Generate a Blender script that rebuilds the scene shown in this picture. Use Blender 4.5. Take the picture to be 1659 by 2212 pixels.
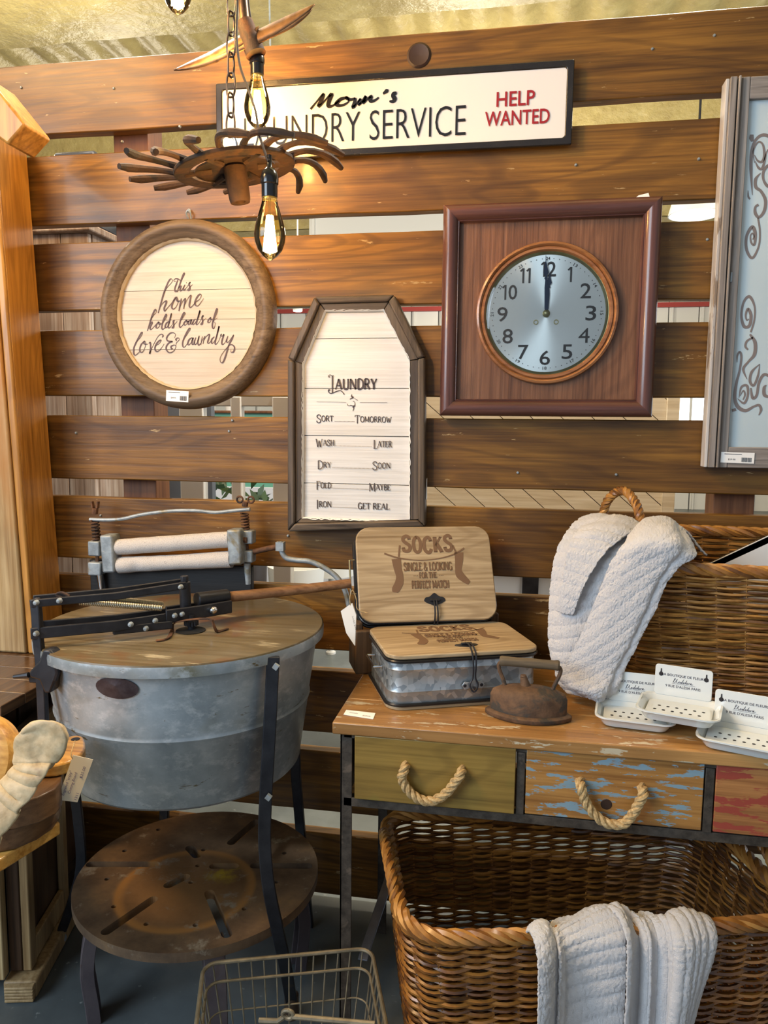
import bpy, math, random
import numpy as np
from mathutils import Vector, Matrix, noise
for _o in list(bpy.data.objects): bpy.data.objects.remove(_o)
SC = bpy.context.scene
COL = SC.collection
PI = math.pi
# ------------------------------------------------------------------ camera, world, lights, exposure
FWD = Vector((-0.17298623, 0.97855984, -0.11178727)); RGT = Vector((0.98448458, 0.17518259, 0.01005808)); UP = Vector((-0.02942562, 0.10831294, 0.99368126))
cd = bpy.data.cameras.new('camera'); cam = bpy.data.objects.new('camera', cd); COL.objects.link(cam)
cam.matrix_world = Matrix(((RGT.x, UP.x, -FWD.x, 0.0), (RGT.y, UP.y, -FWD.y, -2.0199), (RGT.z, UP.z, -FWD.z, 1.3957), (0, 0, 0, 1)))
cd.sensor_fit = 'HORIZONTAL'; cd.sensor_width = 36.0; cd.lens = 36.0*1630.5/1659; cd.clip_start = 0.05; cd.clip_end = 60
SC.camera = cam
w = bpy.data.worlds.new('world'); SC.world = w; w.use_nodes = True
w.node_tree.nodes['Background'].inputs[0].default_value = (0.80, 0.88, 1.0, 1); w.node_tree.nodes['Background'].inputs[1].default_value = 0.42
SC.view_settings.view_transform = 'Standard'; SC.view_settings.look = 'None'; SC.view_settings.gamma = 1; SC.view_settings.use_curve_mapping = False
SC.view_settings.exposure = 0.22
def area(name, loc, target, size, size_y, power, color):
    l = bpy.data.lights.new(name, 'AREA'); l.shape = 'RECTANGLE'; l.size = size; l.size_y = size_y; l.energy = power; l.color = color
    o = bpy.data.objects.new(name, l); COL.objects.link(o); o.location = loc
    o.rotation_euler = (Vector(target)-Vector(loc)).to_track_quat('-Z', 'Y').to_euler(); return o
area('shop_window_light', (-3.0, -3.6, 2.6), (-0.1, 0, 0.9), 2.4, 1.8, 140, (0.70, 0.85, 1.0))
area('overhead_warm_light', (-2.2, -1.6, 3.4), (-1.2, 0, 1.8), 0.8, 0.8, 70, (1.0, 0.62, 0.27))
area('store_window_behind', (4.5, 3.5, 1.8), (-1.0, 3.0, 0.4), 2.5, 2.0, 150, (0.80, 0.90, 1.0))
def lamp(name, loc, power, color, size):
    l = bpy.data.lights.new(name, 'POINT'); l.energy = power; l.color = color; l.shadow_soft_size = size; o = bpy.data.objects.new(name, l); COL.objects.link(o); o.location = loc
for _i, (_x, _y) in enumerate(((-3.4, 2.2), (2.6, 2.0), (-4.5, 6.5), (-.5, 5.0), (4.5, 6.5), (0, 10.6))): lamp('ceiling_fill_light_%d' % _i, (_x, _y, 3.4), 120, (1.0, .90, .72), .25)  # unseen point lights added to brighten the ceiling and the store behind
lamp('slat_fill_light_a', (-1.6, .45, 3.4), 150, (1.0, .92, .80), .2); lamp('slat_fill_light_b', (.5, .42, 3.4), 220, (1.0, .92, .80), .2)  # two more unseen fills, added to light the fronts behind the slats
# ------------------------------------------------------------------ mesh helpers
WL = {}
class M:
    def __init__(s): s.v = []; s.f = []
    def add(s, vs, fs):
        b = len(s.v); s.v += [tuple(v) for v in vs]; s.f += [tuple(b+i for i in f) for f in fs]; return s
    def box(s, c, d, rz=0, rx=0, ry=0):
        R = Matrix.Rotation(rz, 3, 'Z') @ Matrix.Rotation(ry, 3, 'Y') @ Matrix.Rotation(rx, 3, 'X')
        c = Vector(c); vs = []
        for x in (-.5, .5):
            for y in (-.5, .5):
                for z in (-.5, .5): vs.append(c + R @ Vector((x*d[0], y*d[1], z*d[2])))
        return s.add(vs, [(0,1,3,2),(4,6,7,5),(0,4,5,1),(2,3,7,6),(0,2,6,4),(1,5,7,3)])
    def bb(s, a, b):
        return s.box([(a[i]+b[i])/2 for i in range(3)], [abs(b[i]-a[i]) for i in range(3)])
    def tube(s, pts, r, n=8, closed=False, cap=True):
        P = [Vector(p) for p in pts]; m = len(P); rs = r if isinstance(r, (list, tuple)) else [r]*m
        N = None; vs = []
        for i in range(m):
            if closed: t = P[(i+1) % m]-P[i-1]
            else: t = P[min(i+1, m-1)]-P[max(i-1, 0)]
            if t.length < 1e-9: t = Vector((0, 0, 1))
            t.normalize()
            if N is None:
                N = t.orthogonal().normalized()
            else:
                N = N - t*N.dot(t)
                N = N.normalized() if N.length > 1e-6 else t.orthogonal().normalized()
            B = t.cross(N)
            for k in range(n):
                a = 2*PI*k/n; vs.append(P[i]+(N*math.cos(a)+B*math.sin(a))*rs[i])
        fs = []
        for i in range(m if closed else m-1):
            j = (i+1) % m
            for k in range(n): fs.append((i*n+k, i*n+(k+1) % n, j*n+(k+1) % n, j*n+k))
        if cap and not closed: fs += [tuple(range(n))[::-1], tuple((m-1)*n+k for k in range(n))]
        return s.add(vs, fs)
    def rope(s, pts, R, r, k=3, turns=10, n=6, closed=False):
        P = [Vector(p) for p in pts]; m = len(P); fr = []; N = None
        for i in range(m):
            t = (P[(i+1) % m]-P[i-1]) if closed else (P[min(i+1, m-1)]-P[max(i-1, 0)])
            t.normalize()
            N = t.orthogonal().normalized() if N is None else (N-t*N.dot(t)).normalized()
            fr.append((N.copy(), t.cross(N)))
        for q in range(k):
            pp = []
            for i in range(m):
                a = 2*PI*(q/k+turns*i/(m if closed else m-1)); pp.append(P[i]+(fr[i][0]*math.cos(a)+fr[i][1]*math.sin(a))*R)
            s.tube(pp, r, n, closed)
        return s
    def lathe(s, prof, c, n=32, axis='Z', Rm=None):
        c = Vector(c); vs = []; fs = []; m = len(prof)
        for k in range(n):
            a = 2*PI*k/n
            for r, h in prof:
                if axis == 'Z': p = Vector((r*math.cos(a), r*math.sin(a), h))
                elif axis == 'Y': p = Vector((r*math.cos(a), h, r*math.sin(a)))
                else: p = Vector((h, r*math.cos(a), r*math.sin(a)))
                if Rm: p = Rm @ p
                vs.append(c+p)
        for k in range(n):
            j = (k+1) % n
            for i in range(m-1): fs.append((k*m+i, j*m+i, j*m+i+1, k*m+i+1))
        return s.add(vs, fs)
    def prism(s, pts, d):          # 3D outline extruded by vector d
        P = [Vector(p) for p in pts]; d = Vector(d); m = len(P)
        return s.add(P+[p+d for p in P], [tuple(range(m)), tuple(range(2*m-1, m-1, -1))]+[(i, m+i, m+(i+1) % m, (i+1) % m) for i in range(m)])
    def ringprism(s, A, B, d):     # band between two outlines with the same count, extruded by d
        A = [Vector(p) for p in A]; B = [Vector(p) for p in B]; d = Vector(d); m = len(A); vs = A+B+[p+d for p in A]+[p+d for p in B]; fs = []
        for i in range(m):
            j = (i+1) % m
            fs += [(i, j, m+j, m+i), (2*m+i, 3*m+i, 3*m+j, 2*m+j), (i, 2*m+i, 2*m+j, j), (m+i, m+j, 3*m+j, 3*m+i)]
        return s.add(vs, fs)
    def grid(s, fn, nu, nv, thick=None):
        vs = [fn(i/nu, j/nv) for j in range(nv+1) for i in range(nu+1)]
        return s.add(vs, [(j*(nu+1)+i, j*(nu+1)+i+1, (j+1)*(nu+1)+i+1, (j+1)*(nu+1)+i) for j in range(nv) for i in range(nu)])
    def build(s, name, mat, parent=None, bevel=0, smooth=True, label=None, seg=2, solid=0, ang=40, weld=False):
        me = bpy.data.meshes.new(name); me.from_pydata([tuple(v) for v in s.v], [], s.f); me.update()
        import bmesh
        bm = bmesh.new(); bm.from_mesh(me)
        if weld: bmesh.ops.remove_doubles(bm, verts=bm.verts, dist=1e-5)
        bmesh.ops.recalc_face_normals(bm, faces=bm.faces); bm.to_mesh(me); bm.free()
        if smooth:
            me.polygons.foreach_set('use_smooth', [True]*len(me.polygons)); me.set_sharp_from_angle(angle=math.radians(ang))
        me.materials.append(mat)
        o = bpy.data.objects.new(name, me); COL.objects.link(o)
        if parent is not None:
            o.parent = parent; o.location = -WL[parent.name]; WL[o.name] = Vector((0, 0, 0))
        else: WL[o.name] = Vector((0, 0, 0))
        if solid:
            q = o.modifiers.new('solid', 'SOLIDIFY'); q.thickness = solid; q.offset = 0
        if bevel:
            q = o.modifiers.new('bevel', 'BEVEL'); q.width = bevel; q.segments = seg; q.limit_method = 'ANGLE'; q.angle_limit = math.radians(35)
        if label: o['label'] = label
        return o
def thing(name, label, cat, loc=(0, 0, 0), group=None):
    o = bpy.data.objects.new(name, None); COL.objects.link(o); o.location = loc; o.empty_display_size = .05
    WL[o.name] = Vector(loc); o['label'] = label; o['category'] = cat
    if group: o['group'] = group
    return o
def tag(o, label, cat, group=None):
    o['label'] = label; o['category'] = cat
    if group: o['group'] = group
    return o
def struct(o): o['kind'] = 'structure'; return o
def sempty(name, loc=(0, 0, 0)):
    o = bpy.data.objects.new(name, None); COL.objects.link(o); o.location = loc; WL[o.name] = Vector(loc); o['kind'] = 'structure'; return o
def dup(root, loc, rotz=None, label=None):
    r = root.copy(); COL.objects.link(r); r.location = loc
    if rotz is not None: r.rotation_euler = (0, 0, rotz)
    if label: r['label'] = label
    for ch in list(root.children):
        c = ch.copy(); COL.objects.link(c); c.parent = r
        for g in ch.children:
            d = g.copy(); COL.objects.link(d); d.parent = c
    return r
def smoothpts(P, k=6, closed=False):     # Catmull-Rom
    P = [Vector(p) for p in P]; n = len(P); out = []
    for i in range(n if closed else n-1):
        p0 = P[i-1] if (closed or i > 0) else P[0]; p1 = P[i]; p2 = P[(i+1) % n]; p3 = P[(i+2) % n] if (closed or i+2 < n) else P[-1]
        for q in range(k):
            t = q/k; out.append(.5*((2*p1)+(p2-p0)*t+(2*p0-5*p1+4*p2-p3)*t*t+(3*p1-p0-3*p2+p3)*t**3))
    if not closed: out.append(P[-1])
    return out
# ------------------------------------------------------------------ materials
def mat(name, col=(.5, .5, .5), rough=.5, metal=0, **kw):
    m = bpy.data.materials.new(name); m.use_nodes = True; b = m.node_tree.nodes['Principled BSDF']
    b.inputs['Base Color'].default_value = (*col, 1); b.inputs['Roughness'].default_value = rough; b.inputs['Metallic'].default_value = metal
    for k, v in kw.items(): b.inputs[k].default_value = v
    return m
class G:
    def __init__(s, m): s.m = m; s.t = m.node_tree; s.b = s.t.nodes['Principled BSDF']
    def n(s, typ, **kw):
        x = s.t.nodes.new(typ)
        for k, v in kw.items():
            if k.startswith('_'): setattr(x, k[1:], v)
            else: x.inputs[k.replace('__', ' ')].default_value = v
        return x
    def l(s, a, b): s.t.links.new(a, b)
    def coord(s, scale=(1, 1, 1), rnd=3.0, rot=(0, 0, 0)):
        tc = s.n('ShaderNodeTexCoord'); oi = s.n('ShaderNodeObjectInfo'); mu = s.n('ShaderNodeMath', _operation='MULTIPLY'); mu.inputs[1].default_value = rnd
        s.l(oi.outputs['Random'], mu.inputs[0]); ad = s.n('ShaderNodeVectorMath', _operation='ADD'); s.l(tc.outputs['Object'], ad.inputs[0]); s.l(mu.outputs[0], ad.inputs[1])
        mp = s.n('ShaderNodeMapping'); mp.inputs['Scale'].default_value = scale; mp.inputs['Rotation'].default_value = rot; s.l(ad.outputs[0], mp.inputs['Vector']); return mp.outputs[0]
    def noise(s, v, scale, detail=4, rough=.55, dist=0):
        x = s.n('ShaderNodeTexNoise'); x.inputs['Scale'].default_value = scale; x.inputs['Detail'].default_value = detail; x.inputs['Roughness'].default_value = rough; x.inputs['Distortion'].default_value = dist
        s.l(v, x.inputs['Vector']); return x.outputs[0]
    def ramp(s, f, stops):
        x = s.n('ShaderNodeValToRGB'); e = x.color_ramp.elements
        while len(e) < len(stops): e.new(.5)
        for i, (p, c) in enumerate(stops): e[i].position = p; e[i].color = (*c, 1) if len(c) == 3 else c
        s.l(f, x.inputs[0]); return x.outputs[0]
    def mix(s, f, a, b, mode='MIX'):
        x = s.n('ShaderNodeMix', _data_type='RGBA', _blend_type=mode)
        for sock, val in ((x.inputs[0], f), (x.inputs[6], a), (x.inputs[7], b)):
            if hasattr(val, 'is_output'): s.l(val, sock)
            elif isinstance(val, tuple): sock.default_value = (*val, 1)
            else: sock.default_value = val
        return x.outputs[2]
    def col(s, c): s.l(c, s.b.inputs['Base Color'])
    def bump(s, h, strength=.3, dist=.002):
        x = s.n('ShaderNodeBump'); x.inputs['Strength'].default_value = strength; x.inputs['Distance'].default_value = dist; s.l(h, x.inputs['Height']); s.l(x.outputs[0], s.b.inputs['Normal'])
    def rough(s, f, lo, hi):
        x = s.n('ShaderNodeMapRange'); x.inputs['To Min'].default_value = lo; x.inputs['To Max'].default_value = hi; s.l(f, x.inputs[0]); s.l(x.outputs[0], s.b.inputs['Roughness'])
def thr(g, f, a, b): return g.ramp(f, [(a, (0, 0, 0)), (b, (1, 1, 1))])
AX = {'X': (1, 14, 14), 'Y': (14, 1, 14), 'Z': (14, 14, 1)}
def wood(name, dark, mid, light, axis='X', scale=1.0, rough=.45, wear=None, wearamt=(.62, .68), coat=0, bump=.35, blotch=.5, wscale=5, stain=None, figure=0, fscale=1.0):
    m = mat(name, mid, rough); g = G(m); a = AX[axis]
    v = g.coord(tuple(c*.6*scale for c in a))
    n1 = g.noise(v, 2.2, 7, .62, 1.1)
    v2 = g.coord(tuple((1.2 if c == 1 else 60)*scale for c in a)); n2 = g.noise(v2, 2.0, 4, .6)
    c1 = g.ramp(n1, [(.30, dark), (.47, mid), (.62, light), (.74, mid)])
    c2 = g.mix(.45, c1, g.ramp(n2, [(.30, dark), (.60, light)]))
    if figure:
        vf = g.coord(tuple((.55 if c == 1 else 3.2)*fscale for c in a)); nf = g.noise(vf, 1.5, 2, .45, .35); mf = g.n('ShaderNodeMath', _operation='MULTIPLY'); g.l(nf, mf.inputs[0]); mf.inputs[1].default_value = 95
        sf = g.n('ShaderNodeMath', _operation='SINE'); g.l(mf.outputs[0], sf.inputs[0]); c2 = g.mix(g.ramp(sf.outputs[0], [(.25, (0, 0, 0)), (.95, (figure,)*3)]), c2, dark)
    v3 = g.coord((1.5, 1.5, 1.5)); n3 = g.noise(v3, 1.6, 3, .5)
    c3 = g.mix(g.ramp(n3, [(.35, (blotch,)*3), (.65, (0, 0, 0))]), c2, dark)
    if stain: c3 = g.mix(thr(g, g.noise(g.coord((1, 1, 1)), 4.5, 3), .54, .64), c3, stain)
    if wear:
        sc = tuple((1 if c == 1 else 4.5)*wscale for c in a)
        n4 = g.noise(g.coord(sc), 1.0, 5, .65); c3 = g.mix(thr(g, n4, *wearamt), c3, wear)
    g.col(c3); h = g.mix(.5, n1, n2); g.bump(h, bump, .0025); g.rough(n2, rough-.06, rough+.14); g.b.inputs['Specular IOR Level'].default_value = .35
    if coat: g.b.inputs['Coat Weight'].default_value = coat; g.b.inputs['Coat Roughness'].default_value = .12
    return m
def metal(name, c1, c2, rough=.5, mtl=.7, scale=12, c3=None, t3=(.55, .62), bump=.25):
    m = mat(name, c1, rough, mtl); g = G(m); v = g.coord((1, 1, 1)); n = g.noise(v, scale, 6, .65)
    c = g.ramp(n, [(.35, c1), (.65, c2)])
    if c3: c = g.mix(thr(g, g.noise(v, scale*.45, 4, .6, .5), *t3), c, c3)
    g.col(c); g.bump(g.noise(v, scale*6, 4), bump, .001); g.rough(n, rough-.1, rough+.15); return m
MB = {}
BOARD = wood('board_wood', (.045, .018, .004), (.165, .070, .010), (.32, .150, .022), 'X', 1.0, .42, wear=(.40, .27, .12), wscale=12, wearamt=(.66, .70), coat=.10, blotch=.7, bump=.5, figure=.38)
POSTW = wood('post_wood', (.06, .02, .009), (.13, .05, .02), (.20, .085, .036), 'Z', .7, .6)
SHINE = mat('chrome', (.75, .78, .8), .18, 1)
BLACK = metal('black_iron', (.012, .013, .018), (.03, .032, .04), .42, .3, 14, (.06, .045, .03), (.66, .72))
RUST = metal('rusty_iron', (.06, .028, .016), (.19, .085, .038), .75, .25, 30, (.035, .022, .018), (.5, .6), .7)
CASTG = metal('grey_casting', (.20, .23, .25), (.36, .41, .44), .5, .35, 25, (.22, .19, .12), (.58, .66), .4)
GALV = metal('galvanized_sheet', (.25, .30, .34), (.46, .52, .56), .42, .6, 6, (.22, .215, .15), (.56, .66), .12)
g = G(GALV); _bc = g.b.inputs['Base Color'].links[0].from_socket; g.col(g.mix(thr(g, g.noise(g.coord((1, 1, 1.6)), 26, 6, .7), .50, .66), _bc, (.52, .57, .60))); _bc = g.b.inputs['Base Color'].links[0].from_socket
g.col(g.mix(thr(g, g.noise(g.coord((1, 1, 4)), 11, 5, .7, .8), .64, .68), _bc, (.16, .13, .07)))
WHITEP = mat('white_paint', (.72, .72, .70), .5)
PAPER = mat('paper', (.86, .85, .82), .7)
INK = mat('ink_print', (.03, .03, .035), .6)
REDP = mat('red_paint', (.30, .012, .018), .35)
CURSINK = mat('plum_brown_print', (.085, .045, .045), .6)
BURN = mat('burnt_brown_print', (.17, .095, .05), .7)
# ------------------------------------------------------------------ lettering
class Plane:                      # local drawing plane: origin o, unit ex, ey, out normal nrm
    def __init__(s, o, ex=(1, 0, 0), ey=(0, 0, 1)):
        s.o = Vector(o); s.ex = Vector(ex).normalized(); s.ey = Vector(ey).normalized(); s.n = s.ex.cross(s.ey).normalized()
    def __call__(s, a, b, h=0): return s.o+s.ex*a+s.ey*b+s.n*h
def stroke(m, pl, pts, w, h=.0008, lift=.0004, sm=5):     # ribbon with width list; pts are 2D
    P = [Vector((p[0], p[1])) for p in pts]; n0 = len(P)
    if isinstance(w, (int, float)): ws = [w]*n0
    else: ws = list(w)
    if sm and n0 > 2:
        Q = smoothpts([Vector((p.x, p.y, 0)) for p in P], sm); W = []
        for i in range(len(Q)):
            f = i/sm; a = min(int(f), n0-1); b = min(a+1, n0-1); W.append(ws[a]+(ws[b]-ws[a])*(f-a))
        P = [Vector((q.x, q.y)) for q in Q]; ws = W
    L = []; R = []
    for i in range(len(P)):
        t = P[min(i+1, len(P)-1)]-P[max(i-1, 0)]
        if t.length < 1e-9: t = Vector((1, 0))
        t.normalize(); nn = Vector((-t.y, t.x)); L.append(P[i]+nn*ws[i]/2); R.append(P[i]-nn*ws[i]/2)
    vs = []; fs = []
    for a, b in zip(L, R):
        vs += [pl(a.x, a.y, lift+h), pl(b.x, b.y, lift+h), pl(b.x, b.y, lift), pl(a.x, a.y, lift)]
    for i in range(len(P)-1):
        k = 4*i
        fs += [(k, k+1, k+5, k+4), (k+1, k+2, k+6, k+5), (k+2, k+3, k+7, k+6), (k+3, k, k+4, k+7)]
    e = 4*(len(P)-1); fs += [(0, 3, 2, 1), (e, e+1, e+2, e+3)]
    m.add(vs, fs)
def pen(pts, lo, hi):            # pen widths: thick on down strokes, thin on up strokes
    w = []
    for i in range(len(pts)):
        a = pts[max(i-1, 0)]; b = pts[min(i+1, len(pts)-1)]; dx = b[0]-a[0]; dy = b[1]-a[1]; L = math.hypot(dx, dy) or 1
        w.append(lo+(hi-lo)*max(0, min(1, .5-dy/L*.6)))
    w[0] *= .5; w[-1] *= .5
    return w
_tc = {}
def textmesh(m, pl, s, x0, y0, x1, y1, off=0.0, shear=0, h=.0008, lift=.0003, res=3):   # fits the built-in font into a box
    cu = bpy.data.curves.new('tmp', 'FONT'); cu.body = s; cu.offset = off; cu.shear = shear; cu.resolution_u = res; cu.size = 1
    ob = bpy.data.objects.new('tmp', cu); COL.objects.link(ob); dg = bpy.context.evaluated_depsgraph_get(); dg.update()
    me = bpy.data.meshes.new_from_object(ob.evaluated_get(dg)); V = [v.co.copy() for v in me.vertices]; F = [tuple(p.vertices) for p in me.polygons]
    bpy.data.objects.remove(ob); bpy.data.curves.remove(cu); bpy.data.meshes.remove(me)
    ax = min(v.x for v in V); bx = max(v.x for v in V); ay = min(v.y for v in V); by = max(v.y for v in V)
    sx = (x1-x0)/(bx-ax); sy = (y1-y0)/(by-ay) if y1 is not None else sx
    m.add([pl(x0+(v.x-ax)*sx, y0+(v.y-ay)*sy, lift+h) for v in V], F)
GL = {  # slab-serif stroke letters: width, [(points, weight)], serifs [(x, y)]
'A': (.8, [([(.08, 0), (.4, 1)], .6), ([(.4, 1), (.72, 0)], 1.1), ([(.2, .35), (.6, .35)], .5)], [(.08, 0), (.72, 0)]),
'B': (.66, [([(.14, 0), (.14, 1)], 1.1), ([(.14, 1), (.4, .98), (.54, .78), (.4, .54), (.14, .52)], .8), ([(.14, .52), (.44, .5), (.6, .26), (.42, .02), (.14, 0)], .9)], []),
'C': (.68, [([(.6, .76), (.5, .96), (.34, 1), (.14, .84), (.08, .5), (.14, .16), (.34, 0), (.5, .04), (.62, .24)], 1)], [(.6, .8)]),
'D': (.72, [([(.14, 0), (.14, 1)], 1.1), ([(.14, 1), (.4, .98), (.6, .8), (.66, .5), (.6, .2), (.4, .02), (.14, 0)], .9)], []),
'E': (.6, [([(.14, 0), (.14, 1)], 1.1), ([(.05, .97), (.54, .97), (.56, .8)], .6), ([(.05, .03), (.56, .03), (.58, .22)], .6), ([(.14, .52), (.42, .52)], .6)], []),
'F': (.56, [([(.14, 0), (.14, 1)], 1.1), ([(.05, .97), (.52, .97), (.54, .8)], .6), ([(.14, .52), (.42, .52)], .6)], [(.14, 0)]),
'G': (.74, [([(.62, .8), (.5, .97), (.34, 1), (.14, .84), (.08, .5), (.14, .16), (.34, 0), (.52, .05), (.62, .2)], 1), ([(.62, 0), (.62, .42)], 1.1), ([(.45, .42), (.72, .42)], .5)], []),
'H': (.76, [([(.14, 0), (.14, 1)], 1.1), ([(.62, 0), (.62, 1)], 1.1), ([(.14, .5), (.62, .5)], .6)], [(.14, 0), (.14, 1), (.62, 0), (.62, 1)]),
'I': (.32, [([(.16, 0), (.16, 1)], 1.1)], [(.16, 0), (.16, 1)]),
'K': (.74, [([(.14, 0), (.14, 1)], 1.1), ([(.14, .42), (.62, 1)], .6), ([(.28, .56), (.66, 0)], 1.1)], [(.14, 0), (.14, 1), (.62, 1), (.66, 0)]),
'L': (.58, [([(.14, 0), (.14, 1)], 1.1), ([(.05, .03), (.54, .03), (.56, .25)], .6)], [(.14, 1)]),
'M': (.94, [([(.12, 0), (.14, 1)], .7), ([(.14, 1), (.46, .12)], 1.1), ([(.46, .12), (.78, 1)], .6), ([(.78, 1), (.8, 0)], 1.1)], [(.12, 0), (.8, 0), (.12, 1), (.8, 1)]),
'N': (.8, [([(.12, 0), (.12, 1)], .6), ([(.12, 1), (.66, 0)], 1.1), ([(.66, 0), (.66, 1)], .6)], [(.12, 0), (.12, 1), (.66, 1)]),
'O': (.76, [([(.38, 1), (.16, .86), (.08, .5), (.16, .14), (.38, 0), (.6, .14), (.68, .5), (.6, .86), (.38, 1), (.3, .97)], .95)], []),
'P': (.62, [([(.14, 0), (.14, 1)], 1.1), ([(.14, 1), (.42, .98), (.56, .75), (.42, .5), (.14, .46)], .9)], [(.14, 0)]),
'R': (.7, [([(.14, 0), (.14, 1)], 1.1), ([(.14, 1), (.42, .98), (.54, .76), (.42, .53), (.14, .5)], .9), ([(.34, .5), (.62, 0)], 1.1)], [(.14, 0), (.62, 0)]),
'S': (.62, [([(.52, .78), (.46, .95), (.3, 1), (.12, .9), (.1, .72), (.28, .54), (.48, .4), (.54, .22), (.44, .04), (.26, 0), (.12, .06), (.06, .24)], 1)], [(.52, .82), (.07, .2)]),
'T': (.68, [([(.34, 0), (.34, 1)], 1.1), ([(.05, .8), (.08, .97), (.6, .97), (.63, .8)], .6)], [(.34, 0)]),
'U': (.76, [([(.14, 1), (.14, .3), (.22, .06), (.38, 0), (.54, .06), (.62, .3), (.62, 1)], .95)], [(.14, 1), (.62, 1)]),
'W': (1.0, [([(.1, 1), (.32, 0)], 1.1), ([(.32, 0), (.5, .8)], .6), ([(.5, .8), (.68, 0)], 1.1), ([(.68, 0), (.9, 1)], .6)], [(.1, 1), (.9, 1)]),
'Y': (.74, [([(.1, 1), (.37, .45)], 1.1), ([(.64, 1), (.37, .45)], .6), ([(.37, .45), (.37, 0)], 1.1)], [(.1, 1), (.64, 1), (.37, 0)]),
'&': (.8, [([(.72, .42), (.5, .06), (.28, 0), (.1, .2), (.2, .45), (.46, .66), (.46, .9), (.3, 1), (.18, .86), (.26, .62), (.72, 0)], .8)], []),
' ': (.34, [], []), '.': (.3, [([(.1, .05), (.2, .05)], 1.2)], []),
}
def serif(m, pl, s, x0, y0, wd, ht, wt=.1, slant=0, arc=0, caps=1.0, ser=.13):   # string in the slab face fitted in wd x ht
    tot = sum(GL[c][0]*(caps if i == 0 or s[i-1] == ' ' else 1) for i, c in enumerate(s)); x = 0
    for i, c in enumerate(s):
        W, st, sf = GL[c]; k = caps if (i == 0 and caps > 1) else 1; sx = wd/tot
        def tr(p, x=x, k=k):
            a = x0+(x+p[0]*k)*sx; b = y0+(p[1]-(.18 if k > 1 else 0))*ht*k if k > 1 else y0+p[1]*ht
            return (a, b+slant*(a-x0)+arc*(4*((a-x0)/wd)*(1-(a-x0)/wd)))
        for pts, wgt in st: stroke(m, pl, [tr(p) for p in pts], wt*ht*wgt*(1.15 if k > 1 else 1), sm=4 if len(pts) > 3 else 0)
        for (a, b) in sf:
            q = tr((a, b)); L = ser*ht*k*.8; bb = q[1]+(wt*ht*.2 if b < .5 else -wt*ht*.2); stroke(m, pl, [(q[0]-L*.6, bb), (q[0]+L*.6, bb)], wt*ht*.5, sm=0)
        x += W*k
def barcode(m, pl, x0, y0, wd, ht, n=16, seed=1):
    rr = random.Random(seed); x = x0
    while x < x0+wd:
        b = wd/n*rr.uniform(.3, .9); stroke(m, pl, [(x+b/2, y0), (x+b/2, y0+ht)], b, h=.0002, lift=.0003, sm=0); x += b+wd/n*rr.uniform(.3, .8)
def sticker(name, o, wd, ht, parent, rot=0, ex=None, ey=None, price=None):
    if ex is None: ex = (math.cos(rot), 0, math.sin(rot)); ey = (-math.sin(rot), 0, math.cos(rot))
    pl = Plane(o, ex, ey); m = M(); m.prism([pl(0, 0, 0), pl(wd, 0, 0), pl(wd, ht, 0), pl(0, ht, 0)], pl.n*.0006)
    s = m.build(name, PAPER, parent, label='white paper price sticker with barcode'); q = M(); pl2 = Plane(pl(0, 0, .0005), ex, ey)
    barcode(q, pl2, wd*.62, ht*.12, wd*.3, ht*.42); stroke(q, pl2, [(wd*.1, ht*.82), (wd*.62, ht*.82)], ht*.05, h=.0002, sm=0)
    textmesh(q, pl2, '$49.95' if not price else price, wd*.22, ht*.24, wd*.44, ht*.40, h=.0002); q.build('print', INK, s, smooth=False)
    return s
# ------------------------------------------------------------------ setting: floor, ceiling, far walls
def concrete():
    m = mat('concrete_floor', (.10, .12, .13), .35); g = G(m); v = g.coord((1, 1, 1), 0)
    n = g.noise(v, 1.3, 8, .6); c = g.ramp(n, [(.3, (.045, .052, .054)), (.55, (.12, .14, .145)), (.75, (.22, .25, .26))]); c = g.mix(thr(g, g.noise(v, 40, 4), .66, .74), c, (.22, .24, .23)); g.col(c); g.rough(n, .22, .5); g.bump(g.noise(v, 25, 4), .15, .002); return m
fl = M(); fl.bb((-9, -4, -.1), (9, 12.2, 0)); struct(fl.build('floor', concrete()))
def foam():
    m = mat('sprayed_ceiling', (.55, .44, .17), .38); g = G(m); v = g.coord((1, 1, 1), 0); n = g.noise(v, 5, 6, .6)
    g.col(g.ramp(n, [(.3, (.34, .26, .10)), (.6, (.46, .37, .15)), (.8, (.56, .47, .24))])); g.bump(g.noise(v, 9, 6, .6), .8, .03); return m
FOAM = foam()
cm = M()
def cfn(u, v):
    x = -9+18*u; y = -4+16.2*v
    h = .065*(.5+.5*math.sin(x*2*PI/.34))**1.6
    return (x, y, 4.62+h+.02*noise.noise(Vector((x*3, y*1.2, 0))))
cm.grid(cfn, 960, 30); cl = struct(cm.build('ceiling', FOAM, ang=60))
for i, (y0, y1) in enumerate(((2.75, 3.62), (6.0, 6.9), (9.2, 10.0))):
    bmm = M(); bmm.grid(lambda u, v: (-9+18*u, y0+(y1-y0)*v, 4.30-.03*math.sin(v*PI)+.025*noise.noise(Vector((u*40, v*3, i)))), 120, 4)
    bmm.bb((-9, y0, 4.31), (9, y1, 4.6)); struct(bmm.build('trim_%d' % (i+1), FOAM))
siding = mat('white_siding', (.72, .72, .70), .45)
wf = sempty('wall_far'); k = 0
for i in range(36):
    x = -9+.5*i; m_ = M(); m_.bb((x, 12.0, 0), (x+.485, 12.06, 4.62)); m_.bb((x+.03, 11.97, 0), (x+.07, 12.0, 4.62)); m_.build('siding_panel', siding, wf, bevel=.006, seg=1)
m_ = M(); m_.bb((-9, 12.07, 0), (9, 12.12, 4.7)); m_.build('backing', mat('siding_backing_grey', (.25, .25, .25), .8), wf)  # dark grey sheet behind the gaps between the panels
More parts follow.
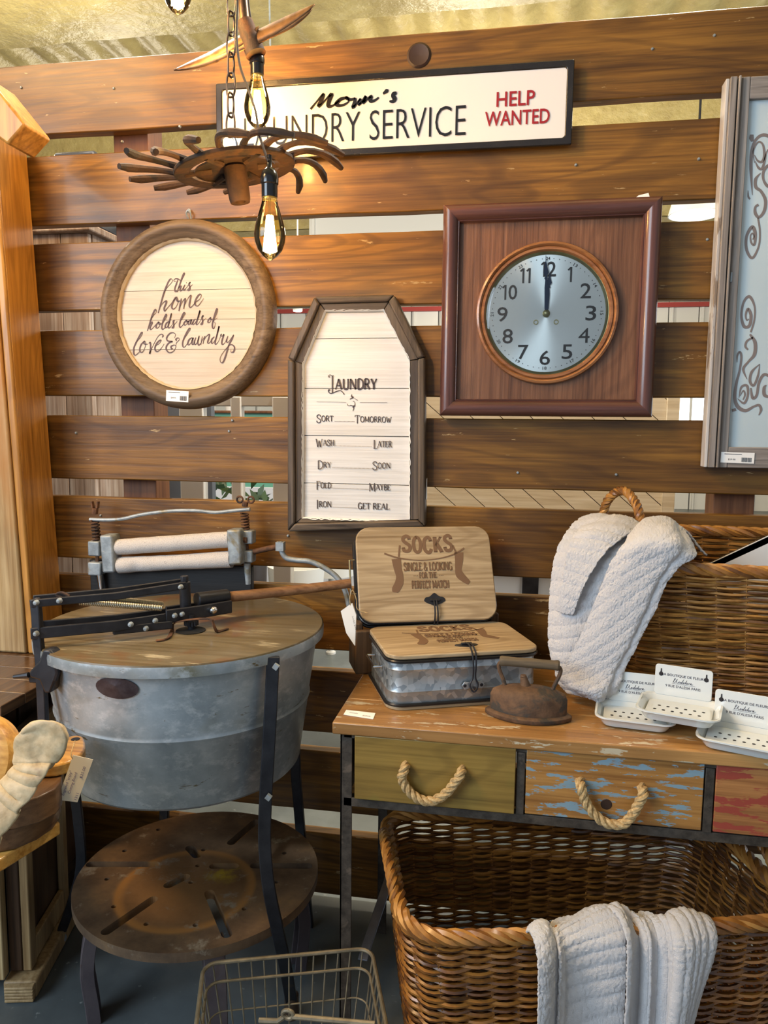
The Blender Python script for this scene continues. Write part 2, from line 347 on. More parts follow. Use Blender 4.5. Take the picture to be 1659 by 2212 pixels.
m_ = M(); m_.bb((-9, 11.9, 3.4969), (9, 11.965, 3.5742)); m_.build('red_rail', mat('red_steel', (.35, .03, .025), .5), wf)
for nm, x0 in (('wall_left', -9.1), ('wall_right', 9.0)):
    m_ = M(); m_.bb((x0, -4, 0), (x0+.1, 12.1, 4.6)); struct(m_.build(nm, siding))
# bright far windows
LIT = bpy.data.materials.new('daylit_pane'); LIT.use_nodes = True; _b = LIT.node_tree.nodes['Principled BSDF']; _b.inputs['Emission Color'].default_value = (.85, .93, 1, 1); _b.inputs['Emission Strength'].default_value = 2.2
for i, (a, b) in enumerate(((2.686, 3.142), (-9.6194, -9.4749))):
    wn = sempty('window_%d' % (i+1)); z0, z1 = 1.4297, 2.0024
    m_ = M(); m_.bb((a, 11.9, z0), (b, 11.93, z1)); m_.build('pane', LIT, wn)
    m_ = M(); m_.bb((a-.08, 11.86, z0-.08), (a, 11.94, z1+.08)); m_.bb((b, 11.86, z0-.08), (b+.08, 11.94, z1+.08)); m_.bb((a, 11.86, z0-.08), (b, 11.94, z0)); m_.bb((a, 11.86, z1), (b, 11.94, z1+.08)); m_.bb(((a+b)/2-.02, 11.88, z0), ((a+b)/2+.02, 11.9, z1)); m_.build('window_frame', WHITEP, wn)
# ------------------------------------------------------------------ slatted plank wall
ws = sempty('wall_back')
dz = [(.0043, .0013), (-.0004, -.0043), (.0006, -.0015), (-.0016, -.0023), (-.0037, -.0035), (-.0009, .0004), (.004, .0078), (.0011, .0034), (.0024, .0067), (-.0058, -.008)]
rnd = random.Random(4)
for i in range(10):
    zt = 2.3843-.24*i+dz[i][0]; zb = 2.3843-.24*i-.1848+dz[i][1]
    for (xa, xb, yo) in ((-2.6, 1.7, 0),):
        nx = 60; m_ = M(); vs = []; fs = []
        for k in range(nx+1):
            x = xa+(xb-xa)*k/nx; e1 = .0016*noise.noise(Vector((x*5, i*7., 0))); e2 = .0016*noise.noise(Vector((x*5, i*7., 9.))); yy = yo+.003*noise.noise(Vector((x*1.3, i*3., 4)))
            vs += [(x, yy, zt+e1), (x, yy, zb+e2), (x, yy+.038, zb+e2), (x, yy+.038, zt+e1)]
        for k in range(nx):
            q = 4*k; fs += [(q, q+1, q+5, q+4), (q+1, q+2, q+6, q+5), (q+2, q+3, q+7, q+6), (q+3, q, q+4, q+7)]
        fs += [(0, 3, 2, 1), (4*nx, 4*nx+1, 4*nx+2, 4*nx+3)]
        m_.add(vs, fs); m_.build('board', BOARD, ws, bevel=.003, ang=50)
for (a, b) in ((-1.150, -1.045), (.500, .60), (-2.3, -2.2)):
    m_ = M(); m_.bb((a, .042, 0), (b, .13, 2.36)); m_.build('post', POSTW, ws, bevel=.003)
m_ = M()
for q in ((-1.44, 2.24), (-1.40, 2.33), (-1.12, 2.31), (-1.10, 2.17), (.29, 2.31), (.43, 2.33), (-.20, 2.25), (.12, 2.05), (.41, 2.05), (-.79, 1.41), (-.8, 1.38), (-.63, 1.09), (-.53, 1.27), (-.39, 1.085), (-1.2, 1.13), (-.93, 2.2), (.25, 1.28), (.44, 1.86), (-.48, 2.26), (-1.27, 1.37), (-.72, 1.55), (0.0, 1.28)):
    m_.lathe([(.0001, -.0045), (.0022, -.0042), (.0036, -.002), (.004, .001)], (q[0], 0, q[1]), 10, 'Y')
o_ = m_.build('screw_heads', CASTG, ws); o_['kind'] = 'stuff'
KN = M()       # the big knot in the top board
KN.lathe([(.0001, -.001), (.018, -.0016), (.026, -.003), (.031, .0006)], (-0.2787, -.0025, 2.3356), 24, 'Y'); KN.build('knot', mat('knot_wood', (.035, .014, .006), .5), ws)
# ------------------------------------------------------------------ things standing behind the slats
WEATH = wood('weathered_stripes', (.10, .055, .03), (.27, .16, .10), (.50, .42, .36), 'Z', .7, .6, blotch=.6)
GREYP = mat('slate_grey_paint', (.075, .085, .105), .45)
t = thing('tall_cabinet', 'weathered striped wooden cabinet standing behind the slatted wall at left', 'cabinet', (-2.0, 1.1, 0))
for i in range(7):
    m_ = M(); x = -2.62+.124*i; m_.bb((x, .9, 0), (x+.121, .93, 2.17)); m_.build('plank', WEATH, t, bevel=.004)
m_ = M(); m_.bb((-2.62, .93, 0), (-1.75, 1.3, 2.17)); m_.build('body', WEATH, t); m_ = M(); m_.bb((-2.66, .86, 2.17), (-1.72, 1.34, 2.2)); m_.build('top', WEATH, t, bevel=.006)
t = thing('display_panel', 'slate grey painted panel standing behind the slats beside the brown post', 'panel', (-1.55, 1.35, 0))
m_ = M(); m_.bb((-1.70, 1.36, 0), (-1.45, 1.4, 2.30)); m_.build('panel', GREYP, t, bevel=.004)
m_ = M(); m_.bb((-1.715, 1.35, 0), (-1.70, 1.42, 2.32)); m_.bb((-1.715, 1.35, 2.3), (-1.43, 1.42, 2.32)); m_.build('edge_trim', BLACK, t, bevel=.003)
m_ = M(); m_.bb((-1.45, 1.2, 0), (-1.36, 1.24, 1.62)); tag(m_.build('grey_board', GREYP), 'narrow blue grey board standing right of the brown post, behind the slats', 'board')
m_ = M(); m_.bb((-1.43, 1.3, 1.62), (-1.30, 1.34, 1.622)); 
m_ = M(); m_.bb((-1.93, .95, 2.202), (-1.74, 1.25, 2.51)); m_.build('x', BLACK); bx_ = bpy.data.objects['x']; bx_.name = 'black_box'; tag(bx_, 'black box on top of the weathered cabinet, seen under the top board', 'box')
q_ = bx_.modifiers.new('bevel', 'BEVEL'); q_.width = .01
t = thing('old_window_frame', 'white painted old window frame behind the slats below the round sign', 'frame', (-1.02, .6, 0))
for (a, b) in ((-1.223, -1.13), (-1.025, -.985), (-.868, -.80)):
    m_ = M(); m_.bb((a, .58, .0), (b, .62, 1.50)); m_.build('stile', WHITEP, t, bevel=.004)
for z in (.30, 1.485):
    m_ = M(); m_.bb((-1.223, .585, z-.02), (-.80, .625, z+.02)); m_.build('rail', WHITEP, t, bevel=.004)
t = thing('serving_counter', 'green and mint counter with wooden top seen through the white window frame', 'counter', (-2.6, 5.2, 0))
m_ = M(); m_.bb((-4.2, 5, 0), (-1.6, 5.6, 1.513)); m_.build('front_panel', mat('mint_paint', (.12, .36, .27), .4), t)
m_ = M(); m_.bb((-4.3, 4.95, 1.513), (-1.5, 5.7, 1.5397)); m_.build('counter_top', POSTW, t, bevel=.01)
cz = 1.5397
t = thing('red_flowers', 'bunch of red flowers on the green counter', 'flowers', (-2.85, 5.2, cz)); m_ = M()
for k in range(26):
    c = Vector((-2.86+rnd.gauss(0, .09), 5.25+rnd.gauss(0, .05), cz+.12+abs(rnd.gauss(0, .09)))); m_.lathe([(.0001, -.03), (.03, -.012), (.036, .01), (.0001, .03)], c, 8, 'Y')
m_.build('blossoms', mat('red_petal', (.6, .02, .05), .5), t)['kind'] = 'stuff'; m_ = M(); m_.lathe([(.0001, 0), (.05, 0), (.06, .12), (.05, .12)], (-2.86, 5.25, cz), 14); m_.build('pot', WHITEP, t)
m_ = M(); m_.lathe([(.0001, 0), (.05, 0), (.055, .09), (.045, .09), (.04, .01)], (-3.02, 5.1, cz), 16); tag(m_.build('white_cup', WHITEP), 'small white cup on the green counter left of the red flowers', 'cup')
m_ = M(); m_.bb((-2.1, 6.0, 0), (-1.2, 6.06, 2.2)); tag(m_.build('wooden_door_leaf', wood('honey_wood', (.18, .09, .02), (.35, .19, .05), (.5, .3, .1), 'Z', .6)), 'honey brown wooden door leaf far behind the white window frame', 'door')
m_ = M(); LEAF = mat('leaf_green', (.02, .06, .015), .5)
for k in range(90):
    c = Vector((-1.62+rnd.gauss(0, .12), 2.2+rnd.gauss(0, .1), .95+rnd.gauss(0, .14))); d = Vector((rnd.gauss(0, 1), rnd.gauss(0, 1), rnd.gauss(0, 1))).normalized(); e = d.orthogonal().normalized()*.022; L = .11
    m_.add([c, c+d*L*.5+e, c+d*L, c+d*L*.5-e], [(0, 1, 2, 3)])
t = thing('potted_plant', 'dark leafy plant in a pot behind the white window frame', 'plant', (-1.62, 2.2, 0)); m_.build('foliage', LEAF, t)['kind'] = 'stuff'
m_ = M(); m_.lathe([(.0001, 0), (.11, 0), (.16, .4), (.17, .8), (.13, .8), (.0001, .74)], (-1.62, 2.2, 0), 20); m_.build('pot', mat('dark_pot', (.05, .04, .04), .5), t)
t = thing('chevron_panel', 'pale pine panel of diagonal planks behind the slats below the clock', 'panel', (.09, .9, 1.0))
PINE = wood('pale_pine', (.52, .40, .24), (.74, .62, .43), (.84, .75, .58), 'X', 1, .5, bump=.15, blotch=.2)
def clip(poly, ax, val, keep_less):
    out = []
    for i in range(len(poly)):
        a, b = poly[i], poly[(i+1) % len(poly)]; ia = (a[ax] <= val) == keep_less; ib = (b[ax] <= val) == keep_less
        if ia: out.append(a)
        if ia != ib:
            f = (val-a[ax])/(b[ax]-a[ax]); out.append((a[0]+(b[0]-a[0])*f, a[1]+(b[1]-a[1])*f))
    return out
X0, X1, Z0, Z1 = -0.3783, 0.5253, 0.9324, 1.6121
for k in range(30):
    x = -1.5+k*.112; p = [(x, Z1+.0), (x+.108, Z1), (x+.108+.9, Z0-.1), (x+.9, Z0-.1)]
    for ax, v_, kl in ((0, X0, False), (0, X1, True), (1, Z0, False), (1, Z1, True)):
        p = clip(p, ax, v_, kl) if p else p
    if len(p) < 3: continue
    m_ = M(); m_.prism([(a, .89, b) for a, b in p], (0, .018, 0)); m_.build('plank', PINE, t)
m_ = M(); m_.bb((X0, .908, Z0), (X1, .92, Z1)); m_.build('backing', POSTW, t)
for (a, b) in ((X1, X1+.045), (X0-.05, X0)):
    m_ = M(); m_.bb((a, .88, Z0), (b, .922, Z1)); m_.build('stile', PINE, t, bevel=.003)
t = thing('white_dresser', 'bluish white cabinet behind the slats carrying the diagonal plank panel', 'cabinet', (.1, 1.1, 0))
m_ = M(); m_.bb((-0.1987, .88, 0), (0.8206, 1.3, Z0-.02)); m_.bb((X0-.06, .86, Z0-.02), (X1+.2, 1.32, Z0-.0005)); m_.build('body', mat('bluish_white', (.66, .72, .80), .4), t, bevel=.006)
m_ = M(); m_.bb((0.0295, .866, .02), (0.0903, .879, Z0-.03)); m_.build('black_strap', BLACK, t)
for i, (u, lab) in enumerate(((-1.2069, 'round white tub on the floor behind the wooden lever handle'), (-1.1066, 'second white tub on the floor, right of the first, behind the slats'))):
    y = 2.0+.4*i; m_ = M(); m_.lathe([(.0001, 0), (.03, 0), (.03, .012), (.016, .02), (.016, .50), (.150, .50), (.16, .62), (.152, .62), (.145, .515), (.0001, .515)], (u, y, 0), 32); t_ = tag(m_.build('white_tub', WHITEP), lab, 'tub')
m_ = M(); m_.bb((-2.6, 3.2, 0), (-.95, 3.24, .95)); tag(m_.build('white_wall_panel', mat('lilac_white', (.62, .66, .78), .5)), 'low bluish white panel far behind the washing machine wringer', 'panel')
m_ = M(); m_.bb((-3.0967, 9, 4.1494), (-1.026, 9.1, 4.4317)); m_.tube([(-3.5, 9.05, 4.4317-.02), (-3.5, 9.05, 4.66)], .01); m_.tube([(-2.2, 9.05, 4.4317-.02), (-2.2, 9.05, 4.66)], .01); m_.bb((-3.0549, 8.98, 4.1494), (-3.0132, 9, 4.4317)); tag(m_.build('white_sign_board', WHITEP), 'long blank white board high on the far side behind the slats', 'board')
t = thing('dome_ceiling_lamp', 'white dome ceiling lamp glowing far behind, right of the clock', 'lamp', (1.2, 5, 3.3)); cx, cz2 = 1.4146, 3.213
m_ = M(); m_.lathe([(.02, .30), (.09, .29), (.15, .22), (.19, .10), (.215, 0), (.205, 0), (.18, .10), (.14, .2), (.02, .27)], (cx, 5, cz2), 32); m_.build('shade', mat('opal_shade', (.85, .82, .74), .35), t)
LAMPE = bpy.data.materials.new('lamp_glow'); LAMPE.use_nodes = True; _b = LAMPE.node_tree.nodes['Principled BSDF']; _b.inputs['Emission Color'].default_value = (1, .96, .88, 1); _b.inputs['Emission Strength'].default_value = 4
m_ = M(); m_.lathe([(.0001, -.004), (.19, 0), (.15, .05), (.0001, .07)], (cx, 5, cz2), 24); m_.build('lamp_lens', LAMPE, t); m_ = M(); m_.tube([(cx, 5, cz2+.28), (cx, 5, 4.62)], .01); m_.build('stem', BLACK, t)
t = thing('spot_lamp', 'small white track spot far behind, above the top left of the coffin-shaped sign', 'lamp', (-2.0862, 5, 2.4733)); q_ = Vector(t.location)
m_ = M(); m_.tube([q_, q_+Vector((0, 0, .12)), ], .045, 16); m_.tube([q_+Vector((0, 0, .12)), (q_.x, q_.y, 4.64)], .008); m_.build('housing', WHITEP, t); m_ = M(); m_.lathe([(.0001, -.01), (.04, -.004), (.04, .0)], q_, 16); m_.build('lens', LAMPE, t)
# ------------------------------------------------------------------ enamel laundry sign
EN = mat('white_enamel', (.76, .72, .68), .16); EN.node_tree.nodes['Principled BSDF'].inputs['Coat Weight'].default_value = .6
ENB = metal('black_enamel_edge', (.012, .010, .010), (.02, .017, .015), .22, 0, 8, (.10, .05, .03), (.72, .76), .1)
t = thing('enamel_sign', 'white enamel laundry service sign with chipped black rim on the top boards', 'sign', (-.35, -.02, 2.2))
SG = [(-0.8156,-0.028,2.2861),(0.1046,-0.028,2.2936),(0.1079,-0.028,2.0855),(-0.8146,-0.028,2.0993)]
tl, tr, br, bl = [Vector(p) for p in SG]; ex = ((tr-tl)+(br-bl)).normalized(); ey = ex.cross(Vector((0, 1, 0))); ey = Vector((-ex.z, 0, ex.x))
SW = ((tr-tl).length+(br-bl).length)/2; SH = ((tl-bl).length+(tr-br).length)/2; o_ = (tl+tr+bl+br)/4-ex*SW/2-ey*SH/2
pl = Plane((o_.x, -.0225, o_.z), ex, ey)
def rr(x0, y0, x1, y1, r, k=5):
    out = []
    for cx_, cy_, a0 in ((x1-r, y1-r, 0), (x0+r, y1-r, 90), (x0+r, y0+r, 180), (x1-r, y0+r, 270)):
        for q in range(k+1):
            a = math.radians(a0+90*q/k); out.append((cx_+r*math.cos(a), cy_+r*math.sin(a)))
    return out
m_ = M(); m_.prism([pl(a, b, 0) for a, b in rr(.004, .004, SW-.004, SH-.004, .004)], pl.n*-.014); m_.prism([pl(a, b, .0) for a, b in rr(.014, .014, SW-.014, SH-.014, .008)], pl.n*.0015); m_.build('face_panel', EN, t, bevel=.001)
m_ = M(); m_.ringprism([pl(a, b, -.006) for a, b in rr(0, 0, SW, SH, .004)], [pl(a, b, -.006) for a, b in rr(.017, .017, SW-.017, SH-.017, .008)], pl.n*.011); m_.build('black_rim', ENB, t, bevel=.0025, label='chipped black rim')
def topl(pts): return [((p[0]-o_.x)*ex.x+(p[1]-o_.z)*ex.z, (p[0]-o_.x)*ey.x+(p[1]-o_.z)*ey.z) for p in pts]
L1 = topl([(-0.7399,2.128),(-0.1482,2.1693),(-0.7391,2.1975),(-0.1551,2.2048)])
a0, b0 = topl([(-0.7377,2.1281)])[0]; a1, b1 = topl([(-0.1543,2.1986)])[0]
_, bb0 = topl([(-0.2782,2.1268)])[0]; _, bb1 = topl([(-0.2793,2.1995)])[0]
INKG = mat('glossy_black_print', (.012, .012, .014), .2); LS = M()
textmesh(LS, pl, 'LAUNDRY SERVICE', a0, bb0, a1, bb1, off=-.012, lift=.0017, h=.002); LS.build('lettering', INKG, t, smooth=False)
LS = M()
for s_ in ([(-0.5567,2.2127),(-0.5419,2.2284),(-0.5223,2.2482),(-0.5272,2.2335),(-0.5347,2.2195),(-0.5256,2.2244),(-0.5125,2.2371),(-0.5011,2.2454),(-0.5076,2.2293),(-0.5092,2.218),(-0.4978,2.2173),(-0.48,2.2291)], [(-0.4622,2.2349),(-0.4768,2.2319),(-0.4881,2.2221),(-0.4832,2.2173),(-0.4686,2.2179),(-0.4557,2.2255),(-0.458,2.2338),(-0.4622,2.2349),(-0.4509,2.2294),(-0.438,2.2325)],
    [(-0.438,2.2325),(-0.4405,2.2192),(-0.4443,2.2105),(-0.4363,2.2166),(-0.4251,2.2296),(-0.4267,2.2214),(-0.4283,2.2155),(-0.4155,2.2266),(-0.4101,2.2358),(-0.4149,2.2266),(-0.417,2.2193),(-0.4075,2.2276),(-0.3964,2.2344),(-0.3995,2.2263),(-0.3962,2.2219),(-0.3867,2.2243),(-0.3772,2.2302)], [(-0.3558,2.249),(-0.3576,2.2444),(-0.3661,2.2384)], [(-0.3313,2.2386),(-0.3386,2.2367),(-0.3398,2.2309),(-0.3359,2.2247),(-0.3406,2.2185),(-0.3494,2.2196)]):
    p_ = topl(s_); w_ = pen(p_, .0035, .0105); w_[0] = .006; w_[-1] = .004; stroke(LS, pl, p_, w_, lift=.0017, h=.002)
LS.build('script_lettering', INKG, t, smooth=False)
LS = M()
for s_, q in (('HELP', ((1072, 231), (1155, 195))), ('WANTED', ((1047, 277), (1187, 230)))): pass
def fit(s_, u0v, u1v, off, m__):
    (c0, d0), (c1, d1) = u0v, u1v; textmesh(m__, pl, s_, c0, d0, c1, d1, off=off, lift=.0017, h=.002)
h0 = topl([(-0.0794,2.1864),(0.0142,2.1916)]); h1 = topl([(-0.0803,2.2214),(0.0131,2.2263)])
fit('HELP', (h0[0][0], (h0[0][1]+h0[1][1])/2), (h0[1][0], (h1[0][1]+h1[1][1])/2), .012, LS)
h0 = topl([(-0.1068,2.1386),(0.0513,2.1493)]); h1 = topl([(-0.1076,2.1716),(0.0501,2.1862)])
fit('WANTED', (h0[0][0], (h0[0][1]+h0[1][1])/2), (h0[1][0], (h1[0][1]+h1[1][1])/2), .012, LS)
LS.build('red_lettering', REDP, t, smooth=False)
# ------------------------------------------------------------------ round barrel-lid sign
BARK = wood('dark_brown_frame', (.055, .034, .02), (.13, .082, .045), (.24, .165, .10), 'X', 1.6, .5, bump=.5, blotch=.4)
BARKV = wood('dark_stained_frame', (.022, .016, .013), (.065, .046, .034), (.17, .125, .085), 'Z', 1.5, .5, bump=.6, blotch=.5)
BARKH = wood('dark_stained_rail', (.022, .016, .013), (.065, .046, .034), (.17, .125, .085), 'X', 1.5, .5, bump=.6, blotch=.5)
WWASH = wood('whitewashed_plank', (.52, .50, .46), (.68, .67, .65), (.75, .745, .73), 'X', 1.3, .55, wear=(.48, .36, .24), wearamt=(.74, .80), bump=.5, blotch=.25)
BEIGE = wood('beige_washed_plank', (.44, .36, .27), (.56, .48, .39), (.62, .55, .47), 'X', 1.3, .55, wear=(.40, .30, .20), wearamt=(.74, .80), bump=.5, blotch=.2)
t = thing('round_sign', 'round wooden barrel-lid sign with brown ring frame and script about laundry', 'sign', (-.905, -.01, 1.70))
cx, cz_, RO = -.9125, 1.6975, .2555
nr = 96; m_ = M(); prof = [(.255, 0), (.2575, -.012), (.252, -.030), (.240, -.040), (.2275, -.040), (.2225, -.034), (.216, -.033), (.209, -.0275), (.2035, -.024), (.2025, -.004)]
vs = []; fs = []
for k in range(nr):
    a = 2*PI*k/nr; j = 1+.004*noise.noise(Vector((math.cos(a)*3, math.sin(a)*3, 0)))
    for r_, h_ in prof:
        r2 = r_*j+(.0022*noise.noise(Vector((math.cos(a)*9, math.sin(a)*9, r_*30))) if .205 < r_ < .25 else 0)
        vs.append((cx+r2*math.cos(a), h_, cz_+r2*math.sin(a)))
npf = len(prof)
for k in range(nr):
    for i in range(npf-1): fs.append((k*npf+i, k*npf+i+1, ((k+1) % nr)*npf+i+1, ((k+1) % nr)*npf+i))
m_.add(vs, fs); m_.build('ring_frame', BARK, t, ang=60)
zs = [-.21, -.105, -.028, .028, .085, .21]
zs = [-.215, -.093, -.012, .068, .215]
for i in range(len(zs)-1):
    p = [(cx+.207*math.cos(2*PI*k/64), cz_+.207*math.sin(2*PI*k/64)) for k in range(64)]
    p = clip(p, 1, cz_+zs[i]+.0006, False); p = clip(p, 1, cz_+zs[i+1]-.0006, True) if p else p
    if len(p) < 3: continue
    m_ = M(); m_.prism([(a, -.013-.0006*(i % 2), b) for a, b in p], (0, .009, 0)); m_.build('plank', BEIGE, t)
m_ = M(); pr_ = [(cx+(.2035+.0035*noise.noise(Vector((k*.7, 1, 0))))*math.cos(2*PI*k/120), cz_+(.2035+.0035*noise.noise(Vector((k*.7, 1, 0))))*math.sin(2*PI*k/120)) for k in range(120)]
pi_ = [(cx+(.1985+.003*noise.noise(Vector((k*.9, 5, 0))))*math.cos(2*PI*k/120), cz_+(.1985+.003*noise.noise(Vector((k*.9, 5, 0))))*math.sin(2*PI*k/120)) for k in range(120)]
m_.ringprism([(a, -.0255, b) for a, b in pr_], [(a, -.020, b) for a, b in pi_], (0, .009, 0)); m_.build('paint_edge', mat('tan_paint_edge', (.50, .40, .27), .6), t)
m_ = M(); m_.tube(smoothpts([(cx+.006, -.004, cz_+.256), (cx+.002, -.012, cz_+.272), (cx+.008, -.014, cz_+.279), (cx+.014, -.012, cz_+.272), (cx+.012, -.004, cz_+.256)], 5), .0022); m_.tube(smoothpts([(cx+.004, -.006, cz_+.275), (cx+.004, -.006, cz_+.283), (cx+.010, -.006, cz_+.283), (cx+.010, -.006, cz_+.275)], 4), .0016); m_.build('hanging_ring', CASTG, t)
pl = Plane((0, -.0137, 0)); m_ = M()
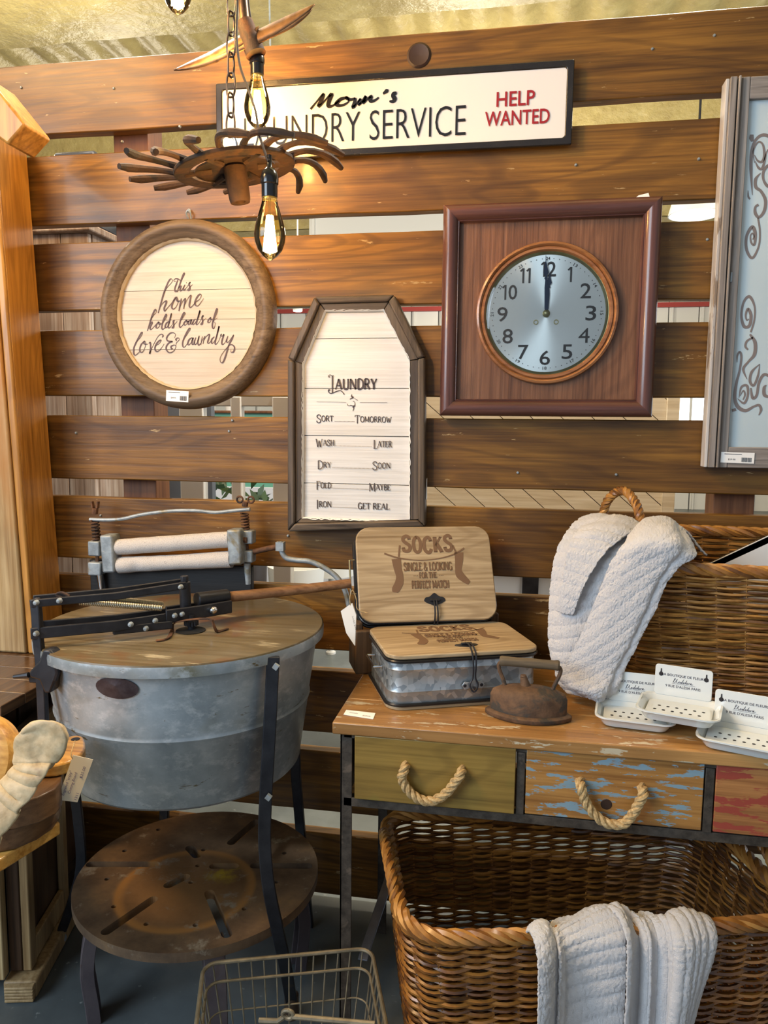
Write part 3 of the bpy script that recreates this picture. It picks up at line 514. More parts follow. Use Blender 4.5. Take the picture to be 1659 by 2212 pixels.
CUR = [[(-0.9443,1.7901),(-0.9492,1.7899),(-0.9497,1.7939),(-0.9441,1.7966),(-0.9363,1.7953),(-0.9314,1.7913)], [(-0.9379,1.7941),(-0.9424,1.7834),(-0.9477,1.7701),(-0.9469,1.7625),(-0.9417,1.7636)], [(-0.9295,1.7876),(-0.9224,1.8),(-0.9175,1.8092),(-0.9202,1.8104),(-0.9254,1.8001),(-0.9343,1.777),(-0.9414,1.7606)], [(-0.9392,1.7681),(-0.9318,1.7766),(-0.9292,1.7754),(-0.9326,1.7665),(-0.9307,1.7634),(-0.9246,1.7696),(-0.9194,1.777)],
[(-0.9173,1.7802),(-0.9227,1.7695),(-0.9216,1.765),(-0.9162,1.7694),(-0.9122,1.7729)], [(-0.9137,1.7858),(-0.9125,1.784)], [(-0.9132,1.772),(-0.9047,1.7826),(-0.9015,1.7861),(-0.9055,1.7826),(-0.9039,1.7759),(-0.9034,1.7691),(-0.9074,1.7642),(-0.9109,1.7657),(-0.9073,1.7692),(-0.8954,1.7801)],
[(-0.9837,1.7536),(-0.9704,1.7732),(-0.9562,1.7873),(-0.9556,1.7954),(-0.9619,1.7947),(-0.9712,1.7796),(-0.9828,1.7527),(-0.9989,1.7049)], [(-0.9911,1.7229),(-0.9832,1.7328),(-0.9742,1.7381),(-0.9737,1.7335),(-0.9806,1.7182),(-0.9794,1.71),(-0.9717,1.7177),(-0.9554,1.7341),(-0.9433,1.7469)], [(-0.9409,1.7474),(-0.9473,1.7448),(-0.9555,1.7305),(-0.9581,1.7196),(-0.9539,1.715),(-0.9458,1.7203),(-0.9392,1.7329),(-0.9398,1.7437),(-0.9434,1.742),(-0.9411,1.736),(-0.9316,1.7376)],
[(-0.9291,1.7435),(-0.9328,1.7283),(-0.9372,1.7093)], [(-0.9356,1.7166),(-0.9257,1.7354),(-0.9177,1.7433),(-0.9182,1.7379),(-0.9232,1.7151)], [(-0.9217,1.7226),(-0.9098,1.7432),(-0.9008,1.7515),(-0.9026,1.7421),(-0.9062,1.726),(-0.9048,1.7193),(-0.8995,1.7205),(-0.8865,1.7328),(-0.8766,1.7389)], [(-0.8845,1.7346),(-0.8746,1.7416),(-0.8709,1.7505),(-0.8744,1.7538),(-0.8823,1.7471),(-0.8894,1.7329),(-0.8876,1.7239),(-0.8808,1.7228),(-0.8728,1.7308),(-0.8638,1.7432)],
[(-1.0245,1.6833),(-1.0141,1.6978),(-1.0048,1.7073),(-1.0046,1.7146),(-1.0087,1.7132),(-1.0182,1.6951),(-1.0323,1.6565)], [(-1.0269,1.67),(-1.0196,1.6805),(-1.0172,1.6787),(-1.024,1.6659),(-1.0227,1.6604),(-1.017,1.6631),(-1.0046,1.6757)], [(-0.9985,1.6802),(-1.0047,1.673),(-1.0059,1.6657),(-1.0019,1.6638),(-0.9958,1.6692),(-0.9936,1.6774),(-0.9985,1.6802),(-0.9967,1.6744),(-0.9886,1.6761)], [(-0.9877,1.6746),(-0.9763,1.69),(-0.9731,1.699),(-0.9761,1.7),(-0.9844,1.6837),(-0.9888,1.6673),(-0.9876,1.6609),(-0.983,1.6618),(-0.9768,1.6675)],
[(-0.9665,1.6816),(-0.9736,1.6781),(-0.9788,1.669),(-0.9769,1.6644),(-0.9708,1.6689),(-0.9642,1.6816),(-0.9591,1.7037),(-0.9661,1.6816),(-0.9699,1.6671),(-0.967,1.6638),(-0.9609,1.6688)], [(-0.9609,1.6688),(-0.9527,1.6796),(-0.9506,1.6854),(-0.9546,1.6814),(-0.9528,1.6741),(-0.954,1.665),(-0.959,1.6637),(-0.9569,1.6669),(-0.9423,1.6822)], [(-0.9338,1.6812),(-0.9246,1.6934),(-0.9189,1.7023),(-0.9224,1.7046),(-0.9296,1.692),(-0.9359,1.6739),(-0.9351,1.6657),(-0.9291,1.6684),(-0.921,1.6792)], [(-0.9149,1.6849),(-0.922,1.6774),(-0.9221,1.6719),(-0.9172,1.6719),(-0.9115,1.679),(-0.9149,1.6849),(-0.915,1.68),(-0.9071,1.6808)],
[(-0.9035,1.6853),(-0.9091,1.6808),(-0.9102,1.6736),(-0.9073,1.6723),(-0.9023,1.6789),(-0.9007,1.6865),(-0.9033,1.6757),(-0.9004,1.6731),(-0.8954,1.6788)], [(-0.8883,1.6872),(-0.8943,1.6824),(-0.8974,1.6743),(-0.8945,1.6721),(-0.8885,1.6787),(-0.8814,1.6895),(-0.8748,1.7101),(-0.883,1.6859),(-0.8866,1.6736),(-0.8837,1.672),(-0.8777,1.6777)], [(-0.8777,1.6777),(-0.8686,1.6911),(-0.8656,1.6965),(-0.8696,1.6911),(-0.8678,1.682),(-0.869,1.673),(-0.8739,1.6716),(-0.8719,1.6758),(-0.8579,1.6895)],
[(-0.8442,1.6911),(-0.8512,1.6836),(-0.8523,1.6779),(-0.8484,1.6769),(-0.843,1.6835),(-0.8442,1.6911),(-0.8449,1.6853),(-0.8365,1.6866)], [(-0.8366,1.6825),(-0.8286,1.6959),(-0.8237,1.7102),(-0.8264,1.7129),(-0.8324,1.6977),(-0.8397,1.6726),(-0.8379,1.6614),(-0.8336,1.6635),(-0.8318,1.6761),(-0.8366,1.6807),(-0.8248,1.6895)],
[(-1.0686,1.6241),(-1.0539,1.6387),(-1.0471,1.6506),(-1.0506,1.6516),(-1.0622,1.6333),(-1.074,1.6112),(-1.0751,1.5945),(-1.0695,1.5904),(-1.0571,1.5999)], [(-1.0417,1.6294),(-1.0525,1.6184),(-1.057,1.6036),(-1.0521,1.5977),(-1.0448,1.6032),(-1.0379,1.6201),(-1.0411,1.6288),(-1.0433,1.6211),(-1.0322,1.6201)], [(-1.0292,1.6219),(-1.0244,1.6246),(-1.024,1.6089),(-1.0269,1.5938),(-1.0226,1.6043),(-1.0162,1.6162),(-1.0015,1.64),(-0.9913,1.6472),(-0.9854,1.6435),(-0.9885,1.6384)], [(-1.0092,1.6153),(-0.998,1.6216),(-0.9914,1.6298),(-0.9947,1.6307),(-1.0039,1.6235),(-1.0107,1.6107),(-1.0085,1.6011),(-1.0005,1.6014),(-0.9902,1.6105),(-0.983,1.6205)],
[(-0.9521,1.6362),(-0.9485,1.6458),(-0.9553,1.6508),(-0.9653,1.6488),(-0.9746,1.6379),(-0.9722,1.6287),(-0.9578,1.6267),(-0.9669,1.6241),(-0.9757,1.615),(-0.9767,1.6049),(-0.9685,1.5965),(-0.9565,1.5998),(-0.9478,1.612),(-0.9521,1.6171),(-0.9621,1.6136),(-0.9613,1.6071),(-0.9569,1.6088)], [(-0.9486,1.6116),(-0.946,1.623),(-0.9374,1.6316),(-0.9413,1.6366),(-0.9478,1.6325),(-0.9455,1.6284)],
[(-0.924,1.6319),(-0.9117,1.6491),(-0.9042,1.6599),(-0.9075,1.6617),(-0.9177,1.6464),(-0.927,1.6264),(-0.9273,1.6136),(-0.9224,1.6114),(-0.9123,1.6226)], [(-0.8991,1.6371),(-0.9081,1.6317),(-0.9127,1.6208),(-0.9094,1.6168),(-0.9023,1.6244),(-0.8966,1.6362),(-0.9004,1.6225),(-0.8975,1.6176),(-0.8915,1.6252)], [(-0.8883,1.637),(-0.8935,1.6243),(-0.891,1.6175),(-0.8846,1.6242),(-0.8784,1.6414),(-0.883,1.6242),(-0.8804,1.6156),(-0.8748,1.6219)], [(-0.8696,1.6395),(-0.8745,1.6168)], [(-0.8724,1.625),(-0.8637,1.6376),(-0.8597,1.6403)], [(-0.8627,1.64),(-0.868,1.6195)], [(-0.8669,1.625),(-0.8588,1.6385),(-0.8485,1.6453),(-0.8506,1.6348),(-0.8541,1.6239),(-0.8509,1.6208),(-0.8423,1.6293)],
[(-0.8343,1.6386),(-0.8423,1.6311),(-0.8424,1.6216),(-0.8385,1.6216),(-0.8305,1.6328),(-0.8255,1.6454),(-0.8199,1.6673),(-0.8275,1.64),(-0.8327,1.6219),(-0.8298,1.6179),(-0.8219,1.6263)], [(-0.8229,1.6245),(-0.8138,1.6452),(-0.8154,1.6416),(-0.811,1.6398),(-0.8064,1.6443),(-0.8125,1.6272),(-0.8122,1.6181),(-0.8064,1.6195),(-0.7985,1.6306)], [(-0.7948,1.64),(-0.7995,1.627),(-0.797,1.623),(-0.7908,1.6269),(-0.778,1.643),(-0.7849,1.6287),(-0.7929,1.6143),(-0.803,1.5854),(-0.81,1.57),(-0.8169,1.5691),(-0.8187,1.58),(-0.8106,1.5945),(-0.7929,1.6134),(-0.7831,1.6164),(-0.7761,1.6088),(-0.7795,1.5976),(-0.7863,1.5962),(-0.7872,1.6031)]]
for s_ in CUR: stroke(m_, pl, s_, pen(s_, .0012, .0040), h=.0005, lift=.0004, sm=5)
m_.build('script_lettering', CURSINK, t, smooth=False)
sticker('price_sticker', (-.968, -.0405, 1.462), .066, .030, t, rot=-.06)
m_ = M()
# ------------------------------------------------------------------ coffin-shaped laundry list sign
t = thing('coffin_sign', 'tall coffin-shaped whitewashed laundry list sign in a dark wooden frame', 'sign', (-.44, -.01, 1.11))
OUT = [(-0.5426,-0.045,1.7363),(-0.3288,-0.045,1.7368),(-0.2467,-0.045,1.5774),(-0.2383,-0.045,1.1326),(-0.6189,-0.045,1.1071),(-0.6168,-0.045,1.5759)]
MID = [(-0.5275,-0.045,1.7181),(-0.3444,-0.045,1.7195),(-0.2648,-0.045,1.5727),(-0.2571,-0.045,1.1506),(-0.5977,-0.045,1.1309),(-0.5975,-0.045,1.5685)]
INN = [(-0.5147,-0.036,1.7002),(-0.358,-0.036,1.6988),(-0.2878,-0.036,1.5689),(-0.2819,-0.036,1.1412),(-0.5793,-0.036,1.1457),(-0.5758,-0.036,1.5619)]
INN[3] = (INN[3][0], INN[3][1], INN[4][2])
def rails(A, B, ya, yb, back, name, mts, par, bev=.003, gap=.0006):
    n = len(A)
    for i in range(n):
        j = (i+1) % n; a, b, c, d = [Vector(p) for p in (A[i], A[j], B[j], B[i])]
        e = (b-a).normalized()*gap; m_ = M(); f = [Vector((a.x, ya, a.z))+e, Vector((b.x, ya, b.z))-e, Vector((c.x, yb, c.z))-e, Vector((d.x, yb, d.z))+e]
        m_.add(f+[Vector((p.x, back, p.z)) for p in f], [(0, 1, 2, 3), (7, 6, 5, 4), (0, 4, 5, 1), (1, 5, 6, 2), (2, 6, 7, 3), (3, 7, 4, 0)])
        m_.build(name, mts[0] if abs(b.x-a.x) > abs(b.z-a.z) else mts[1], par, bevel=bev)
rails(OUT, MID, -.043, -.046, -.002, 'outer_rail', (BARKH, BARKV), t, .005)
rails(MID, INN, -.034, -.033, -.002, 'inner_rail', (BARKH, BARKV), t, .0015)
zz = [INN[0][2], 1.6289, 1.4978, 1.3709, 1.241, INN[4][2]]
W0 = [(p[0], p[2]) for p in INN]
cw = sum(p[0] for p in W0)/6; W0 = [(a+(-.004 if a < cw else .004), b) for a, b in W0]
for i in range(5):
    p = clip(clip(W0, 1, zz[i]-(.0008 if i else -.004), True), 1, zz[i+1]+(.0008 if i < 4 else -.004), False)
    m_ = M(); m_.prism([(a, -.021-.0008*((i*7) % 3), b) for a, b in p], (0, .012, 0)); m_.build('plank', WWASH, t, bevel=.0008, seg=1)
m_ = M(); rg = random.Random(9); q = smoothpts([Vector((a, 0, b)) for a, b in W0], 1, True); seq = []
for i in range(6):
    a = Vector((INN[i][0], 0, INN[i][2])); b = Vector((INN[(i+1) % 6][0], 0, INN[(i+1) % 6][2])); nseg = max(4, int((b-a).length/.008))
    for k in range(nseg): seq.append(a+(b-a)*k/nseg)
cc = Vector((cw, 0, 1.40)); A_ = []; B_ = []
for p in seq:
    d = (cc-p).normalized(); A_.append(p-d*(.001+.003*rg.random())+Vector((0, -.0350, 0))); B_.append(p+d*.002+Vector((0, -.0300, 0)))
m_.ringprism(A_, B_, (0, .008, 0)); m_.build('paint_edge', WHITEP, t)
pl = Plane((0, -.0232, 0)); m_ = M()
def bx(q4): return q4[0][0], q4[0][1], q4[1][0]-q4[0][0], q4[1][1]-q4[0][1]
LINES = [('AUNDRY', [(-0.4904,1.4954),(-0.3746,1.4956),(-0.4362,1.5227)], 1.0, .17), ('SORT', [(-0.542,1.4095),(-0.4941,1.4096),(-0.5206,1.4245)], 1.45, .13), ('TOMORROW', [(-0.4356,1.4088),(-0.3349,1.408),(-0.3853,1.4234)], 1.45, .12),
 ('WASH', [(-0.5443,1.3439),(-0.4912,1.3438),(-0.5122,1.3598)], 1.4, .12), ('LATER', [(-0.3842,1.342),(-0.3333,1.3423),(-0.3585,1.3585)], 1.4, .12), ('DRY', [(-0.5395,1.2844),(-0.4999,1.2847),(-0.5121,1.2996)], 1.5, .12), ('SOON', [(-0.3864,1.2847),(-0.3361,1.286),(-0.3579,1.3003)], 1.5, .12),
 ('FOLD', [(-0.5427,1.2282),(-0.4998,1.2287),(-0.512,1.2438)], 1.5, .12), ('MAYBE', [(-0.3955,1.2268),(-0.3364,1.2272),(-0.3573,1.2426)], 1.4, .12), ('IRON', [(-0.5427,1.176),(-0.4986,1.1766),(-0.512,1.1922)], 1.5, .12), ('GET REAL', [(-0.4257,1.1741),(-0.3382,1.1742),(-0.3798,1.1908)], 1.0, .12)]
DOTS = [([(-0.4898,1.41),(-0.4373,1.4099)]), ([(-0.4881,1.3443),(-0.3895,1.3437)]), ([(-0.4965,1.2852),(-0.389,1.2842)]), ([(-0.4971,1.2293),(-0.397,1.2282)]), ([(-0.4962,1.1773),(-0.4283,1.1765)])]
BRN = mat('stencil_brown_print', (.05, .035, .04), .6)
for s_, q4, cp, wt in LINES:
    m_ = M(); (a0, b0), (a1, b1), (_, b2) = q4; ht = b2-(b0+b1)/2; serif(m_, pl, s_, a0, b0, a1-a0, ht, wt, (b1-b0)/(a1-a0), caps=cp); m_.build('lettering', BRN, t, smooth=False)
m_ = M()
for s_, w_ in (([(-0.5062,1.5269),(-0.5085,1.5293),(-0.5063,1.5326),(-0.502,1.5334),(-0.4983,1.5309),(-0.4935,1.5317)], .0014), ([(-0.4973,1.5309),(-0.4972,1.4861)], .0034), ([(-0.5028,1.4935),(-0.5074,1.4943),(-0.5084,1.4894),(-0.5036,1.4848),(-0.4968,1.4853),(-0.4867,1.4894),(-0.4765,1.4919),(-0.4697,1.4886),(-0.465,1.4821)], .0021)): stroke(m_, pl, s_, w_)
for p in ([(-0.5057,1.5282),(-0.5062,1.4913),(-0.465,1.4826)]): stroke(m_, pl, [(p[0]-.0012, p[1]), (p[0]+.0012, p[1])], .0024, sm=0)
for (a0, b0), (a1, b1) in DOTS:
    n = int((a1-a0)/.0035)
    for k in range(n+1): x = a0+(a1-a0)*k/n; z = b0+(b1-b0)*k/n; stroke(m_, pl, [(x-.0007, z), (x+.0007, z)], .0012, sm=0)
m_.build('leader_dots', BRN, t, smooth=False)['kind'] = 'stuff'
m_ = M()
for s_, w_ in (([(-0.4436,1.4822),(-0.4444,1.4765),(-0.4402,1.4741),(-0.4494,1.4691)], [.0004, .0034, .0036, .001]), ([(-0.4376,1.4716),(-0.4326,1.4692),(-0.4278,1.466)], [.0008, .001, .0016]), ([(-0.4561,1.4569),(-0.4544,1.4528),(-0.4501,1.4517),(-0.4459,1.4529),(-0.4409,1.4513),(-0.4358,1.4529),(-0.4354,1.4594),(-0.4384,1.4638),(-0.4409,1.4632)], [.001, .0016, .0012, .002, .0022, .002, .0008, .0012, .0006]), ([(-0.4341,1.4513),(-0.44,1.4485),(-0.4383,1.4456),(-0.4408,1.4377)], [.0006, .0036, .0022, .0006]), ([(-0.5411,1.4618),(-0.5002,1.4616),(-0.4595,1.4605)], .0005), ([(-0.4216,1.4606),(-0.3474,1.4606)], .0005)): stroke(m_, pl, s_, w_)
m_.build('ornament', BRN, t, smooth=False)
m_ = M(); m_.prism([(-.2385, -.030, 1.205), (-.2385, -.018, 1.205), (-.2385, -.018, 1.262), (-.2385, -.030, 1.258)], (.0012, 0, 0)); m_.build('price_sticker', PAPER, t)
# ------------------------------------------------------------------ square wall clock
t = thing('wall_clock', 'square mahogany wall clock with round silver dial reading twelve', 'clock', (.06, -.01, 1.44))
MAH = wood('mahogany_frame', (.045, .018, .014), (.105, .038, .030), (.165, .070, .055), 'X', 1.2, .30, coat=.4, bump=.15, blotch=.4)
MAHV = wood('mahogany_stile', (.045, .018, .014), (.105, .038, .030), (.165, .070, .055), 'Z', 1.2, .30, coat=.4, bump=.15, blotch=.4)
OAK = wood('oak_panel', (.060, .024, .012), (.17, .072, .034), (.27, .125, .062), 'Z', 1.6, .36, coat=.2, bump=.5, blotch=.3, figure=.25, fscale=1.2)
CO = [(-0.2048,-0.055,1.9536),(0.3261,-0.055,1.9571),(0.3227,-0.055,1.428),(-0.2056,-0.055,1.4264)]
x0, x1, z0, z1 = (CO[0][0]+CO[3][0])/2, (CO[1][0]+CO[2][0])/2, (CO[2][2]+CO[3][2])/2, (CO[0][2]+CO[1][2])/2
PRF = [(0, -.004), (0, -.040), (.003, -.050), (.012, -.056), (.024, -.055), (.034, -.047), (.0385, -.040), (.041, -.041), (.043, -.036), (.043, -.020)]
for i in range(4):
    cs = [(x0, z1, 1, -1), (x1, z1, -1, -1), (x1, z0, -1, 1), (x0, z0, 1, 1)]; a, b = cs[i], cs[(i+1) % 4]; m_ = M(); vs = []
    for c in (a, b):
        for (d, y) in PRF: vs.append((c[0]+c[2]*d, y, c[1]+c[3]*d))
    k = len(PRF); m_.add(vs, [(q, q+1, k+q+1, k+q) for q in range(k-1)]+[(k-1, 0, k, 2*k-1), tuple(range(k))[::-1], tuple(range(k, 2*k))]); m_.build('frame_rail', MAH if i % 2 == 0 else MAHV, t, ang=50)
m_ = M(); m_.bb((x0+.040, -.026, z0+.040), (x1-.040, -.012, z1-.040)); m_.build('oak_panel', OAK, t, label='oak front panel with vertical grain')
m_ = M(); m_.bb((x0+.02, -.012, z0+.02), (x1-.02, -.003, z1-.02)); m_.build('case_back', MAH, t)
dcx, dcz = .0590, 1.6845
BEZ = wood('bezel_wood', (.13, .045, .015), (.27, .105, .038), (.38, .17, .065), 'X', 1, .28, coat=.5, bump=.08, blotch=.2)
m_ = M(); m_.lathe([(.1755, -.020), (.1765, -.034), (.174, -.041), (.169, -.043), (.1655, -.040), (.164, -.036), (.161, -.040), (.156, -.040), (.1525, -.034), (.1515, -.026)], (dcx, 0, dcz), 96, 'Y'); m_.build('bezel', BEZ, t, label='turned reddish wooden bezel')
BRASS = metal('aged_brass', (.30, .26, .11), (.42, .38, .20), .35, .9, 20, bump=.1)
m_ = M(); m_.lathe([(.1535, -.030), (.1525, -.032), (.1455, -.0285), (.1450, -.024)], (dcx, 0, dcz), 96, 'Y'); m_.build('brass_ring', BRASS, t)
DIAL = mat('brushed_silver_dial', (.72, .76, .74), .34, .85); g = G(DIAL); g.b.inputs['Anisotropic'].default_value = .85; tn = g.n('ShaderNodeTangent', _direction_type='RADIAL', _axis='Y'); g.l(tn.outputs[0], g.b.inputs['Tangent'])
m_ = M(); m_.lathe([(.0001, -.0262), (.146, -.0262), (.146, -.024), (.0001, -.024)], (dcx, 0, dcz), 96, 'Y'); m_.build('dial', DIAL, t, smooth=False)
pl = Plane((dcx, -.0264, dcz)); m_ = M(); NUMC = mat('dark_grey_numeral', (.035, .032, .03), .4)
for h in range(1, 13):
    a = math.radians(90-30*h); R_ = .1095; cx, cz_ = R_*math.cos(a)*1.0, R_*math.sin(a); hh = .0365; ww = .026 if h < 10 else .034
    ww = {1: .0105, 12: .034, 10: .034, 4: .027}.get(h, ww)
    if h == 11: ww = .026
    def one(xr): stroke(m_, pl, [(xr-.0022, cz_-hh/2), (xr-.0022, cz_+hh/2)], .0046, sm=0); stroke(m_, pl, [(xr-.0095, cz_+hh*.30), (xr-.0030, cz_+hh*.47)], .0040, h=.0007, sm=0)
    if h == 1: one(cx+.005)
    elif h == 11: one(cx-.003); one(cx+.0125)
    elif h in (10, 12): one(cx-.0065); textmesh(m_, pl, str(h)[1], cx-.001, cz_-hh/2, cx+.0205, cz_+hh/2, off=.008)
    else: textmesh(m_, pl, str(h), cx-ww/2, cz_-hh/2, cx+ww/2, cz_+hh/2, off=0 if h == 4 else .006)
m_.build('numerals', NUMC, t, smooth=False)
m_ = M()
for h in range(13, 25):
    a = math.radians(90-30*h); R_ = .1355; rot = a-PI/2 if math.sin(a) > -.3 else a+PI/2
    p = Plane(pl(R_*math.cos(a), R_*math.sin(a)), (math.cos(rot), 0, math.sin(rot)), (-math.sin(rot), 0, math.cos(rot))); textmesh(m_, p, str(h), -.005, -.0038, .005, .0038, off=.005)
for k in range(60):
    if k % 5 == 0: continue
    a = math.radians(6*k); x, z = .1355*math.cos(a), .1355*math.sin(a); m_.lathe([(.0001, -.0007), (.0011, -.0006), (.0011, 0)], (dcx+x, -.0264, dcz+z), 8, 'Y')
m_.build('minute_track', NUMC, t, smooth=False)
HAND = mat('blued_steel_hand', (.03, .045, .08), .25, .8)
def hand(ang, L, name, y, spade):
    p = Plane((dcx, y, dcz), (math.cos(ang), 0, -math.sin(ang)), (math.sin(ang), 0, math.cos(ang))); m_ = M()
    W = [(.0015, 0), (.0045, .012), (.004, spade*.62), (.0022, spade*.80), (.0045, spade*.84), (.0022, spade*.88), (.0068, spade*.97), (.0062, spade), (.0035, spade*1.10), (.001, spade*1.24), (.0006, L)]
    vs = []; fs = []
    for h_ in (0, .001):
        for w_, b in W: vs += [p(-w_, b, h_), p(w_, b, h_)]
    n = len(W)
    for i in range(n-1):
        k = 2*i; fs += [(k, k+1, k+3, k+2), (2*n+k, 2*n+k+2, 2*n+k+3, 2*n+k+1), (k, k+2, 2*n+k+2, 2*n+k), (k+1, 2*n+k+1, 2*n+k+3, k+3)]
    m_.add(vs, fs); m_.build(name, HAND, t, smooth=False)
hand(math.radians(3.2), .100, 'hour_hand', -.029, .078); hand(math.radians(-2.3), .142, 'minute_hand', -.0325, .103)
m_ = M(); m_.lathe([(.0001, -.041), (.005, -.0395), (.0085, -.036), (.0095, -.032), (.0075, -.030), (.005, -.026)], (dcx, 0, dcz), 24, 'Y'); m_.build('centre_boss', BRASS, t)
for sx in (-1, 1): m_ = M(); m_.lathe([(.0062, -.0264), (.0062, -.0285), (.0042, -.0285), (.0040, -.0255), (.0001, -.0255)], (dcx+.0252*sx, 0, dcz-.0208), 20, 'Y'); m_.build('winding_hole', BRASS, t)
def glassmat(name, col, a=.92, rough=.03, k=.0):
    m = bpy.data.materials.new(name); m.use_nodes = True; nt = m.node_tree; nt.nodes.clear(); o = nt.nodes.new('ShaderNodeOutputMaterial'); mx = nt.nodes.new('ShaderNodeMixShader'); tr = nt.nodes.new('ShaderNodeBsdfTransparent'); gl = nt.nodes.new('ShaderNodeBsdfGlossy'); fr = nt.nodes.new('ShaderNodeFresnel')
    tr.inputs[0].default_value = (*col, 1); gl.inputs['Roughness'].default_value = rough; fr.inputs[0].default_value = 1.45; nt.links.new(fr.outputs[0], mx.inputs[0]); nt.links.new(tr.outputs[0], mx.inputs[1]); nt.links.new(gl.outputs[0], mx.inputs[2]); nt.links.new(mx.outputs[0], o.inputs[0]); return m
CLEAR = glassmat('clear_glass', (.97, .98, .97)); AMBER = glassmat('amber_glass', (1.0, .86, .52))
m_ = M(); m_.lathe([(.0001, -.0445), (.08, -.0425), (.13, -.038), (.150, -.0335)], (dcx, 0, dcz), 64, 'Y'); m_.build('glass', CLEAR, t)
m_ = M(); m_.prism([(.262, -.03, z1+.001), (.296, -.03, z1+.001), (.293, -.026, z1+.013), (.270, -.027, z1+.008)], (0, .0006, 0)); tag(m_.build('paper_scrap', PAPER), 'small white paper scrap sticking up behind the clock top', 'paper')
# ------------------------------------------------------------------ old frosted window
t = thing('frosted_window', 'old wooden sash window with frosted glass and brown scrollwork, hung at right', 'window', (.7, -.01, 1.31))
GRW = wood('grey_weathered_wood', (.10, .085, .075), (.20, .17, .15), (.36, .32, .29), 'Z', 1.4, .6, bump=.6, blotch=.3)
GRH = wood('grey_weathered_rail', (.10, .085, .075), (.20, .17, .15), (.36, .32, .29), 'X', 1.4, .6, bump=.6, blotch=.3)
CHIP = wood('chipped_white_edge', (.30, .27, .25), (.62, .60, .58), (.74, .73, .72), 'Z', 1, .5, wear=(.22, .17, .13), wearamt=(.60, .63))
wx0, wx1, wz0, wz1 = .452, 1.06, 1.3054, 2.2123
for (a, b, y0, nm, mt) in ((wx0, wx0+.008, -.046, 'painted_edge', CHIP), (wx0+.008, wx0+.023, -.056, 'stile_strip', GRW), (wx0+.0255, wx0+.031, -.060, 'stile_strip', GRW), (wx0+.033, wx0+.053, -.050, 'stile', GRW)):
    m_ = M(); m_.bb((a, y0, wz0), (b, -.006, wz1)); m_.build(nm, mt, t, bevel=.0018)
m_ = M(); m_.bb((wx0+.020, -.044, wz0+.002), (wx0+.036, -.008, wz1-.002)); m_.build('groove_back', BARKV, t)
m_ = M(); m_.bb((wx1-.053, -.05, wz0), (wx1, -.006, wz1)); m_.build('stile', GRW, t, bevel=.002)
gz0, gz1 = 1.3557, 2.1636
m_ = M(); m_.bb((wx0+.0532, -.049, wz0), (wx1-.0532, -.008, gz0)); m_.build('bottom_rail', GRH, t, bevel=.002)
m_ = M(); m_.bb((wx0+.0532, -.049, gz1), (wx1-.0532, -.008, wz1)); m_.build('top_rail', GRH, t, bevel=.002)
FROST = mat('frosted_glass', (.60, .71, .75), .22); g = G(FROST); g.col(g.ramp(g.noise(g.coord((1, 1, .6)), 2.2, 5), [(.3, (.50, .60, .64)), (.7, (.66, .77, .80))])); g.b.inputs['Coat Weight'].default_value = .7; g.b.inputs['Coat Roughness'].default_value = .05; g.b.inputs['Transmission Weight'].default_value = .15
m_ = M(); m_.bb((wx0+.050, -.036, gz0-.004), (wx1-.050, -.031, gz1+.004)); m_.build('frosted_pane', FROST, t)
pl = Plane((0, -.0362, 0)); m_ = M(); SCR = mat('taupe_scroll_print', (.20, .165, .155), .45)
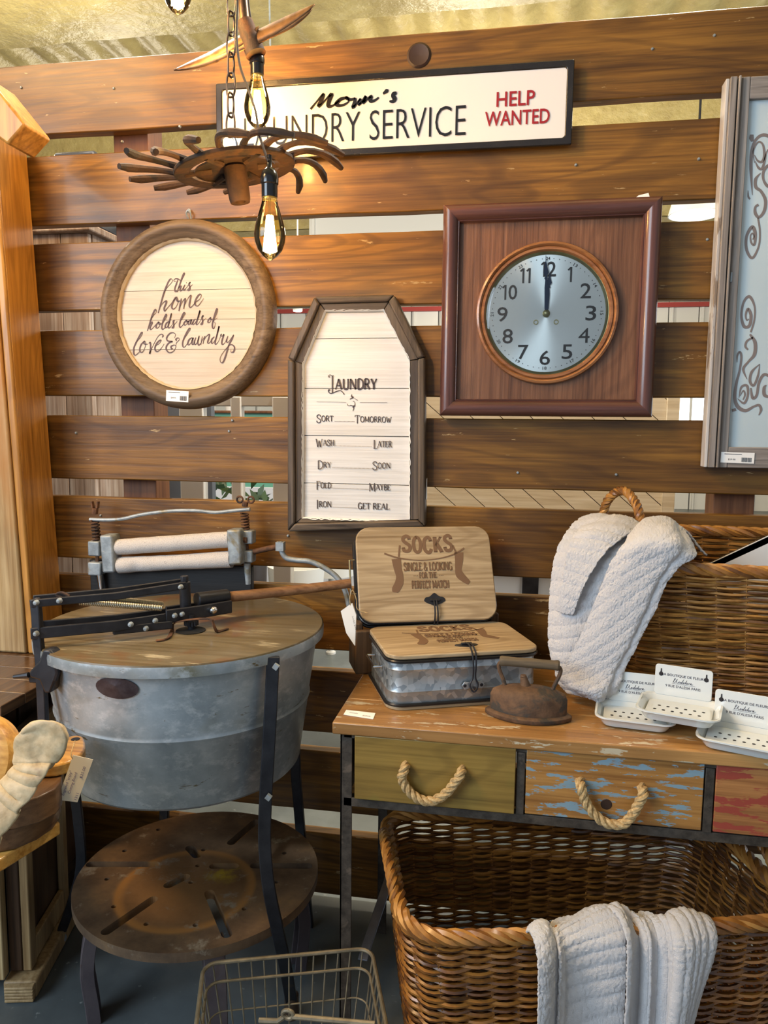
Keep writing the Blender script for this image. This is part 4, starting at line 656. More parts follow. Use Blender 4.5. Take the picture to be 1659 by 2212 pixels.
for s_, w_ in (([(0.5274,1.9504),(0.5209,2.0084),(0.52,2.0477),(0.5259,2.0729),(0.5404,2.085),(0.5606,2.08),(0.5759,2.0688)], [.001, .007, .007, .006, .007, .008, .004]), ([(0.5179,2.0874),(0.5178,2.0802),(0.5206,2.0723)], [.007, .010, .005]), ([(0.5274,2.0232),(0.5237,2.0505),(0.5325,2.0696),(0.5434,2.0639),(0.5484,2.0402),(0.5441,2.0254),(0.5339,2.0283),(0.5266,2.0413)], [.001, .003, .004, .004, .006, .006, .004, .001]),
 ([(0.5286,2.0276),(0.5369,2.0122),(0.545,2.0097),(0.5494,2.0251),(0.5528,2.046),(0.5618,2.0605)], [.001, .005, .006, .005, .003, .002]), ([(0.5427,1.9998),(0.5326,1.9866),(0.534,1.9684),(0.5461,1.9581),(0.5572,1.937),(0.5557,1.9127),(0.5453,1.8993),(0.5364,1.9088),(0.5356,1.9226),(0.5424,1.9279)], [.001, .007, .007, .006, .007, .007, .006, .007, .005, .006]),
 ([(0.543,1.8979),(0.5491,1.867),(0.5488,1.8332),(0.5361,1.8057),(0.5224,1.8247),(0.52,1.8557),(0.5312,1.8775),(0.5393,1.8612),(0.5387,1.8366),(0.5316,1.8414),(0.5288,1.8569),(0.5333,1.8629),(0.5367,1.8551),(0.5347,1.8484)], [.004, .004, .004, .006, .006, .006, .008, .007, .005, .004, .003, .003, .003, .003]), ([(0.5687,2.0212),(0.5559,2.0143),(0.5485,2.001),(0.5505,1.9828),(0.5617,1.9687),(0.5759,1.9756)], [.002, .007, .006, .005, .007, .003]), ([(0.5172,1.9615),(0.5186,1.9477),(0.5226,1.9415)], [.001, .004, .004]),
 ([(0.543,1.6318),(0.5493,1.6617),(0.5477,1.6932),(0.5349,1.716),(0.5227,1.703),(0.5195,1.6716),(0.527,1.6462),(0.539,1.6477),(0.5412,1.6713),(0.5336,1.6871),(0.5291,1.673),(0.5322,1.6604),(0.5363,1.6635)], [.004, .004, .004, .007, .005, .005, .007, .007, .007, .006, .004, .003, .002]), ([(0.5415,1.6271),(0.5541,1.6079),(0.5546,1.5794),(0.5418,1.5619),(0.5312,1.5444),(0.5412,1.5203)], [.004, .008, .008, .005, .006, .001]), ([(0.5489,1.6191),(0.5358,1.6113),(0.5329,1.5986),(0.5394,1.5906)], [.004, .005, .005, .004]),
 ([(0.5163,1.5604),(0.5159,1.5764),(0.5209,1.5853),(0.5253,1.5732),(0.5232,1.5412),(0.5174,1.5091),(0.5164,1.4736),(0.5253,1.4526),(0.5427,1.4446),(0.5604,1.4544),(0.5724,1.4577),(0.5776,1.4464),(0.5732,1.4335)], [.001, .004, .005, .005, .005, .006, .007, .009, .008, .005, .006, .006, .002]), ([(0.5148,1.4493),(0.517,1.4428)], [.009, .010]), ([(0.5255,1.4752),(0.5295,1.501),(0.5422,1.5043),(0.5453,1.4817),(0.5379,1.4624),(0.5226,1.4736)], [.001, .005, .006, .005, .006, .001]), ([(0.5283,1.4801),(0.5343,1.493),(0.5388,1.4833),(0.535,1.4704)], [.001, .003, .004, .002]),
 ([(0.5678,1.5564),(0.5511,1.5379),(0.5482,1.5155),(0.5573,1.5052),(0.5656,1.5283),(0.5678,1.5564)], [.001, .006, .006, .006, .005, .001]), ([(0.551,1.4994),(0.5567,1.4753),(0.5654,1.4818),(0.569,1.5123),(0.5799,1.5315),(0.5986,1.5219)], [.003, .007, .006, .006, .007, .005]), ([(0.5984,1.4771),(0.5836,1.4818),(0.5813,1.4995),(0.5861,1.5059)], [.004, .008, .007, .002])): stroke(m_, pl, s_, w_, h=.0003, sm=6)
m_.build('scrollwork', SCR, t, smooth=False)
sticker('price_sticker', (0.4882, -.0505, 1.3178), .077, .026, t, rot=-.02, price='$59.00')
m_ = M(); m_.bb((0.4853, -.052, 1.7477), (0.4905, -.04, 1.7714)); m_.build('catch_plate', CASTG, t, bevel=.001)
# ------------------------------------------------------------------ hanging wheel, chain, bulbs
BACKLIT_RUST = metal('backlit_dark_rust', (.030, .015, .009), (.085, .042, .020), .8, .2, 30, (.02, .014, .012), (.5, .6), .7)  # rust darkened so the wheel's backlit shade sits in its colour
WC = Vector((-.628, -.38, 1.950)); RT = Matrix.Rotation(math.radians(-8), 3, 'Y') @ Matrix.Rotation(math.radians(4), 3, 'X')
t = thing('plough_wheel_pendant', 'rusty toothed plough wheel hanging flat from the chain in front of the laundry sign', 'ornament', WC)
m_ = M(); ra = []; rb = []
for k in range(64): a = 2*PI*k/64; ra.append(WC+RT@Vector((.132*math.cos(a), .132*math.sin(a), 0))); rb.append(WC+RT@Vector((.098*math.cos(a), .098*math.sin(a), 0)))
m_.ringprism(ra, rb, RT@Vector((0, 0, .009))); m_.build('rim_disc', BACKLIT_RUST, t, bevel=.002)
m_ = M(); m_.lathe([(.088, 0), (.088, .004), (.03, .010), (.02, .012), (.02, .0)], WC, 32, 'Z', RT); m_.build('hub_plate', BACKLIT_RUST, t)
for k in range(6):
    a = 2*PI*k/6+.3; m_ = M(); m_.tube([WC+RT@Vector((.05*math.cos(a), .05*math.sin(a), .004)), WC+RT@Vector((.108*math.cos(a), .108*math.sin(a), .004))], .0075, 8); m_.build('spoke', BACKLIT_RUST, t)
for k in range(16):
    a = 2*PI*k/16+.12; pts = []
    for i in range(9):
        f = i/8; r_ = .112+.128*f; aa = a+.34*f*f; h_ = .010+.012*math.sin(f*PI)-.018*f*f+(.03*f*f if 0.2 < k/16 < .62 else 0); pts.append(WC+RT@Vector((r_*math.cos(aa), r_*math.sin(aa), h_)))
    m_ = M(); m_.tube(pts, [.0085, .0075, .0065, .0065, .007, .0075, .0085, .0090, .0060], 8); m_.build('tine', BACKLIT_RUST, t)
m_ = M(); m_.lathe([(.0001, -.060), (.012, -.060), (.012, -.066), (.021, -.068), (.023, -.060), (.0255, .006), (.0001, .008)], WC+RT@Vector((0, 0, 0)), 24, 'Z', RT); m_.build('hub_cup', BACKLIT_RUST, t)
ey_ = Vector([(-0.6426,-0.385,2.0046)][0]); m_ = M(); m_.tube([ey_+Vector((.0195*math.cos(2*PI*k/24), 0, .0195*math.sin(2*PI*k/24))) for k in range(24)], .0042, 8, True); m_.tube([ey_+Vector((0, 0, -.02)), WC+RT@Vector((-.02, 0, .0))], .006, 8); m_.build('eye_bolt', metal('bright_steel', (.35, .37, .40), (.5, .52, .55), .3, .9), t, label='bright steel eye bolt')
m_ = M(); m_.tube(smoothpts([(-0.6646,-0.39,1.9645),(-0.6484,-0.39,1.9753),(-0.6165,-0.39,1.991),(-0.6114,-0.39,1.9754),(-0.638,-0.39,1.9633)], 4), [.008]*17, 8); m_.build('iron_hook', BACKLIT_RUST, t)
t = thing('hanging_chain', 'dark iron chain of long links carrying the rusty wheel', 'chain', [(-0.6338,-0.385,2.0243)][0])
CH = [(-0.636,-0.385,2.0225),(-0.6303,-0.385,2.0499),(-0.63,-0.385,2.0718),(-0.6256,-0.385,2.0887),(-0.6296,-0.385,2.105),(-0.6305,-0.385,2.1193),(-0.6291,-0.385,2.1428),(-0.63,-0.385,2.1569),(-0.6265,-0.385,2.183),(-0.6253,-0.385,2.196),(-0.627,-0.385,2.2222),(-0.6247,-0.385,2.2388),(-0.6286,-0.385,2.2642),(-0.6273,-0.385,2.2798),(-0.6301,-0.385,2.3077),(-0.6299,-0.385,2.3242)]
CHM = metal('chain_iron', (.06, .04, .03), (.13, .09, .06), .4, .8, 20)
top_ = Vector((CH[-1][0], CH[-1][1], 4.3)); CP = [Vector(CH[0]), Vector(CH[3]), Vector(CH[6]), Vector(CH[9]), Vector(CH[12]), Vector(CH[15])]
p = CP[0].copy(); tgt = CP[-1]; L = .050; k = 0; dv = (tgt-p).normalized(); pos = p.copy()
while pos.z < 3.1:
    c = pos+dv*(L/2-.004); pts = []; ax = Vector((1, 0, 0)) if k % 2 == 0 else Vector((.35, .93, 0))
    for i in range(28):
        a = 2*PI*i/28; sx = math.cos(a); sz = math.sin(a); pts.append(c+ax*(.0095*math.copysign(abs(sx)**.6, sx))+dv*((L/2)*math.copysign(abs(sz)**.9, sz)))
    m_ = M(); m_.tube(pts, .0024, 6, True); m_.build('link', CHM, t); pos = pos+dv*(L-.009); k += 1
m_ = M(); m_.tube([pos, (pos.x, pos.y, 4.6)], .003); m_.build('hanger_wire', CHM, t)
EMB = bpy.data.materials.new('glowing_filament_and_core'); EMB.use_nodes = True; _b = EMB.node_tree.nodes['Principled BSDF']; _b.inputs['Emission Color'].default_value = (1, .62, .26, 1); _b.inputs['Emission Strength'].default_value = 330
SOCK = mat('black_bakelite', (.010, .010, .012), .18); CORD = mat('dark_brown_cord', (.035, .022, .016), .6)
def bulb(name, lab, c, cord, tilt=0, on=True, power=15):
    R = Matrix.Rotation(tilt, 3, 'Y'); c = Vector(c); t = thing(name, lab, 'light bulb', c, 'filament bulbs of the hanging lamp')
    m_ = M(); m_.lathe([(.0001, -.083), (.004, -.081), (.014, -.074), (.024, -.062), (.030, -.046), (.0315, -.032), (.029, -.015), (.023, .006), (.017, .025), (.0145, .036), (.0140, .042)], c+Vector((0, 0, .03)), 32, 'Z', R); m_.build('glass', AMBER, t, label='clear amber-tinted glass')
    m_ = M(); z = .03
    for k in range(8):
        a = 2*PI*k/8; m_.tube([c+R@Vector((.0055*math.cos(a), .0055*math.sin(a), .034)), c+R@Vector((.0125*math.cos(a+.3), .0125*math.sin(a+.3), -.034))], .0019, 6)
    m_.lathe([(.0001, .036), (.006, .034), (.009, .0), (.0115, -.028), (.009, -.036), (.0001, -.038)], c, 16, 'Z', R); m_.build('filament', EMB, t)  # solid core is added inside the wires to stand for the blown-out glow
    m_ = M(); m_.tube([c+R@Vector((0, 0, .068)), c+R@Vector((0, 0, .022))], .0022, 8); m_.lathe([(.0001, -.03), (.006, -.03), (.0001, .0)], c, 8, 'Z', R); m_.build('stem', CLEAR, t)
    m_ = M(); m_.lathe([(.0136, .066), (.0140, .074), (.0001, .074)], c, 24, 'Z', R); m_.build('brass_cap', BRASS, t)
    m_ = M(); m_.lathe([(.0001, .069), (.0158, .069), (.0158, .093), (.0178, .095), (.0180, .106), (.0150, .118), (.0090, .124), (.0055, .128), (.0048, .150), (.0001, .151)], c, 28, 'Z', R); m_.build('socket', SOCK, t, label='black socket')
    m_ = M(); m_.tube(smoothpts(cord, 6), .0026, 8); m_.build('cord', CORD, t)
    return t
b1 = Vector([(-0.5013,-0.525,1.7769)][0]); b2 = Vector([(-0.6324,-0.22,2.1469)][0]); b3 = Vector([(-0.7734,-0.34,2.3529)][0])
bulb('filament_bulb', 'lit filament bulb hanging lowest, below the toothed wheel', b1, [b1+Vector((0, 0, .148))]+[Vector(p) for p in [(-0.5034,-0.53,1.9168),(-0.5236,-0.52,1.9693),(-0.538,-0.5,2.0215),(-0.5686,-0.46,2.084),(-0.5963,-0.43,2.144),(-0.6103,-0.41,2.2091),(-0.6124,-0.4,2.2691),(-0.6115,-0.4,2.3418)]])
bulb('filament_bulb', 'lit filament bulb hanging in front of the left end of the laundry sign', b2, [b2+Vector((0, 0, .148))]+[Vector(p) for p in [(-0.6381,-0.22,2.2711),(-0.6433,-0.22,2.3225),(-0.6508,-0.22,2.3638),(-0.659,-0.22,2.4452)]])
bulb('filament_bulb', 'lit filament bulb cut off by the top edge, left of the chain', b3, [b3+Vector((0, 0, .148)), b3+Vector((0, 0, .4)), b3+Vector((.02, 0, .8))])
t = thing('blade_ornament', 'pair of long pointed rusty blades on a pipe above the sign', 'ornament', [(-0.6421,-0.24,2.2774)][0])
BLD = metal('warm_rusty_blade', (.16, .085, .04), (.30, .17, .08), .42, .75, 16, (.07, .035, .02), (.52, .62), .4)
def blade(A, B, C_, wid, y, nm, dy):      # pointed leaf between pixel-measured ends, cupped
    A, B, C_ = Vector(A), Vector(B), Vector(C_); m_ = M(); n = 24; ax = (B-A).normalized(); sd = Vector((0, 1, 0)); up = ax.cross(sd).normalized()
    vs = []
    for i in range(n+1):
        f = i/n; cpt = A*(1-f)**2+C_*2*f*(1-f)+B*f*f; w_ = wid*math.sin(PI*f)**.75*(1+.12*math.sin(f*9))+.0006
        for k in range(7):
            q = -1+k/3; vs.append(cpt+sd*(q*w_*.45+.2*w_*q*q)+up*(-.15*w_*q*q+.62*w_*q))
    m_.add(vs, [(i*7+k, i*7+k+1, (i+1)*7+k+1, (i+1)*7+k) for i in range(n) for k in range(6)]); m_.build(nm, BLD, t, solid=.0035)
ps = [(-0.8316,-0.24,2.2323),(-0.4866,-0.24,2.3503),(-0.6556,-0.24,2.2875),(-0.7893,-0.24,2.2398),(-0.6193,-0.24,2.313),(-0.7034,-0.24,2.2788),(-0.7219,-0.24,2.2658),(-0.4931,-0.24,2.3409),(-0.6026,-0.24,2.3057),(-0.7682,-0.24,2.2507),(-0.5747,-0.24,2.3075),(-0.6817,-0.24,2.2833)]
blade(ps[0], ps[1], ps[2], .040, -.24, 'long_blade', 0); blade(ps[3], ps[4], ps[5], .036, -.24, 'short_blade', 0); blade(ps[6], ps[7], ps[8], .038, -.24, 'blade_tip', 0)
m_ = M(); q = [(-0.657,-0.235,2.3284),(-0.6295,-0.235,2.2554)]; m_.tube([Vector(q[0]), Vector(q[1])], [.020, .024], 20); m_.build('pipe', RUST, t)
m_ = M(); q = [(-0.6631,-0.24,2.4146),(-0.653,-0.24,2.3135)]; m_.tube([Vector(q[0]), Vector(q[1])], .012, 12); m_.tube([Vector(q[0]), (q[0][0], q[0][1], 4.6)], .004); m_.build('hanger', CHM, t)
for u0, lb_ in ((-3.5043, 'thin grey wire hanging from the ceiling in the top left corner'), (-1.5833, 'thin grey wire hanging from the ceiling right of the rusty blades')):
    m_ = M(); m_.tube([(u0, 2.7, 4.62), (u0+.02, 2.7, 2.9)], .006, 6); tag(m_.build('hanging_wire', CASTG), lb_, 'wire')
# ------------------------------------------------------------------ washing machine
t = thing('washing_machine', 'antique galvanized tub washing machine with black lever gear and wringer', 'washing machine', (-.76, -.39, 0))
TX, TY = -.760, -.392
m_ = M(); pf = [(.0001, .612), (.255, .612), (.262, .606), (.267, .612), (.268, .62), (.2885, .758), (.2908, .761), (.2920, .765), (.2908, .769), (.2900, .773), (.312, .925), (.309, .925), (.288, .78), (.264, .63), (.0001, .628)]
m_.lathe(pf, (TX, TY, 0), 96); m_.build('tub', GALV, t, ang=30)
LIDW = wood('stained_lid', (.07, .05, .02), (.165, .12, .055), (.22, .185, .12), 'X', .7, .38, coat=.15, blotch=.9, bump=.1, stain=(.14, .06, .02), figure=.3, wear=(.36, .31, .20), wearamt=(.62, .70), wscale=6)
m_ = M(); m_.lathe([(.0001, .921), (.316, .921), (.321, .913), (.3235, .913), (.325, .928), (.322, .934), (.0001, .9345)], (TX+.0, TY-.004, 0), 96); m_.build('lid', LIDW, t, ang=30)
m_ = M(); m_.lathe([(.3250, .9315), (.3262, .924), (.3255, .909), (.3215, .9085)], (TX, TY-.004, 0), 96); m_.build('lid_rim', GALV, t)
bc = [Vector(p) for p in [(-0.7634,-0.688,0.907),(-0.8135,-0.672,0.882),(-0.7197,-0.695,0.8964),(-0.7664,-0.685,0.8669)]]
m_ = M(); vs = []; a0 = math.atan2(bc[0].y-TY, bc[0].x-TX); zc = (bc[0].z+bc[3].z)/2
for k in range(24):
    a = 2*PI*k/24; th = a0+.150*math.cos(a); z = zc-.006+.0225*math.sin(a); r_ = .268+(z-.62)*(.044/.305)+.0025; vs.append((TX+r_*math.cos(th), TY+r_*math.sin(th), z))
m_.add(vs+[(TX+(.268+(zc-.62)*(.044/.305)+.006)*math.cos(a0), TY+(.268+(zc-.62)*(.044/.305)+.006)*math.sin(a0), zc)], [(k, (k+1) % 24, 24) for k in range(24)]); m_.build('oval_badge', metal('dark_badge', (.05, .035, .04), (.09, .07, .075), .5, .6, 40), t, smooth=False)
def strap(pts, w_, d_, name, mt=None, par=None, wdir=(1, 0, 0), bev=.002):   # flat bar along a path
    P = [Vector(p) for p in pts]; m_ = M(); vs = []; n = len(P)
    for i, p in enumerate(P):
        tt = (P[min(i+1, n-1)]-P[max(i-1, 0)]).normalized(); wd = Vector(wdir); wd = (wd-tt*wd.dot(tt)).normalized(); dd = tt.cross(wd)
        vs += [p-wd*w_/2-dd*d_/2, p+wd*w_/2-dd*d_/2, p+wd*w_/2+dd*d_/2, p-wd*w_/2+dd*d_/2]
    m_.add(vs, [(4*i+k, 4*i+(k+1) % 4, 4*i+4+(k+1) % 4, 4*i+4+k) for i in range(n-1) for k in range(4)]+[(3, 2, 1, 0), (4*n-4, 4*n-3, 4*n-2, 4*n-1)])
    return m_.build(name, mt or BLACK, par if par is not None else t, bevel=bev)
lg = smoothpts([(-0.4846,-0.572,0.9244),(-0.4915,-0.575,0.7845),(-0.502,-0.578,0.6029),(-0.5037,-0.578,0.5099),(-0.4962,-0.575,0.4149),(-0.4839,-0.555,0.3073),(-0.484,-0.5,0.1789),(-0.4919,-0.43,0.036)], 4)
strap(lg, .027, .014, 'leg', wdir=(1, .35, 0)); m_ = M(); m_.tube([Vector(lg[-1])+Vector((0, 0, .02)), (lg[-1].x, lg[-1].y, .0)], .017, 12); m_.build('foot', metal('worn_caster', (.07, .045, .03), (.12, .08, .05), .6, .4), t)
lg = smoothpts([(-1.0633,-0.43,0.819),(-1.0634,-0.42,0.6771),(-1.0583,-0.4,0.5029),(-1.0559,-0.39,0.401),(-1.0635,-0.375,0.2804),(-1.1166,-0.34,0.15),(-1.1718,-0.305,0.0428)], 4)
strap(lg, .024, .014, 'leg', wdir=(1, .35, 0)); m_ = M(); m_.lathe([(.0001, -.017), (.011, -.014), (.016, 0), (.012, .013), (.0001, .018)], (lg[-1].x-.005, lg[-1].y, .017), 20); m_.build('foot', CASTG, t)
for (x, y) in ((-.95, -.13), (-.57, -.13)):
    strap([(x*.98-.02, y, .86), (x, y, .45), (x+(-.03 if x < -.8 else .03), y+.02, .0)], .026, .014, 'leg')
for p in [(-0.4748,-0.584,0.9073),(-0.4906,-0.59,0.6284)]: m_ = M(); m_.box(p, (.011, .008, .011), ry=.6); m_.build('leg_bolt', CASTG, t)
m_ = M(); m_.tube([(TX, TY, .612), (TX, TY, .52)], [.05, .03], 16); m_.box((TX, TY+.03, .60), (.50, .03, .02)); m_.build('gear_housing', BLACK, t)
# lever gear
strap([(-0.9666,-0.65,1.0382),(-0.964,-0.65,1.0034),(-0.9639,-0.65,0.9595),(-0.96,-0.65,0.9057),(-0.9594,-0.65,0.7764),(-0.9598,-0.65,0.6956)], .019, .014, 'post_bar'); strap([(-0.9868,-0.615,1.0332),(-0.9842,-0.615,0.9486),(-0.9807,-0.615,0.8833)], .014, .010, 'post_bar')
strap([(-0.9705,-0.66,1.0306),(-0.8332,-0.57,1.0329),(-0.7282,-0.452,1.0374)], .0165, .007, 'upper_arm', wdir=(0, 0, 1)); strap([(-0.9935,-0.618,1.0296),(-0.857,-0.528,1.0327),(-0.7466,-0.412,1.037)], .0165, .007, 'upper_arm', wdir=(0, 0, 1))
strap([(-0.972,-0.662,0.9682),(-0.8341,-0.572,0.9689),(-0.73,-0.456,0.968)], .024, .007, 'lower_arm', wdir=(0, 0, 1)); strap([(-0.9919,-0.618,0.972),(-0.8578,-0.53,0.9721),(-0.7502,-0.412,0.9691)], .020, .007, 'lower_arm', wdir=(0, 0, 1))
strap([(-0.7592,-0.492,0.9732),(-0.7072,-0.432,0.9719),(-0.6568,-0.362,0.971)], .030, .008, 'lever_plate', wdir=(0, 0, 1)); strap([(-0.7808,-0.448,0.9719),(-0.7257,-0.39,0.9718),(-0.6713,-0.325,0.9706)], .026, .008, 'lever_plate', wdir=(0, 0, 1))
strap([(-0.8409,-0.572,0.9584),(-0.7481,-0.484,0.9539)], .018, .010, 'pivot_block', wdir=(0, 0, 1))
q = [(-0.7415,-0.432,1.0541),(-0.7407,-0.432,1.0413),(-0.7407,-0.432,1.0402),(-0.7398,-0.432,0.9745)]; m_ = M(); m_.tube([q[0], q[1]], .0095, 8); m_.tube([q[2], q[3]], .0125, 20); m_.build('pivot_post', BLACK, t, bevel=.001)
q = [(-0.7233,-0.41,0.9941),(-0.6725,-0.345,0.991)]; m_ = M(); m_.tube([q[0], q[1]], .0175, 20); m_.build('handle_socket', BLACK, t, bevel=.003)
q = [(-0.6772,-0.345,0.9885),(-0.5459,-0.28,0.9955),(-0.4021,-0.215,1.0085)]; m_ = M(); m_.tube(q, [.0125, .0120, .0115], 20); m_.build('lever_handle', wood('lever_wood', (.10, .045, .02), (.24, .115, .05), (.36, .19, .09), 'X', 1.2, .4), t, label='long brown wooden lever handle')
m_ = M()
for p in [(-0.9593,-0.658,1.0327),(-0.9211,-0.637,1.0337),(-0.9594,-0.662,0.9689),(-0.8087,-0.556,0.9692),(-0.7725,-0.516,0.9692),(-0.7874,-0.53,0.9544),(-0.735,-0.466,1.0358),(-0.7431,-0.482,0.9737),(-0.7321,-0.468,0.974)]: m_.lathe([(.0001, -.006), (.004, -.005), (.0058, -.001), (.006, .003)], p, 12, 'Y')
m_.build('rivets', CASTG, t)['kind'] = 'stuff'
m_ = M(); m_.lathe([(.0001, -.010), (.005, -.009), (.0085, -.004), (.0085, .003)], [(-0.6809,-0.412,0.9728)][0], 16, 'Y'); m_.build('shiny_bolt', SHINE, t)
def coil(a, b, R, r, n, m_):
    a, b = Vector(a), Vector(b); d = (b-a).normalized(); u_ = d.orthogonal().normalized(); w_ = d.cross(u_); m_.tube([a+(b-a)*i/(n*8)+(u_*math.cos(2*PI*i/8)+w_*math.sin(2*PI*i/8))*R for i in range(n*8+1)], r, 5)
sp = [(-0.8987,-0.6,1.0244),(-0.7761,-0.475,0.9872),(-0.8732,-0.52,1.0136),(-0.7912,-0.44,0.9867)]
for k in (0, 2):
    m_ = M(); coil(sp[k], sp[k+1], .0062, .0014, 46, m_); m_.build('tension_spring', mat('spring_steel', (.5, .47, .38), .3, .9), t)
m_ = M(); m_.tube(smoothpts([(-0.8924,-0.61,1.027),(-0.9156,-0.61,1.0278),(-0.9366,-0.61,1.0346),(-0.9449,-0.61,1.0401),(-0.9309,-0.61,1.0448),(-0.9152,-0.61,1.0377)], 4), .003, 6); m_.build('spring_hook', RUST, t)
m_ = M(); m_.box([(-0.9762,-0.6,0.8687)][0], (.030, .10, .022)); m_.prism([(-0.9707,-0.675,0.8914),(-0.9466,-0.675,0.9163),(-0.9372,-0.675,0.9401),(-0.9227,-0.675,0.941),(-0.9069,-0.675,0.9266),(-0.9041,-0.675,0.8931),(-0.913,-0.675,0.8779),(-0.9246,-0.675,0.8499),(-0.9371,-0.675,0.8489),(-0.9484,-0.675,0.8754),(-0.9691,-0.675,0.8798)], (0, .03, 0)); m_.build('clamp_casting', BLACK, t, bevel=.004)
m_ = M(); m_.tube([(-0.9227,-0.67,0.9241),(-0.9127,-0.67,0.9151),(-0.9095,-0.67,0.894),(-0.9164,-0.67,0.8779)], .006, 8); m_.tube([(-1.0161,-0.66,0.8735),(-0.9818,-0.66,0.8799)], [.004, .006], 8); m_.build('clamp_screw', BLACK, t)
m_ = M(); hc = Vector([(-0.7164,-0.4579,0.935)][0]); m_.lathe([(.0001, .0002), (.033, .0002), (.033, .0012), (.0001, .0012)], hc, 28); m_.build('lid_hole', mat('dark_opening', (.006, .006, .006), .9), t, label='dark round opening in the lid')
m_ = M(); vs = [];
for k in range(32):
    a = 2*PI*k/32; r_ = .0165 if k % 2 else .0135; vs.append(hc+Vector((r_*math.cos(a)-.003, r_*math.sin(a)+.01, .010)))
m_.prism(vs, (0, 0, .010)); m_.tube([hc+Vector((-.003, .01, -.0)), hc+Vector((-.003, .01, .034))], .008, 12); m_.build('pinion_gear', BLACK, t)
strap(smoothpts([(-0.751,-0.5559,0.937),(-0.735,-0.5343,0.937)]+[(-0.7528,-0.475,0.9375),(-0.7435,-0.475,0.9571),(-0.6665,-0.475,0.9698),(-0.6537,-0.475,0.9537)]+[(-0.6518,-0.4593,0.937),(-0.6384,-0.4324,0.937)], 3), .009, .003, 'lid_handle', BRASS if False else RUST, wdir=(0, 1, 0), bev=.0008)
# wringer
m_ = M(); m_.bb((-1.21, -.052, .86), (-0.72, -.030, 1.0079)); m_.build('wringer_board', wood('black_board', (.003, .003, .004), (.007, .007, .007), (.014, .013, .013), 'X', 1, .5), t, bevel=.003)
RUB = mat('cracked_white_rubber', (.52, .49, .46), .8); g = G(RUB); v = g.coord((1, 1, 1)); vo = g.n('ShaderNodeTexVoronoi', _feature='DISTANCE_TO_EDGE'); vo.inputs['Scale'].default_value = 260; g.l(v, vo.inputs['Vector'])
g.col(g.mix(g.ramp(vo.outputs[0], [(.0, (1, 1, 1)), (.07, (0, 0, 0))]), (.56, .53, .50), (.30, .27, .25))); g.bump(vo.outputs[0], .5, .002)
def roller(a, b, r0, dent, nm):
    a, b = Vector(a), Vector(b); n = 60; m_ = M(); vs = []; d = (b-a).normalized(); u_ = Vector((0, -1, 0)); w_ = d.cross(u_)
    for i in range(n+1):
        f = i/n
        for k in range(24):
            an = 2*PI*k/24; r_ = r0*(1+.03*noise.noise(Vector((f*12, math.cos(an), math.sin(an))))); r_ *= 1-dent*.55*math.exp(-((f-.17)/.055)**2)*max(0, math.cos(an-.4))**2
            if dent: r_ *= 1-.10*math.sin(PI*f)**2
            vs.append(a+(b-a)*f+u_*math.cos(an)*r_+w_*math.sin(an)*r_)
    m_.add(vs, [(i*24+k, i*24+(k+1) % 24, (i+1)*24+(k+1) % 24, (i+1)*24+k) for i in range(n) for k in range(24)]+[tuple(range(24)), tuple(n*24+k for k in range(23, -1, -1))]); return m_.build(nm, RUB, t)
q = [(-1.1074,-0.075,1.0509),(-0.772,-0.075,1.0854),(-1.1034,-0.075,0.9993),(-0.7687,-0.075,1.0302)]
roller(q[0], q[1], .0225, 0, 'wringer_roller'); o_ = roller(q[2], q[3], .0235, .55, 'wringer_roller'); o_['label'] = 'split and dented lower roller'
m_ = M(); m_.tube([q[0], Vector(q[0])-Vector((.03, 0, 0))], .009); m_.tube([q[1], Vector(q[1])+Vector((.05, 0, 0))], .009); m_.tube([q[2], Vector(q[2])-Vector((.03, 0, 0))], .010); m_.tube([Vector(q[2])+Vector((.01, -.004, 0)), q[3]], .0125); m_.build('roller_shafts', RUST, t)
for (u0, v0, u1, v1) in ((222, 1154, 250, 1238), (492, 1140, 528, 1220)):
    a = Vector([(-1.1458,-0.085,1.0879)][0]) if u0 == 222 else Vector([(-0.7716,-0.085,1.1162)][0]); b = Vector([(-1.104,-0.085,0.9811)][0]) if u0 == 222 else Vector([(-0.729,-0.085,1.0194)][0])
    m_ = M(); m_.box(((a.x+b.x)/2, -.078, (a.z+b.z)/2), (abs(b.x-a.x)*.92, .05, abs(a.z-b.z)), ry=math.radians(-3)); m_.build('bearing_block', CASTG, t, bevel=.006)
for (A, B) in ([(-1.1987,-0.06,1.0652),(-1.1627,-0.06,1.0223)], [(-1.2009,-0.06,1.0046),(-1.1603,-0.06,0.9659)], [(-0.744,-0.06,1.1113),(-0.707,-0.06,1.074)], [(-0.7393,-0.06,1.056),(-0.7075,-0.06,1.0223)]):
    m_ = M(); m_.bb((A[0], -.078, A[2]), (B[0], -.045, B[2])); m_.build('side_block', CASTG, t, bevel=.004)
m_ = M(); m_.tube([[(-1.1786,-0.06,1.102)][0], [(-1.1805,-0.06,0.9677)][0]], .0055, 8); m_.build('screw_rod', RUST, t); m_ = M(); m_.tube([[(-0.7329,-0.06,1.1425)][0], [(-0.7276,-0.06,1.0202)][0]], .0055, 8); m_.build('screw_rod', RUST, t)
for A, B in (([(-1.1836,-0.06,1.1231)][0], [(-1.1799,-0.06,1.0672)][0]), ([(-0.7354,-0.06,1.1577)][0], [(-0.732,-0.06,1.1117)][0])):
    m_ = M(); coil(A, B, .0105, .0026, 6, m_); m_.build('pressure_spring', RUST, t)
q = [(-1.183,-0.06,1.1417),(-1.181,-0.06,1.1577),(-0.7339,-0.06,1.1757),(-0.7324,-0.06,1.1885)]
m_ = M(); m_.tube([q[0], q[1]], .009, 8)
for s in (-1, 1): m_.box((q[1][0]+s*.008, -.06, q[1][2]+.010), (.005, .012, .02), ry=s*.15)
m_.build('wing_nut', RUST, t, bevel=.001)
